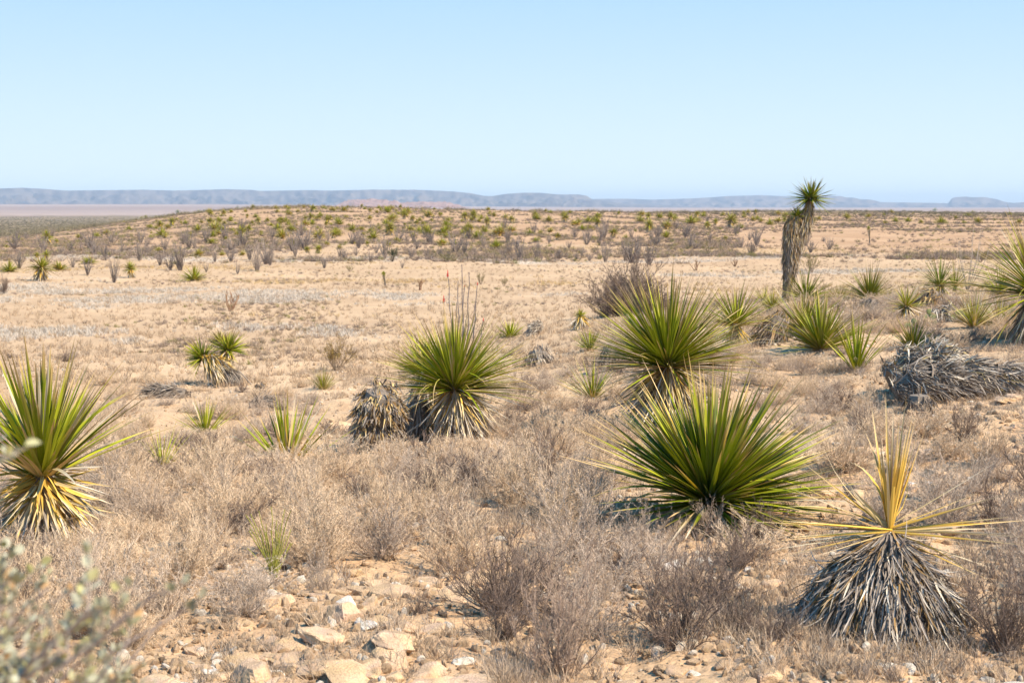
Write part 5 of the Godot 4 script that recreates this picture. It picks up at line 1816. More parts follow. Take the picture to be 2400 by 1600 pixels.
	[-12.088, -32.934, 0.713, 0.345, 0],
	[11.001, -33.408, 0.742, 0.328, 0],
	[8.884, -28.178, 0.644, 0.314, 1],
	[1.287, -15.174, 0.49, 0.333, 1],
	[-1.959, -11.345, 0.509, 0.258, 3],
	[0.271, -7.187, 0.632, 0.288, 3],
	[5.654, -28.706, 0.779, 0.391, 1],
	[-3.684, -13.317, 0.964, 0.567, 0],
	[-1.895, -14.048, 0.495, 0.191, 3],
	[3.393, -8.592, 0.88, 0.491, 1],
	[6.416, -20.444, 0.796, 0.318, 0],
	[9.501, -28.462, 0.739, 0.299, 0],
	[-6.784, -23.868, 0.552, 0.225, 0],
	[6.549, -17.331, 0.657, 0.261, 0],
	[3.321, -11.742, 0.676, 0.355, 1],
	[-4.275, -24.651, 0.442, 0.18, 0],
	[9.149, -23.316, 0.461, 0.241, 3],
	[-10.589, -28.941, 0.782, 0.349, 0],
	[-9.358, -23.453, 0.74, 0.368, 1],
	[-1.165, -13.711, 0.695, 0.359, 0],
	[1.603, -21.577, 0.533, 0.218, 0],
	[3.656, -11.847, 0.594, 0.299, 0],
	[-1.264, -11.856, 0.579, 0.325, 0],
	[-0.047, -15.232, 0.559, 0.162, 0],
	[-0.766, -12.03, 0.749, 0.471, 3],
	[-0.49, -14.339, 0.506, 0.261, 0],
	[-2.554, -16.661, 0.836, 0.489, 1],
	[5.778, -27.446, 0.634, 0.255, 0],
	[-2.155, -12.562, 0.528, 0.281, 1],
	[-2.473, -14.545, 0.725, 0.15, 1],
	[-2.305, -10.817, 0.669, 0.305, 0],
	[-0.072, -21.783, 0.594, 0.226, 1],
	[-0.915, -11.454, 0.538, 0.323, 1],
	[-2.252, -11.224, 0.815, 0.498, 1],
	[-3.07, -14.825, 0.45, 0.238, 0],
	[4.454, -11.463, 0.851, 0.573, 1],
	[-1.798, -14.663, 0.743, 0.344, 1],
	[-9.694, -30.722, 0.617, 0.329, 3],
	[9.324, -29.602, 0.793, 0.352, 3],
	[-5.856, -20.151, 0.458, 0.203, 0],
	[-0.43, -9.597, 0.763, 0.433, 1],
	[-2.956, -20.375, 0.763, 0.366, 1],
	[0.219, -22.353, 0.489, 0.225, 1],
	[8.127, -24.081, 0.446, 0.221, 3],
	[9.007, -30.92, 0.715, 0.379, 0],
	[-6.353, -25.295, 0.779, 0.314, 0],
	[-0.248, -11.911, 0.748, 0.448, 1],
	[2.504, -18.223, 0.52, 0.207, 0],
	[-0.388, -10.087, 0.593, 0.343, 3],
	[9.212, -31.449, 0.681, 0.325, 1],
	[8.436, -32.562, 0.66, 0.311, 0],
	[5.448, -26.672, 0.537, 0.23, 0],
	[-1.812, -8.782, 0.738, 0.382, 1],
	[1.332, -21.884, 0.764, 0.352, 1],
	[3.894, -13.25, 0.807, 0.366, 0],
	[3.689, -16.595, 0.709, 0.319, 1],
	[7.613, -21.175, 0.516, 0.249, 0],
	[1.96, -18.614, 0.487, 0.206, 0],
	[0.088, -23.542, 0.849, 0.373, 1],
	[1.468, -22.608, 0.685, 0.253, 1],
	[-10.84, -32.7, 0.498, 0.252, 1],
	[-2.28, -17.914, 0.714, 0.314, 3],
	[5.306, -23.321, 0.741, 0.377, 1],
	[3.074, -10.19, 0.786, 0.37, 1],
	[6.443, -24.336, 0.566, 0.218, 0],
	[-6.787, -18.384, 0.79, 0.372, 3],
	[-0.675, -15.176, 0.465, 0.196, 3],
	[5.249, -24.004, 0.698, 0.37, 1],
	[7.906, -19.786, 0.609, 0.277, 1],
	[7.637, -26.04, 0.51, 0.224, 1],
	[2.817, -11.954, 0.965, 0.478, 0],
	[8.525, -24.655, 0.778, 0.302, 1],
	[-4.753, -24.792, 0.446, 0.21, 3],
	[9.123, -31.148, 0.462, 0.221, 0],
	[1.922, -16.108, 0.673, 0.189, 1],
	[3.156, -12.869, 0.638, 0.304, 1],
	[3.735, -10.756, 0.607, 0.277, 1],
	[1.005, -14.536, 0.808, 0.437, 0],
	[0.565, -21.117, 0.525, 0.232, 0],
	[-0.901, -14.351, 0.702, 0.29, 3],
	[6.839, -24.797, 0.518, 0.246, 3],
	[3.46, -13.809, 0.502, 0.338, 3],
	[-1.234, -8.668, 0.846, 0.444, 0],
	[3.561, -20.419, 0.58, 0.296, 1],
	[3.423, -13.044, 0.881, 0.43, 0],
	[2.942, -9.464, 0.841, 0.498, 1],
	[-3.479, -12.501, 0.653, 0.341, 0],
	[0.077, -19.353, 0.781, 0.301, 0],
	[4.492, -19.559, 0.834, 0.298, 0],
	[1.04, -19.231, 0.46, 0.148, 0],
	[0.951, -18.886, 0.491, 0.191, 0],
	[0.138, -20.452, 0.843, 0.377, 3],
	[2.188, -20.95, 0.533, 0.278, 0],
	[5.415, -29.552, 0.49, 0.247, 1],
	[-3.59, -9.104, 0.589, 0.298, 0],
	[2.14, -23.988, 0.795, 0.322, 1],
	[8.238, -25.183, 0.449, 0.201, 3],
	[-6.896, -22.458, 0.666, 0.268, 0],
	[-4.12, -10.545, 0.904, 0.441, 3],
	[3.316, -22.938, 0.795, 0.298, 0],
	[6.511, -30.739, 0.838, 0.403, 0],
	[-1.399, -13.432, 0.658, 0.312, 0],
	[7.83, -29.164, 0.805, 0.308, 0],
	[7.439, -21.497, 0.481, 0.217, 0],
	[9.607, -33.547, 0.565, 0.22, 1],
	[1.499, -16.87, 0.706, 0.155, 1],
	[2.765, -22.835, 0.696, 0.369, 0],
	[4.619, -26.578, 0.688, 0.253, 0],
	[-3.397, -13.66, 0.992, 0.194, 3],
	[0.697, -13.052, 0.552, 0.364, 0],
	[6.42, -26.811, 0.781, 0.318, 1],
	[-3.407, -11.796, 0.98, 0.593, 1],
	[8.326, -25.76, 0.544, 0.273, 0],
	[-4.363, -21.569, 0.635, 0.333, 1],
	[8.62, -21.635, 0.663, 0.249, 0],
	[6.798, -21.206, 0.786, 0.288, 3],
	[5.666, -29.88, 0.739, 0.329, 0],
	[4.455, -19.855, 0.431, 0.166, 0],
	[-4.301, -11.438, 0.514, 0.327, 1],
	[-3.179, -17.224, 0.464, 0.253, 1],
	[6.877, -23.266, 0.573, 0.249, 1],
	[-9.463, -24.162, 0.548, 0.232, 0],
	[7.954, -27.184, 0.494, 0.2, 0],
	[-2.773, -7.823, 0.692, 0.411, 3],
	[6.158, -31.316, 0.632, 0.25, 0],
	[-4.422, -16.73, 0.492, 0.3, 1],
	[7.279, -27.29, 0.645, 0.255, 0],
	[5.641, -23.712, 0.585, 0.253, 0],
	[1.058, -16.77, 0.753, 0.213, 0],
	[-6.504, -20.216, 0.571, 0.287, 0],
	[0.834, -15.224, 0.534, 0.277, 0],
	[3.21, -21.287, 0.68, 0.361, 1],
	[7.671, -21.441, 0.517, 0.206, 3],
	[-8.911, -24.301, 0.457, 0.2, 0],
	[-7.664, -22.021, 0.796, 0.393, 0],
	[-1.745, -12.193, 0.536, 0.364, 0],
	[8.905, -33.286, 0.632, 0.302, 1],
	[4.155, -17.561, 0.622, 0.161, 0],
	[3.467, -15.708, 0.763, 0.283, 1],
	[-1.154, -14.661, 0.751, 0.264, 1],
	[9.501, -31.64, 0.798, 0.324, 1],
	[1.711, -18.646, 0.604, 0.226, 3],
	[-5.222, -13.643, 0.672, 0.328, 3],
	[10.176, -29.435, 0.567, 0.259, 1],
	[-11.421, -32.185, 0.567, 0.243, 3],
	[3.427, -18.292, 0.604, 0.272, 0],
	[6.34, -22.1, 0.73, 0.358, 1],
	[-9.845, -31.663, 0.723, 0.263, 1],
	[-3.024, -7.58, 0.847, 0.436, 3],
	[-4.118, -20.204, 0.841, 0.438, 0],
	[-4.709, -17.034, 0.6, 0.347, 0],
	[12.122, -30.822, 0.817, 0.435, 1],
	[3.777, -19.97, 0.497, 0.257, 0],
	[3.263, -9.383, 0.67, 0.385, 3],
	[3.784, -23.23, 0.464, 0.211, 0],
	[8.382, -28.596, 0.572, 0.235, 1],
	[-3.814, -19.599, 0.539, 0.283, 0],
	[0.889, -16.496, 0.77, 0.322, 1],
	[3.893, -11.447, 0.651, 0.426, 0],
	[0.677, -18.583, 0.512, 0.274, 0],
	[-3.849, -16.314, 0.496, 0.249, 3],
	[8.716, -31.776, 0.808, 0.439, 0],
	[-0.113, -14.343, 0.791, 0.262, 0],
	[2.587, -9.78, 0.611, 0.374, 1],
	[6.695, -26.792, 0.533, 0.239, 3],
	[11.441, -30.308, 0.664, 0.257, 0],
	[-6.492, -23.563, 0.744, 0.398, 0],
	[-0.727, -12.566, 0.913, 0.459, 1],
	[7.914, -25.048, 0.606, 0.231, 1],
	[5.558, -31.215, 0.516, 0.206, 0],
	[2.137, -22.387, 0.611, 0.26, 0],
	[5.14, -30.528, 0.668, 0.333, 0],
	[1.348, -24.81, 0.666, 0.266, 3],
	[7.565, -19.504, 0.527, 0.234, 0],
	[10.578, -31.31, 0.537, 0.281, 1],
	[-4.293, -23.823, 0.566, 0.22, 3],
	[0.942, -24.434, 0.652, 0.196, 1],
	[6.813, -28.459, 0.522, 0.232, 1],
	[0.266, -23.137, 0.466, 0.24, 3],
	[10.014, -30.118, 0.811, 0.405, 0],
	[10.735, -28.853, 0.695, 0.267, 1],
	[8.128, -23.262, 0.842, 0.334, 0],
	[-3.366, -22.963, 0.436, 0.174, 1],
	[-9.009, -23.229, 0.597, 0.235, 0],
	[-1.091, -12.961, 0.712, 0.429, 1],
	[6.915, -17.362, 0.597, 0.29, 3],
	[2.815, -23.372, 0.517, 0.256, 0],
	[0.645, -8.688, 0.539, 0.271, 3],
	[-6.404, -17.129, 0.526, 0.283, 0],
	[-2.019, -24.797, 0.477, 0.241, 0],
	[-9.444, -25.06, 0.673, 0.306, 0],
	[9.204, -32.929, 0.656, 0.335, 0],
	[-6.475, -18.631, 0.822, 0.397, 3],
	[-3.077, -17.469, 0.794, 0.414, 1],
	[-5.036, -17.223, 0.594, 0.394, 0],
	[-1.33, -9.592, 0.667, 0.404, 1],
	[-4.424, -20.369, 0.74, 0.397, 1]]
# far plants: x, z, height, width, kind
const HILL_YUCCA := [[-42.601, -130.8, 1.468, 1.068, 1],
	[-61.65, -177.6, 1.088, 1.088, 0],
	[-45.777, -129.0, 0.395, 0.395, 1],
	[-44.808, -140.2, 0.501, 0.501, 1],
	[-28.942, -81.799, 0.793, 0.918, 0],
	[-23.733, -71.356, 1.092, 1.311, 1],
	[-26.637, -83.477, 0.682, 0.937, 2],
	[-31.301, -95.402, 0.584, 0.584, 1],
	[-32.238, -96.612, 0.493, 0.493, 1],
	[-27.038, -90.866, 0.556, 0.788, 0],
	[-19.943, -74.493, 0.836, 0.684, 1],
	[-16.386, -73.199, 0.896, 1.046, 0],
	[-46.729, -160.3, 0.818, 0.818, 0],
	[-51.662, -169.8, 0.693, 0.693, 2],
	[-45.754, -164.5, 0.587, 0.587, 0],
	[-51.487, -191.8, 0.744, 0.744, 0],
	[-72.875, -267.6, 0.546, 0.546, 2],
	[-279.4, -1086.8, 3.549, 3.549, 1],
	[-311.2, -1196.3, 3.418, 3.418, 2],
	[-321.7, -1289.8, 3.159, 3.159, 1],
	[-499.0, -2126.7, 7.379, 7.379, 1],
	[-407.1, -1691.1, 3.797, 3.797, 0],
	[-54.811, -219.7, 0.493, 0.493, 1],
	[-50.983, -216.8, 0.575, 0.575, 2],
	[-49.156, -206.7, 0.506, 0.506, 1],
	[-576.7, -2685.3, 9.318, 9.318, 2],
	[-50.174, -237.5, 0.582, 0.582, 2],
	[-604.7, -2757.1, 6.19, 6.19, 0],
	[-42.919, -197.4, 0.604, 0.604, 2],
	[-38.098, -185.6, 0.72, 0.72, 1],
	[-40.249, -204.3, 0.5, 0.5, 0],
	[-34.125, -175.8, 0.538, 0.538, 0],
	[-46.345, -235.3, 0.72, 0.72, 2],
	[-46.181, -254.2, 0.882, 0.882, 1],
	[-40.94, -247.5, 0.859, 0.859, 2],
	[-40.89, -258.3, 0.738, 0.738, 2],
	[-37.149, -255.1, 0.729, 0.729, 2],
	[-33.079, -210.9, 0.861, 0.861, 2],
	[-37.87, -203.8, 0.624, 0.624, 1],
	[-29.948, -145.1, 0.622, 0.888, 2],
	[-26.573, -125.9, 0.668, 0.706, 0],
	[-25.852, -128.7, 0.578, 0.578, 1],
	[-22.169, -100.8, 0.597, 0.617, 2],
	[-42.495, -176.0, 0.718, 0.718, 2],
	[-27.166, -146.8, 0.809, 0.749, 1],
	[-24.471, -139.1, 0.454, 0.454, 2],
	[-28.33, -178.8, 0.766, 0.766, 0],
	[-23.711, -153.0, 0.968, 0.968, 0],
	[-25.586, -155.4, 0.825, 0.825, 0],
	[-17.541, -115.3, 0.847, 0.589, 2],
	[-30.74, -179.1, 0.731, 0.731, 1],
	[-26.681, -183.7, 0.675, 0.675, 1],
	[-24.054, -171.6, 0.841, 0.841, 0],
	[-25.183, -186.5, 0.723, 0.723, 1],
	[-23.667, -186.5, 0.685, 0.685, 1],
	[-18.148, -147.0, 0.72, 0.72, 1],
	[-15.08, -105.1, 0.515, 0.644, 1],
	[-14.333, -105.1, 0.622, 0.644, 1],
	[-15.373, -118.1, 0.482, 0.482, 2],
	[-13.63, -112.6, 0.46, 0.46, 2],
	[-19.041, -100.5, 0.39, 0.39, 2],
	[-27.046, -108.9, 0.578, 0.578, 2],
	[-20.493, -100.6, 0.411, 0.411, 2],
	[-49.233, -173.2, 0.972, 0.972, 2],
	[-32.101, -245.3, 0.601, 0.601, 0],
	[-30.17, -245.8, 0.652, 0.652, 2],
	[-691.6, -3605.4, 8.83, 8.83, 2],
	[-43.643, -233.6, 0.62, 0.62, 2],
	[-33.86, -245.4, 0.551, 0.551, 1],
	[-33.077, -220.2, 0.584, 0.584, 2],
	[-16.904, -150.9, 0.955, 0.955, 0],
	[-15.622, -186.0, 1.177, 1.708, 2],
	[-13.306, -190.7, 0.818, 0.818, 1],
	[-12.374, -191.3, 0.742, 0.742, 0],
	[-8.544, -190.5, 0.817, 0.817, 0],
	[-5.306, -192.5, 1.533, 1.218, 1],
	[-4.28, -186.2, 0.608, 0.608, 2],
	[-2.896, -171.5, 1.155, 0.788, 1],
	[-0.094, -154.9, 1.044, 1.139, 2],
	[-2.798, -218.4, 0.847, 0.847, 2],
	[3.66, -206.8, 1.013, 1.478, 0],
	[5.093, -197.2, 1.006, 1.006, 2],
	[6.04, -253.9, 0.829, 0.829, 1],
	[6.744, -251.3, 0.718, 0.718, 0],
	[10.651, -262.6, 0.697, 0.697, 0],
	[11.923, -197.4, 1.249, 1.007, 1],
	[1.805, -143.0, 0.759, 0.73, 0],
	[2.906, -147.1, 0.631, 0.631, 2],
	[4.073, -151.6, 0.65, 0.65, 2],
	[2.155, -129.0, 0.632, 0.632, 0],
	[4.245, -132.8, 0.786, 0.786, 1],
	[-1.239, -114.7, 0.866, 0.585, 0],
	[-4.914, -143.7, 0.616, 0.616, 0],
	[-5.892, -121.5, 0.769, 0.868, 2],
	[-4.968, -123.2, 0.478, 0.478, 0],
	[-10.337, -127.5, 0.677, 0.677, 2],
	[-10.19, -118.3, 0.531, 0.531, 2],
	[-11.705, -115.4, 0.518, 0.518, 1],
	[-13.409, -119.6, 0.537, 0.537, 2],
	[14.917, -155.3, 1.458, 0.951, 1],
	[23.065, -208.3, 1.403, 1.169, 1],
	[26.094, -228.3, 1.072, 1.072, 0],
	[7.74, -157.1, 0.834, 0.834, 0],
	[10.264, -145.3, 0.89, 1.186, 1],
	[10.871, -136.2, 0.584, 0.584, 0],
	[15.494, -143.0, 1.022, 1.022, 0],
	[7.365, -201.7, 0.7, 0.7, 1],
	[-6.056, -67.698, 0.636, 0.484, 3],
	[-28.488, -246.8, 0.604, 0.604, 1],
	[-24.915, -241.3, 0.591, 0.591, 0],
	[-23.578, -253.3, 0.776, 0.776, 0],
	[-17.464, -230.3, 0.611, 0.611, 2],
	[-14.338, -229.0, 0.561, 0.561, 0],
	[-12.551, -218.1, 0.579, 0.579, 2],
	[-22.802, -195.7, 0.599, 0.599, 2],
	[-21.301, -231.3, 0.661, 0.661, 1],
	[-22.03, -222.1, 0.544, 0.544, 1],
	[-10.598, -189.1, 0.502, 0.502, 1],
	[-10.672, -216.0, 0.529, 0.529, 1],
	[24.78, -197.1, 1.649, 1.408, 0],
	[31.685, -244.2, 1.097, 1.097, 1],
	[27.207, -177.6, 1.812, 1.54, 1],
	[27.799, -195.1, 0.956, 0.956, 1],
	[23.013, -167.4, 1.059, 1.059, 1],
	[39.789, -213.1, 0.913, 1.305, 2],
	[20.138, -134.4, 0.521, 0.521, 1],
	[36.978, -237.5, 0.873, 0.873, 1],
	[56.812, -217.3, 1.286, 0.931, 3],
	[31.759, -126.5, 1.342, 0.581, 3],
	[60.798, -211.9, 0.692, 0.692, 2],
	[67.121, -211.8, 0.648, 0.648, 0],
	[928.9, -3134.5, 7.677, 7.677, 0],
	[94.533, -336.2, 0.686, 0.686, 2],
	[119.1, -448.0, 0.823, 0.823, 1],
	[60.885, -259.7, 0.53, 0.53, 1],
	[153.5, -475.4, 0.97, 0.97, 0],
	[-24.745, -170.4, 0.673, 0.589, 1],
	[-21.215, -163.1, 0.661, 0.566, 1],
	[-17.413, -141.2, 0.987, 1.171, 0],
	[-15.547, -165.5, 0.405, 0.334, 1],
	[-49.053, -231.7, 0.902, 0.934, 1],
	[-48.889, -232.4, 0.453, 0.445, 0],
	[-25.542, -134.7, 1.146, 1.061, 1],
	[-43.533, -215.8, 1.098, 0.926, 1],
	[-50.097, -269.3, 0.356, 0.315, 2],
	[-5.439, -189.0, 0.693, 0.711, 1],
	[-34.915, -166.4, 0.468, 0.555, 2],
	[-16.12, -239.1, 0.436, 0.43, 2],
	[-21.591, -158.2, 0.416, 0.402, 0],
	[-31.177, -191.8, 0.6, 0.72, 0],
	[-1.216, -172.8, 0.552, 0.489, 2],
	[-29.859, -153.4, 0.465, 0.386, 2],
	[-35.261, -170.2, 0.84, 0.714, 0],
	[-16.168, -145.7, 0.398, 0.367, 1],
	[-34.76, -172.0, 0.604, 0.649, 1],
	[-29.111, -180.3, 0.377, 0.308, 0],
	[-3.502, -226.6, 0.767, 0.704, 1],
	[-35.123, -162.9, 0.374, 0.341, 0],
	[-6.233, -231.1, 0.775, 0.697, 1],
	[-16.949, -135.3, 0.69, 0.823, 1],
	[-14.74, -158.1, 0.555, 0.649, 0],
	[-27.191, -195.0, 0.459, 0.456, 1],
	[-15.197, -204.1, 0.649, 0.71, 2],
	[-4.916, -156.8, 1.116, 1.05, 0],
	[-12.129, -140.9, 0.655, 0.75, 1],
	[-18.767, -163.8, 0.484, 0.403, 2],
	[-13.102, -134.1, 1.073, 1.26, 0],
	[-15.444, -184.5, 0.512, 0.473, 0],
	[-4.557, -271.3, 1.029, 0.929, 2],
	[-19.191, -218.7, 1.189, 1.188, 0],
	[-39.383, -198.2, 0.438, 0.504, 0],
	[-27.428, -168.8, 0.689, 0.647, 1],
	[-34.724, -142.3, 0.673, 0.613, 2],
	[-41.066, -199.6, 0.921, 1.001, 0],
	[-7.733, -167.5, 1.139, 1.308, 0],
	[-44.848, -179.6, 0.55, 0.581, 0],
	[-34.236, -218.0, 0.619, 0.693, 2],
	[-45.619, -196.3, 0.574, 0.616, 1],
	[-40.412, -192.9, 0.607, 0.615, 2],
	[-10.961, -176.0, 0.681, 0.652, 0],
	[-8.315, -141.1, 1.206, 1.028, 0],
	[-23.72, -163.7, 0.845, 0.833, 2],
	[-20.557, -217.4, 0.603, 0.534, 2],
	[-4.28, -136.2, 0.949, 0.859, 1],
	[-32.516, -246.8, 0.874, 0.87, 0],
	[-41.96, -165.8, 0.372, 0.377, 0],
	[-11.981, -139.8, 1.25, 1.473, 1],
	[-18.497, -136.9, 0.744, 0.842, 0],
	[-25.956, -221.2, 1.19, 1.1, 2],
	[-23.702, -145.1, 0.665, 0.79, 2],
	[-21.431, -168.9, 0.42, 0.438, 0],
	[-36.861, -145.5, 0.531, 0.529, 0],
	[-20.934, -247.9, 0.869, 0.789, 2],
	[-31.693, -226.7, 1.13, 1.142, 1],
	[-50.006, -215.1, 0.36, 0.293, 2],
	[-29.558, -157.2, 0.924, 1.01, 0],
	[-45.295, -197.8, 0.729, 0.59, 0],
	[-14.549, -146.5, 0.566, 0.572, 0],
	[-7.406, -169.1, 0.751, 0.872, 2],
	[-36.767, -204.5, 0.673, 0.777, 0],
	[-16.006, -212.2, 1.141, 1.161, 0],
	[-17.82, -220.1, 0.57, 0.502, 1],
	[-12.158, -140.1, 0.675, 0.676, 1],
	[-18.98, -221.2, 0.375, 0.414, 1],
	[-14.636, -140.3, 0.518, 0.457, 2],
	[-6.303, -135.1, 0.674, 0.576, 0],
	[-21.179, -243.5, 0.854, 0.859, 0],
	[-25.094, -166.3, 0.355, 0.309, 2],
	[-22.199, -153.3, 0.492, 0.412, 2],
	[-12.077, -205.6, 1.147, 1.179, 2],
	[-37.756, -178.4, 1.096, 1.276, 1],
	[-10.734, -151.2, 0.864, 0.995, 2],
	[-12.682, -151.7, 0.618, 0.512, 2],
	[-31.795, -183.5, 0.354, 0.316, 0],
	[-3.301, -164.6, 0.468, 0.474, 2],
	[-21.559, -133.7, 1.056, 1.259, 2],
	[-50.679, -199.2, 0.767, 0.768, 2],
	[-10.91, -163.6, 0.768, 0.893, 1],
	[-21.196, -176.1, 0.688, 0.727, 0],
	[-14.171, -260.8, 0.559, 0.534, 0],
	[-4.356, -201.9, 0.69, 0.67, 0],
	[-27.424, -204.1, 0.803, 0.798, 0],
	[-26.831, -139.9, 0.582, 0.469, 1],
	[-35.349, -160.3, 1.183, 0.97, 0],
	[-1.233, -139.4, 1.189, 1.293, 2],
	[-30.512, -155.3, 0.664, 0.57, 0],
	[-3.636, -225.2, 0.633, 0.622, 2],
	[-28.6, -227.3, 1.034, 1.076, 2],
	[-15.505, -158.8, 0.477, 0.564, 2],
	[-15.839, -215.6, 1.18, 1.074, 2],
	[-16.276, -154.7, 0.724, 0.797, 2],
	[-48.76, -230.2, 0.693, 0.728, 1],
	[-44.478, -218.6, 0.615, 0.627, 0],
	[-19.386, -194.4, 0.737, 0.735, 2],
	[-33.882, -149.6, 0.631, 0.617, 0],
	[-13.7, -195.2, 0.7, 0.641, 0],
	[-9.91, -147.3, 0.414, 0.408, 2],
	[-31.081, -174.8, 0.969, 0.891, 1],
	[-16.024, -254.4, 0.425, 0.458, 1],
	[-20.314, -151.1, 0.465, 0.438, 2],
	[-14.947, -197.7, 1.061, 1.035, 1],
	[-11.689, -208.7, 0.461, 0.384, 0],
	[-14.885, -169.0, 1.08, 1.209, 0],
	[-17.847, -145.3, 0.715, 0.824, 2],
	[-22.195, -171.9, 1.228, 1.014, 1],
	[-18.081, -149.1, 0.379, 0.44, 2],
	[-44.113, -184.8, 1.085, 0.974, 1],
	[-31.776, -155.6, 1.097, 1.031, 0],
	[-11.257, -204.9, 0.398, 0.431, 1],
	[-5.452, -197.6, 0.639, 0.717, 2],
	[-6.892, -142.8, 1.016, 1.102, 0],
	[-10.831, -192.6, 0.497, 0.595, 2],
	[-36.633, -222.6, 0.876, 0.797, 2],
	[-6.569, -188.0, 0.606, 0.673, 2],
	[-24.095, -167.8, 0.668, 0.587, 2],
	[-28.5, -168.8, 0.56, 0.547, 0],
	[-6.497, -198.2, 1.209, 1.38, 1],
	[-25.917, -189.3, 0.684, 0.68, 2],
	[-2.923, -151.2, 0.943, 1.051, 0],
	[-36.472, -148.5, 1.168, 1.145, 0],
	[-38.607, -195.5, 0.87, 0.747, 0],
	[-4.405, -150.1, 1.082, 1.089, 1],
	[-49.454, -200.4, 0.412, 0.466, 1],
	[-18.791, -241.0, 0.905, 0.731, 1],
	[-52.397, -246.8, 1.108, 0.979, 2],
	[-21.243, -174.1, 1.141, 1.057, 0],
	[-26.92, -171.3, 0.699, 0.66, 0],
	[-20.235, -236.8, 0.488, 0.518, 0],
	[-17.102, -214.7, 0.547, 0.625, 0],
	[-7.182, -157.8, 0.699, 0.821, 0],
	[-9.564, -137.3, 0.614, 0.554, 2],
	[-33.528, -160.1, 1.214, 1.323, 2],
	[-25.885, -147.1, 0.382, 0.326, 0],
	[-22.034, -220.7, 0.624, 0.647, 1],
	[-37.534, -239.7, 0.672, 0.712, 0],
	[-9.647, -147.8, 0.815, 0.856, 0],
	[-12.572, -166.7, 0.461, 0.491, 1],
	[-27.392, -260.0, 0.822, 0.693, 1],
	[-29.104, -177.3, 0.626, 0.564, 1],
	[-24.932, -202.5, 0.432, 0.445, 1],
	[-29.657, -141.2, 0.699, 0.718, 0],
	[-48.366, -190.8, 0.689, 0.71, 0],
	[-16.73, -201.7, 0.835, 0.963, 0],
	[-22.384, -154.1, 0.434, 0.444, 1],
	[-27.346, -141.6, 0.697, 0.592, 2],
	[-10.706, -211.9, 0.757, 0.857, 1],
	[-39.231, -184.2, 0.377, 0.419, 0],
	[-3.216, -135.0, 1.091, 1.142, 0],
	[-14.775, -151.6, 0.405, 0.348, 1],
	[-27.574, -170.2, 0.938, 0.842, 1],
	[-9.548, -156.8, 0.862, 0.897, 2],
	[-26.483, -188.2, 1.048, 1.154, 1],
	[-18.304, -133.8, 1.156, 1.306, 2],
	[-4.515, -210.1, 0.532, 0.494, 1],
	[-43.054, -174.8, 1.076, 1.184, 1],
	[-31.036, -169.9, 0.681, 0.611, 1],
	[51.062, -299.8, 1.155, 1.176, 1],
	[26.857, -205.4, 0.982, 0.85, 2],
	[55.022, -234.3, 0.761, 0.631, 1],
	[55.172, -295.7, 1.141, 1.176, 2],
	[39.794, -245.6, 1.064, 0.861, 1],
	[11.844, -204.9, 0.925, 0.936, 0],
	[8.45, -182.1, 0.815, 0.752, 1],
	[39.45, -242.6, 0.862, 0.739, 2],
	[93.813, -293.4, 1.13, 1.216, 0],
	[3.348, -210.9, 1.13, 1.31, 1],
	[-0.006, -183.0, 1.049, 1.074, 1],
	[50.922, -265.8, 1.175, 1.399, 2],
	[60.275, -256.5, 1.109, 1.313, 2],
	[20.336, -212.8, 1.139, 1.064, 1],
	[39.907, -269.9, 1.131, 0.959, 2],
	[66.818, -267.1, 1.06, 1.061, 2],
	[24.055, -232.3, 1.102, 1.113, 0],
	[7.24, -196.0, 1.189, 1.377, 1],
	[13.865, -227.5, 0.766, 0.818, 0],
	[51.273, -309.8, 1.159, 0.961, 2],
	[45.581, -215.5, 0.912, 0.937, 2],
	[8.93, -162.2, 0.795, 0.693, 2],
	[97.362, -365.9, 1.095, 0.942, 2],
	[67.519, -206.5, 1.158, 1.198, 2],
	[-0.824, -165.0, 0.73, 0.603, 2],
	[23.629, -209.2, 0.716, 0.656, 1],
	[61.684, -205.1, 1.192, 1.308, 0],
	[39.58, -207.1, 1.086, 0.917, 1],
	[30.493, -196.1, 0.974, 0.879, 0],
	[18.054, -199.9, 1.126, 1.173, 0],
	[21.729, -239.1, 1.185, 0.973, 2],
	[28.434, -177.4, 0.863, 0.9, 0],
	[34.838, -192.7, 1.128, 0.917, 0],
	[8.29, -227.9, 1.02, 1.052, 0],
	[54.056, -206.5, 0.727, 0.705, 2],
	[62.132, -223.7, 1.025, 1.029, 0],
	[33.101, -246.2, 0.948, 1.009, 0],
	[48.895, -227.5, 0.858, 0.847, 2],
	[115.0, -329.7, 1.078, 1.121, 0],
	[7.808, -177.8, 0.961, 1.147, 2],
	[-0.953, -201.1, 0.963, 0.805, 2],
	[44.749, -223.5, 1.168, 1.388, 2],
	[73.848, -207.5, 0.848, 0.719, 2],
	[73.875, -237.5, 0.743, 0.662, 1],
	[18.325, -168.8, 1.162, 1.031, 2],
	[10.266, -191.9, 1.197, 1.311, 0],
	[36.099, -176.5, 1.142, 1.336, 2],
	[10.211, -170.8, 1.168, 1.034, 1],
	[41.664, -310.1, 0.909, 0.817, 2],
	[39.631, -230.4, 0.997, 1.1, 0],
	[36.793, -217.4, 1.013, 0.884, 2],
	[36.998, -211.9, 0.91, 0.745, 2],
	[16.199, -167.7, 1.01, 1.018, 0],
	[59.574, -221.5, 0.984, 1.042, 0],
	[18.725, -250.9, 0.729, 0.795, 1]]
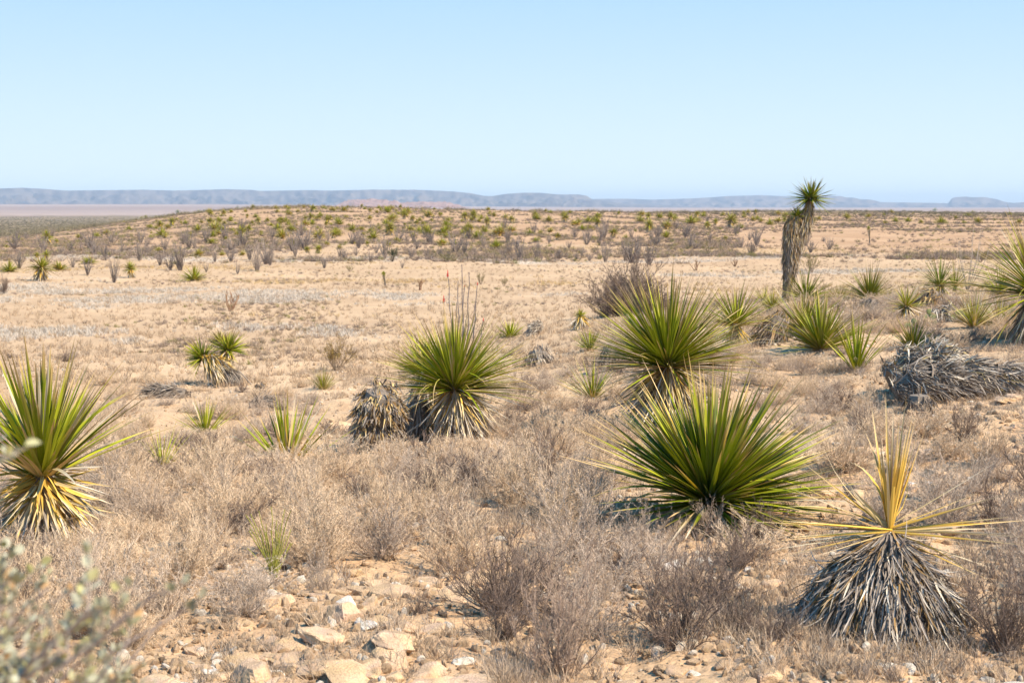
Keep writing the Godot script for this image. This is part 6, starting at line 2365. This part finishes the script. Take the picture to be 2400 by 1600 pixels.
const HILL_OCOTILLO := [[-19.04, -81.566, 1.831, 1.665, 0],
	[-19.623, -81.569, 1.082, 0.916, 0],
	[-19.827, -70.803, 1.373, 0.939, 0],
	[-22.702, -75.971, 1.008, 0.775, 0],
	[-18.613, -94.199, 1.057, 1.154, 0],
	[-14.647, -81.662, 1.667, 1.25, 0],
	[-14.754, -86.725, 1.328, 1.062, 0],
	[-14.97, -98.366, 1.205, 0.903, 0],
	[-15.162, -78.491, 0.721, 0.481, 0],
	[-11.133, -84.404, 0.775, 0.689, 0],
	[-17.201, -79.974, 0.571, 0.49, 0],
	[-20.104, -121.2, 0.866, 0.742, 0],
	[-28.473, -99.472, 1.117, 1.015, 0],
	[-24.781, -94.649, 1.449, 1.256, 0],
	[-30.061, -109.8, 1.008, 1.008, 0],
	[-29.584, -85.353, 1.132, 0.958, 0],
	[-26.889, -87.065, 0.711, 0.711, 0],
	[-36.894, -112.2, 1.03, 0.916, 0],
	[-22.405, -90.489, 1.016, 0.923, 0],
	[-33.376, -105.4, 0.86, 0.86, 0],
	[-19.677, -94.236, 0.866, 0.673, 0],
	[-11.929, -98.504, 0.804, 0.704, 0],
	[-64.241, -188.4, 1.154, 1.154, 0],
	[-17.639, -130.4, 0.932, 0.799, 0],
	[-25.347, -113.7, 0.928, 0.812, 0],
	[-32.544, -110.6, 1.016, 0.903, 0],
	[-31.275, -121.9, 0.871, 0.871, 0],
	[-21.726, -113.0, 0.807, 0.692, 0],
	[-46.428, -153.6, 0.941, 0.941, 0],
	[-53.201, -187.5, 1.148, 1.148, 0],
	[-9.036, -90.792, 0.834, 0.741, 0],
	[-6.797, -95.794, 0.88, 0.782, 0],
	[-6.1, -102.1, 0.938, 0.834, 0],
	[-5.005, -98.995, 0.808, 0.808, 0],
	[-3.474, -104.6, 1.387, 1.067, 0],
	[-2.729, -104.6, 0.641, 0.747, 0],
	[-0.63, -101.4, 0.724, 0.828, 0],
	[0.536, -97.282, 1.688, 1.291, 0],
	[1.801, -101.6, 0.933, 0.829, 0],
	[3.323, -100.6, 0.821, 0.924, 0],
	[4.577, -114.0, 0.698, 0.815, 0],
	[4.511, -99.662, 0.61, 0.61, 0],
	[5.026, -101.9, 0.832, 0.624, 0],
	[5.316, -97.643, 0.598, 0.598, 0],
	[6.283, -95.686, 1.465, 1.172, 0],
	[7.739, -96.818, 1.778, 1.087, 0],
	[8.72, -99.003, 1.92, 1.111, 0],
	[12.454, -123.0, 1.13, 1.506, 0],
	[-2.373, -118.9, 0.849, 0.849, 0],
	[-7.468, -145.0, 0.74, 1.036, 0],
	[-6.545, -84.87, 0.52, 0.433, 0],
	[-11.367, -96.455, 0.886, 0.886, 0],
	[-11.045, -100.7, 0.822, 0.822, 0],
	[-7.545, -112.9, 0.922, 0.807, 0],
	[-4.065, -134.9, 1.101, 0.964, 0],
	[0.393, -113.5, 1.042, 0.927, 0],
	[7.307, -137.0, 1.258, 0.978, 0],
	[7.401, -120.3, 0.859, 0.737, 0],
	[11.908, -142.0, 1.159, 0.869, 0],
	[3.254, -125.8, 0.77, 0.77, 0],
	[-7.053, -124.6, 1.017, 0.763, 0],
	[-10.269, -107.7, 0.879, 0.879, 0],
	[14.914, -118.5, 1.33, 0.967, 0],
	[18.665, -134.2, 0.822, 0.822, 0],
	[21.597, -125.8, 1.155, 1.155, 0],
	[29.472, -134.6, 0.618, 0.618, 0],
	[52.465, -234.4, 0.598, 0.718, 0],
	[24.003, -153.0, 0.937, 0.937, 0],
	[17.426, -143.1, 1.169, 1.022, 0],
	[27.732, -202.6, 1.447, 1.24, 0],
	[-25.955, -114.3, 1.575, 1.314, 0],
	[-27.255, -126.9, 1.899, 1.678, 0],
	[2.291, -148.2, 1.344, 1.179, 0],
	[15.176, -120.8, 0.899, 0.803, 0],
	[-56.911, -163.7, 1.792, 1.706, 0],
	[-31.386, -107.1, 1.084, 1.297, 0],
	[-63.449, -196.8, 1.527, 1.428, 0],
	[6.174, -139.3, 1.347, 1.428, 0],
	[23.236, -139.2, 0.871, 1.026, 0],
	[-9.487, -128.2, 1.013, 1.194, 0],
	[-2.744, -129.1, 1.114, 1.05, 0],
	[-36.255, -129.2, 1.559, 1.685, 0],
	[27.063, -138.6, 1.728, 1.73, 0],
	[-27.063, -110.9, 1.361, 1.127, 0],
	[18.134, -107.8, 1.358, 1.468, 0],
	[-28.868, -125.0, 1.178, 1.068, 0],
	[-13.382, -119.4, 1.215, 1.377, 0],
	[18.984, -117.7, 0.983, 1.047, 0],
	[22.902, -109.1, 1.022, 1.131, 0],
	[-17.536, -95.142, 1.176, 1.021, 0],
	[-12.561, -119.7, 1.055, 1.017, 0],
	[-14.535, -147.1, 1.118, 0.937, 0],
	[-35.741, -115.4, 0.917, 0.925, 0],
	[-17.072, -114.5, 1.579, 1.882, 0],
	[-41.54, -118.8, 1.431, 1.571, 0],
	[-16.766, -108.7, 1.861, 1.491, 0],
	[14.966, -116.3, 0.836, 0.992, 0],
	[7.838, -93.111, 1.89, 1.95, 0],
	[-26.909, -105.3, 0.892, 0.929, 0],
	[-8.751, -126.8, 1.321, 1.138, 0],
	[-51.141, -177.6, 0.939, 0.916, 0],
	[8.804, -137.0, 1.587, 1.569, 0],
	[-17.033, -131.7, 1.017, 0.995, 0],
	[-34.7, -117.1, 1.598, 1.731, 0],
	[-0.241, -106.7, 1.276, 1.068, 0],
	[25.613, -124.5, 1.631, 1.633, 0],
	[6.296, -120.1, 1.378, 1.513, 0],
	[2.068, -111.0, 0.807, 0.844, 0],
	[22.273, -130.0, 1.88, 1.672, 0],
	[-4.228, -106.4, 1.836, 2.093, 0],
	[-7.269, -125.6, 1.488, 1.76, 0],
	[13.591, -138.7, 1.015, 0.963, 0],
	[18.924, -94.33, 1.732, 1.602, 0],
	[-29.738, -156.9, 1.553, 1.824, 0],
	[10.251, -156.0, 1.703, 1.774, 0],
	[-21.299, -144.2, 1.382, 1.569, 0],
	[-22.975, -113.5, 0.875, 0.957, 0],
	[-26.707, -132.8, 1.712, 1.557, 0],
	[-22.354, -118.2, 1.685, 1.688, 0],
	[-21.451, -108.6, 1.197, 1.42, 0],
	[14.456, -141.7, 1.622, 1.46, 0],
	[19.508, -169.0, 1.205, 1.34, 0],
	[15.88, -152.9, 1.227, 1.303, 0],
	[8.653, -89.769, 1.665, 1.423, 0],
	[-0.374, -125.5, 1.554, 1.297, 0],
	[-8.79, -98.502, 1.818, 1.522, 0],
	[-0.789, -163.0, 1.752, 1.859, 0],
	[-15.391, -89.096, 1.745, 1.852, 0],
	[-16.36, -112.4, 1.711, 1.927, 0],
	[9.008, -141.2, 1.126, 1.062, 0],
	[-22.431, -133.2, 1.372, 1.16, 0],
	[8.198, -132.5, 1.08, 1.033, 0],
	[-12.208, -113.5, 1.66, 1.395, 0],
	[-29.552, -128.9, 1.624, 1.37, 0],
	[-38.986, -118.2, 1.411, 1.545, 0],
	[17.974, -146.9, 1.77, 1.937, 0],
	[-10.306, -129.3, 1.419, 1.667, 0],
	[26.005, -116.6, 1.16, 1.117, 0],
	[-34.902, -133.9, 1.638, 1.35, 0],
	[25.234, -159.0, 1.256, 1.476, 0]]
const HILL_SHRUB := [[-12.791, -53.744, 0.384, 0.658, 1],
	[-21.615, -60.309, 1.169, 0.862, 2],
	[-24.72, -86.931, 0.532, 0.621, 1],
	[-22.408, -65.146, 0.199, 0.332, 1],
	[-16.207, -60.128, 0.184, 0.276, 0],
	[-19.398, -79.947, 0.408, 0.571, 1],
	[-10.994, -81.142, 0.331, 0.331, 0],
	[-8.577, -28.521, 0.146, 0.262, 0],
	[-7.658, -90.918, 1.113, 1.113, 4],
	[-7.671, -83.923, 0.428, 0.514, 1],
	[-0.292, -92.384, 0.377, 0.424, 0],
	[-9.259, -81.321, 0.415, 0.664, 5],
	[-6.245, -97.864, 0.28, 0.36, 0],
	[-1.495, -67.799, 0.623, 0.554, 5],
	[-0.379, -66.35, 0.44, 0.474, 5],
	[-6.598, -69.03, 0.352, 0.423, 0],
	[12.18, -111.3, 0.454, 0.682, 1],
	[16.94, -80.364, 1.148, 1.312, 5],
	[22.575, -92.017, 0.376, 0.657, 1],
	[21.443, -92.396, 0.377, 0.377, 0],
	[31.11, -189.2, 0.483, 1.738, 1],
	[17.172, -115.8, 0.284, 0.473, 1],
	[32.108, -116.9, 0.286, 0.597, 0],
	[30.005, -110.9, 0.226, 0.453, 0],
	[29.443, -89.506, 0.822, 1.461, 5]]
# rocks: x, z, size, pale
const ROCK_BIG := [[-0.561, -6.594, 0.303, 0, "large blocky tan boulder lying in the rocky patch in front"],
	[-0.736, -8.089, 0.235, 0, "pointed pale tan rock overhanging a dark hollow behind the rocky patch"],
	[-1.192, -6.308, 0.29, 0, "broad tan boulder with a dark hollow under its edge"],
	[-0.856, -7.915, 0.194, 0, "flat tan slab just behind the pointed pale rock"],
	[-0.899, -7.538, 0.127, 1, "upright grey and white broken rock beside tan slabs"],
	[-0.865, -7.15, 0.219, 0, "long tan ledge rock with shaded front below the upright broken rock"],
	[-0.721, -6.84, 0.126, 1, "bright white faced rock leaning beside the blocky boulder"],
	[-0.508, -6.439, 0.089, 0, "small rounded tan rock set against the blocky boulder"],
	[0.038, -6.398, 0.088, 1, "white pitted stone at the foot of the tall twig bush"],
	[-0.226, -6.474, 0.099, 1, "flat white stone between the blocky boulder and the tall twig bush"],
	[3.2, -12.689, 0.233, 0, "squarish pale rock on the stony slope"],
	[3.651, -12.222, 0.135, 1, "small bright white stone on the stony slope"],
	[3.43, -11.354, 0.313, 0, "long tan ledge with shaded front on the stony slope"],
	[4.245, -14.868, 0.228, 0, "rounded brown rock below the charred stump"],
	[5.252, -15.001, 0.23, 0, "squarish tan rock below the long fallen stem"],
	[2.978, -9.531, 0.204, 0, "tan angular rock behind the dead golden yucca"],
	[1.002, -8.585, 0.158, 1, "grey white stone under the big dark green sotol"],
	[-2.227, -18.187, 0.39, 0, "tan rocks showing between brush behind the half buried sotol"],
	[-3.784, -13.164, 0.322, 0, "low tan ledge beside the golden-skirted yucca"],
	[1.711, -6.155, 0.113, 0, "rounded tan rock at the foot of the dead golden yucca"],
	[2.069, -6.069, 0.111, 0, "greyish tan rock in the dark brush beyond the dead golden yucca"],
	[2.439, -11.153, 0.307, 0, "dark hollowed tan rock between the sotol and the stony slope"],
	[0.393, -17.194, 0.316, 0, "low tan rock showing through the brush beside the pale-skirted yucca"],
	[-0.732, -6.194, 0.209, 0, "tan slab half out of the soil below the blocky boulder"]]
const ROCKS := [[-1.474, -6.417, 0.111, 0], [-1.328, -6.156, 0.165, 0], [-1.057, -7.83, 0.06, 0], [-0.962, -8.538, 0.16, 0], [-0.219, -6.586, 0.06, 0], [-1.14, -8.327, 0.233, 0], [-1.42, -6.103, 0.06, 0], [-1.015, -6.777, 0.068, 0], [-0.279, -7.835, 0.155, 0], [-0.414, -6.211, 0.099, 0], [-0.369, -7.969, 0.217, 0], [-1.189, -7.365, 0.078, 0], [-0.44, -5.722, 0.084, 0], [-0.769, -6.248, 0.062, 0], [-0.797, -6.575, 0.061, 0], [-1.052, -5.862, 0.068, 0], [-1.574, -6.116, 0.154, 0], [-0.555, -6.428, 0.205, 0], [-0.936, -5.736, 0.238, 0], [-0.215, -6.949, 0.071, 0], [-0.267, -8.129, 0.06, 0], [-0.426, -6.974, 0.177, 0], [-0.153, -5.739, 0.143, 0], [-1.195, -5.8, 0.089, 0], [-0.267, -6.136, 0.197, 0], [-1.053, -6.695, 0.183, 0], [-0.975, -7.678, 0.151, 0], [-0.499, -5.8, 0.06, 0], [-0.586, -6.014, 0.1, 0], [-0.948, -5.796, 0.209, 0], [-1.419, -5.995, 0.116, 1], [-0.944, -7.503, 0.084, 0], [-1.085, -6.352, 0.093, 1], [-0.47, -5.965, 0.153, 0], [-1.443, -6.36, 0.063, 0], [-1.263, -7.561, 0.206, 0], [-0.922, -6.783, 0.231, 0], [-0.751, -6.901, 0.139, 0], [-1.21, -6.383, 0.089, 0], [-1.577, -6.114, 0.246, 0], [-1.077, -5.73, 0.06, 1], [-1.561, -6.114, 0.148, 0], [-0.687, -7.103, 0.088, 0], [-1.319, -6.374, 0.169, 0], [-1.163, -7.83, 0.071, 0], [-0.583, -5.782, 0.06, 0], [-0.881, -6.328, 0.201, 0], [-0.635, -6.222, 0.12, 0], [-0.525, -6.409, 0.063, 0], [-1.112, -6.604, 0.172, 0], [-1.032, -8.491, 0.066, 0], [-0.492, -7.039, 0.06, 0], [-0.638, -7.949, 0.068, 0], [-0.668, -7.734, 0.232, 0], [-1.239, -6.038, 0.061, 0], [-1.464, -6.661, 0.064, 0], [-1.018, -6.595, 0.064, 0], [-1.298, -5.799, 0.06, 0], [-0.635, -7.813, 0.06, 0], [-0.889, -5.927, 0.07, 1], [-0.343, -6.076, 0.09, 1], [-0.961, -7.872, 0.163, 0], [-0.116, -5.943, 0.06, 0], [-1.503, -5.928, 0.143, 0], [-0.329, -6.612, 0.108, 0], [-0.401, -7.452, 0.064, 0], [-1.267, -6.575, 0.201, 0], [-0.7, -8.014, 0.064, 1], [-0.564, -6.488, 0.061, 1], [-1.039, -6.399, 0.137, 0], [-1.545, -6.084, 0.062, 1], [-1.214, -6.839, 0.11, 0], [-0.548, -6.943, 0.061, 0], [-0.308, -5.896, 0.123, 0], [-0.356, -5.904, 0.09, 0], [-1.175, -6.609, 0.105, 0], [-0.78, -8.131, 0.221, 0], [-0.249, -7.945, 0.259, 0], [-0.381, -6.263, 0.198, 0], [-1.541, -6.828, 0.168, 0], [-1.059, -6.697, 0.06, 0], [-0.191, -6.879, 0.06, 0], [-1.031, -6.531, 0.152, 0], [-0.737, -7.764, 0.076, 0], [-1.075, -7.718, 0.091, 0], [-0.693, -6.123, 0.14, 0], [-0.611, -6.686, 0.098, 0], [-0.441, -6.099, 0.083, 1], [-1.052, -6.076, 0.085, 0], [-1.1, -6.566, 0.103, 0], [-0.225, -6.236, 0.071, 0], [-0.363, -6.142, 0.22, 0], [-0.243, -5.929, 0.06, 0], [-0.815, -8.195, 0.175, 0], [-0.656, -7.604, 0.062, 0], [-0.873, -6.338, 0.062, 0], [-1.189, -6.513, 0.07, 0], [-0.593, -7.196, 0.06, 0], [-0.497, -6.647, 0.077, 0], [-0.649, -6.536, 0.07, 0], [-0.434, -6.533, 0.079, 0], [-1.317, -6.163, 0.06, 0], [-1.173, -7.889, 0.1, 0], [-1.412, -6.144, 0.067, 0], [-0.619, -6.024, 0.062, 1], [-1.055, -8.328, 0.073, 0], [-1.4, -6.389, 0.091, 1], [-1.384, -6.654, 0.06, 0], [-0.706, -6.089, 0.088, 0], [-1.106, -5.891, 0.069, 0], [-0.178, -6.19, 0.099, 0], [-0.162, -8.491, 0.24, 0], [-0.52, -6.832, 0.061, 0], [-0.594, -6.481, 0.072, 0], [-0.349, -6.232, 0.061, 0], [-1.586, -6.494, 0.077, 0], [-1.031, -5.991, 0.075, 0], [-0.711, -7.006, 0.094, 0], [-1.322, -5.896, 0.075, 0], [-0.261, -7.456, 0.119, 0], [-0.673, -7.079, 0.14, 0], [-0.673, -6.058, 0.126, 0], [-1.097, -5.937, 0.181, 0], [-0.542, -6.19, 0.122, 0], [-0.25, -7.791, 0.258, 0], [-0.984, -5.762, 0.061, 0], [-0.782, -7.689, 0.064, 0], [-0.663, -6.257, 0.159, 0], [-0.171, -6.073, 0.247, 0], [-0.558, -6.882, 0.242, 0], [-1.01, -6.469, 0.065, 1], [-0.931, -6.215, 0.06, 0], [-1.371, -7.106, 0.132, 0], [-1.053, -6.304, 0.06, 0], [-0.492, -6.049, 0.248, 0], [-0.769, -7.543, 0.129, 0], [-0.121, -7.401, 0.111, 0], [-1.225, -6.175, 0.06, 0], [-0.428, -8.082, 0.098, 0], [-0.243, -6.022, 0.108, 0], [-0.542, -8.411, 0.22, 0], [-1.021, -6.153, 0.185, 0], [-0.571, -7.798, 0.067, 0], [-0.93, -5.97, 0.258, 0], [-0.945, -6.392, 0.157, 0], [-0.605, -5.746, 0.196, 0], [-0.832, -5.895, 0.061, 0], [-1.486, -6.134, 0.135, 1], [-0.652, -6.552, 0.06, 0], [-0.855, -7.366, 0.105, 0], [0.93, -5.927, 0.051, 0], [1.764, -6.309, 0.05, 0], [0.307, -6.211, 0.053, 0], [0.752, -6.109, 0.05, 0], [0.753, -6.339, 0.114, 0], [1, -5.907, 0.085, 0], [1.321, -5.903, 0.067, 0], [1.325, -5.753, 0.052, 0], [2.158, -5.976, 0.132, 1], [1.662, -6.288, 0.096, 0], [1.226, -6.37, 0.052, 0], [1.403, -5.992, 0.05, 0], [2.237, -6.261, 0.067, 0], [1.116, -6.087, 0.15, 0], [0.49, -6.199, 0.058, 0], [1.551, -6.312, 0.087, 0], [0.851, -6.436, 0.083, 0], [2.03, -5.9, 0.119, 0], [1.232, -5.792, 0.05, 0], [0.825, -6.29, 0.059, 1], [1.418, -5.718, 0.051, 0], [0.685, -5.888, 0.051, 0], [0.33, -6.048, 0.091, 0], [0.12, -5.742, 0.117, 0], [1.88, -5.941, 0.051, 0], [1.83, -6.069, 0.05, 0], [0.362, -6.056, 0.079, 0], [0.822, -5.756, 0.054, 0], [0.408, -6.121, 0.051, 1], [0.806, -6.01, 0.068, 0], [1.638, -6.159, 0.097, 0], [1.2, -6.371, 0.055, 0], [0.845, -6.007, 0.11, 0], [1.884, -5.776, 0.058, 0], [0.055, -5.873, 0.089, 0], [1.072, -6.356, 0.105, 0], [1.639, -5.712, 0.102, 0], [0.689, -5.768, 0.131, 0], [0.748, -5.896, 0.098, 0], [0.916, -5.756, 0.05, 0], [1.396, -5.76, 0.143, 0], [1.648, -5.673, 0.054, 0], [0.517, -5.895, 0.05, 0], [2.149, -6.271, 0.077, 0], [2.139, -5.989, 0.063, 0], [1.758, -6.392, 0.107, 0], [2.023, -5.639, 0.063, 0], [1.309, -6.031, 0.094, 0], [2.119, -6.198, 0.05, 0], [0.525, -5.73, 0.136, 0], [1.917, -6.262, 0.063, 0], [0.752, -6.257, 0.062, 0], [-0.011, -6.09, 0.05, 0], [1.205, -6.05, 0.053, 0], [1.493, -5.745, 0.072, 0], [1.698, -6.24, 0.091, 1], [1.391, -6.433, 0.05, 0], [1.911, -6.126, 0.066, 0], [2.244, -6.209, 0.087, 0], [1.8, -6.183, 0.062, 0], [0.518, -6.15, 0.078, 0], [0.489, -5.992, 0.051, 1], [1.026, -6.011, 0.079, 0], [0.313, -6.104, 0.062, 0], [2.139, -6.328, 0.052, 1], [1.398, -5.967, 0.051, 0], [1.472, -6.387, 0.142, 0], [0.633, -5.831, 0.05, 0], [0.856, -5.762, 0.053, 0], [0.397, -5.861, 0.051, 0], [3.248, -11.663, 0.222, 0], [3.317, -10.936, 0.106, 0], [4.183, -13.17, 0.061, 1], [3.529, -11.268, 0.183, 0], [3.874, -12.045, 0.095, 0], [3.714, -12.32, 0.125, 1], [3.988, -11.46, 0.06, 0], [4.009, -13.883, 0.257, 0], [3.18, -10.751, 0.06, 0], [4.216, -12.838, 0.061, 0], [3.103, -10.648, 0.087, 0], [2.765, -9.15, 0.189, 0], [3.319, -11.131, 0.073, 1], [3.431, -9.789, 0.168, 0], [2.716, -9.143, 0.06, 0], [3.057, -9.879, 0.094, 0], [3.059, -10.804, 0.181, 0], [2.616, -10.488, 0.061, 0], [3.032, -9.298, 0.06, 0], [3.184, -11.13, 0.06, 1], [2.402, -9.804, 0.088, 0], [2.755, -10.947, 0.236, 0], [3.244, -9.625, 0.294, 0], [4.102, -12.915, 0.174, 0], [3.449, -10.924, 0.292, 0], [3.59, -12.812, 0.148, 0], [3.728, -12.157, 0.067, 0], [2.676, -9.167, 0.061, 0], [3.814, -12.034, 0.06, 0], [4.306, -12.729, 0.147, 0], [2.456, -9.965, 0.067, 0], [3.179, -9.5, 0.209, 0], [4.974, -14.487, 0.1, 0], [3.561, -10.239, 0.129, 0], [3.471, -12.439, 0.06, 0], [2.764, -10.614, 0.061, 0], [3.795, -12.162, 0.06, 0], [4.572, -14.924, 0.284, 0], [3.968, -13.686, 0.072, 0], [5.284, -15.361, 0.072, 0], [3.929, -13.275, 0.087, 1], [3.437, -12.556, 0.168, 0], [3.148, -10.912, 0.065, 0], [2.943, -11.341, 0.098, 0], [3.441, -9.854, 0.292, 0], [4.269, -11.914, 0.072, 0], [4.443, -13.13, 0.06, 0], [3.367, -10.447, 0.06, 1], [4.618, -12.71, 0.06, 0], [2.524, -10.204, 0.096, 0], [5.202, -14.708, 0.062, 0], [3.822, -12.213, 0.071, 0], [4.638, -13.587, 0.094, 0], [4.303, -11.923, 0.061, 0], [2.381, -9.403, 0.072, 0], [2.989, -9.681, 0.088, 1], [2.991, -9.719, 0.077, 0], [3.797, -13.017, 0.071, 0], [2.774, -9.227, 0.109, 0], [3.407, -13.264, 0.107, 0], [2.792, -11.123, 0.286, 0], [3.622, -13.485, 0.098, 0], [4.646, -13.268, 0.131, 0], [3.111, -9.301, 0.14, 0], [2.983, -12.075, 0.06, 0], [4.016, -13.65, 0.063, 1], [5.652, -15.675, 0.148, 0], [4.129, -13.32, 0.286, 0], [3.574, -12.474, 0.246, 0], [3.771, -10.821, 0.104, 0], [3.54, -13.313, 0.063, 1], [4.001, -12.248, 0.158, 0], [4.815, -13.524, 0.092, 0], [4.964, -14.777, 0.099, 0], [4.384, -13.938, 0.098, 0], [2.331, -9.384, 0.277, 0], [3.012, -12.329, 0.274, 0], [3.326, -9.983, 0.06, 0], [4.055, -13.458, 0.129, 0], [2.534, -9.567, 0.06, 0], [2.619, -9.639, 0.114, 0], [2.603, -9.9, 0.211, 0], [2.918, -9.345, 0.232, 0], [3.145, -11.3, 0.07, 0], [2.963, -9.644, 0.23, 0], [3.519, -13.541, 0.06, 0], [5.009, -14.896, 0.246, 0], [4.58, -13.724, 0.066, 0], [2.948, -9.326, 0.06, 1], [4.931, -14.107, 0.283, 0], [3.086, -9.825, 0.194, 0], [2.978, -10.103, 0.064, 0], [3.292, -9.431, 0.196, 0], [5.336, -15.644, 0.061, 1], [2.68, -9.082, 0.06, 0], [2.893, -10.741, 0.071, 0], [3.064, -9.413, 0.061, 1], [2.708, -9.393, 0.06, 1], [3.234, -10.137, 0.082, 1], [5.301, -14.939, 0.086, 0], [3.392, -13.059, 0.18, 0], [3.086, -11.905, 0.296, 0], [5.655, -15.799, 0.06, 0], [2.242, -9.479, 0.066, 0], [4.212, -12.096, 0.168, 0], [3.06, -10.459, 0.085, 0], [4.363, -12.623, 0.242, 0], [5.046, -14.81, 0.134, 0], [3.906, -12.379, 0.286, 0], [4.704, -13.822, 0.06, 0], [2.853, -9.27, 0.065, 0], [4.964, -15.246, 0.06, 1], [3.944, -12.766, 0.204, 0], [3.481, -9.886, 0.073, 0], [4.819, -15.011, 0.254, 0], [2.942, -9.738, 0.06, 0], [2.553, -10.712, 0.063, 0], [3.312, -12.881, 0.178, 0], [2.824, -10.981, 0.18, 0], [2.839, -9.864, 0.071, 0], [3.417, -12.182, 0.173, 0], [4.176, -12.141, 0.082, 1], [3.019, -9.895, 0.062, 0], [2.712, -9.097, 0.132, 0], [3.289, -12.66, 0.143, 1], [3.387, -10.968, 0.06, 0], [4.846, -14.458, 0.122, 0], [2.77, -9.693, 0.075, 0], [3.839, -11.248, 0.06, 0], [4.773, -13.34, 0.109, 0], [3.465, -10.494, 0.229, 0], [2.564, -10.302, 0.106, 0], [3.984, -13.228, 0.081, 0], [3.529, -10.839, 0.214, 0], [2.587, -9.894, 0.146, 1], [2.884, -9.775, 0.106, 1], [3.545, -10.192, 0.062, 0], [3.848, -11.091, 0.265, 0], [3.997, -11.799, 0.06, 0], [2.326, -9.645, 0.186, 0], [4.01, -11.962, 0.103, 1], [3.313, -13.023, 0.06, 0], [4.449, -14.801, 0.061, 1], [2.901, -9.849, 0.081, 0], [3.244, -9.877, 0.181, 0], [3.62, -13.422, 0.112, 0], [4.793, -14.776, 0.141, 0], [3.332, -10.941, 0.214, 0], [4.704, -14.471, 0.2, 0], [2.926, -11.295, 0.195, 0], [2.93, -10.649, 0.296, 0], [3.334, -12.16, 0.073, 1], [4.118, -13.523, 0.086, 0], [2.639, -10.876, 0.066, 0], [4.043, -11.366, 0.063, 0], [2.958, -10.439, 0.121, 0], [3.689, -11.813, 0.098, 0], [2.983, -9.627, 0.247, 0], [3.363, -11.971, 0.064, 0], [3.963, -12.092, 0.06, 0], [3.287, -9.663, 0.111, 0], [4.298, -13.581, 0.063, 0], [5.457, -15.108, 0.28, 0], [4.959, -15.048, 0.136, 0], [3.659, -12.196, 0.236, 0], [3.29, -10.862, 0.06, 0], [3.626, -11.078, 0.068, 1], [2.361, -9.82, 0.065, 1], [3.311, -10.861, 0.097, 0], [3.444, -12.996, 0.161, 0], [0.549, -10.063, 0.064, 0], [0.396, -9.804, 0.056, 0], [0.459, -9.533, 0.126, 0], [0.5, -9.073, 0.053, 0], [0.217, -10.573, 0.062, 0], [-0.109, -9.869, 0.163, 0], [0.183, -8.941, 0.058, 0], [0.044, -8.284, 0.115, 0], [0.296, -9.518, 0.11, 0], [0.653, -10.324, 0.147, 0], [-0.073, -9.415, 0.085, 1], [0.312, -8.042, 0.111, 0], [-0.035, -9.642, 0.052, 0], [0.478, -7.985, 0.052, 0], [0.287, -8.032, 0.062, 1], [-0.09, -10.268, 0.064, 1], [0.432, -10.061, 0.05, 0], [0.196, -8.512, 0.075, 0], [-0.094, -8.29, 0.091, 0], [-0.091, -8.825, 0.155, 0], [-4.561, -14.094, 0.074, 1], [-3.676, -12.454, 0.062, 0], [-4.677, -14.275, 0.06, 0], [-4.28, -12.879, 0.07, 0], [-3.665, -13.412, 0.126, 0], [-3.816, -13.337, 0.061, 0], [-3.899, -13.348, 0.193, 0], [-3.365, -12.918, 0.06, 0], [-4.241, -13.301, 0.075, 0], [-3.677, -14.119, 0.154, 0], [-2.763, -19.588, 0.074, 1], [-2.596, -18.254, 0.061, 0], [-2.469, -17.774, 0.094, 1], [-2.03, -16.947, 0.198, 0], [-2.238, -18.725, 0.07, 0], [-2.603, -17.915, 0.06, 0], [-2.566, -17.924, 0.084, 1], [-2.61, -18.3, 0.068, 1], [1.195, -8.619, 0.099, 1], [1.63, -9.085, 0.099, 0], [1.492, -7.95, 0.133, 0], [1.143, -6.614, 0.05, 1], [1.511, -8.601, 0.051, 0], [1.21, -8.454, 0.051, 1], [1.211, -6.57, 0.085, 0], [1.414, -7.425, 0.065, 1], [1.34, -8.669, 0.076, 0], [1.414, -8.235, 0.102, 1], [1.716, -9.41, 0.131, 0], [1.481, -7.62, 0.076, 0], [1.34, -7.452, 0.059, 0], [1.599, -8.368, 0.052, 0], [1.239, -8.065, 0.065, 0], [1.355, -8.421, 0.058, 0], [1.153, -6.361, 0.123, 0], [1.269, -6.979, 0.072, 0]]
# twig ends of the near shrub: x, height against the eye, z
const SHRUB_TIPS := [[-0.351, -0.413, -1.444], [-0.359, -0.389, -1.391], [-0.414, -0.433, -1.508], [-0.409, -0.39, -1.412], [-0.416, -0.395, -1.377], [-0.494, -0.422, -1.511], [-0.567, -0.46, -1.717], [-0.582, -0.442, -1.67], [-0.597, -0.418, -1.656], [-0.522, -0.313, -1.439], [-0.569, -0.301, -1.565], [-0.523, -0.244, -1.461], [-0.53, -0.25, -1.419], [-0.527, -0.311, -1.392], [-0.448, -0.431, -1.436], [-0.505, -0.533, -1.721], [-0.456, -0.51, -1.682], [-0.417, -0.502, -1.673], [-0.568, -0.49, -1.67], [-0.508, -0.41, -1.427], [-0.475, -0.471, -1.474], [-0.461, -0.527, -1.601], [-0.576, -0.525, -1.643], [-0.449, -0.546, -1.692], [-0.571, -0.577, -1.702], [-0.425, -0.478, -1.385], [-0.587, -0.483, -1.592], [-0.583, -0.548, -1.619], [-0.438, -0.541, -1.552], [-0.518, -0.376, -1.421], [-0.571, -0.432, -1.539], [-0.437, -0.429, -1.386]]
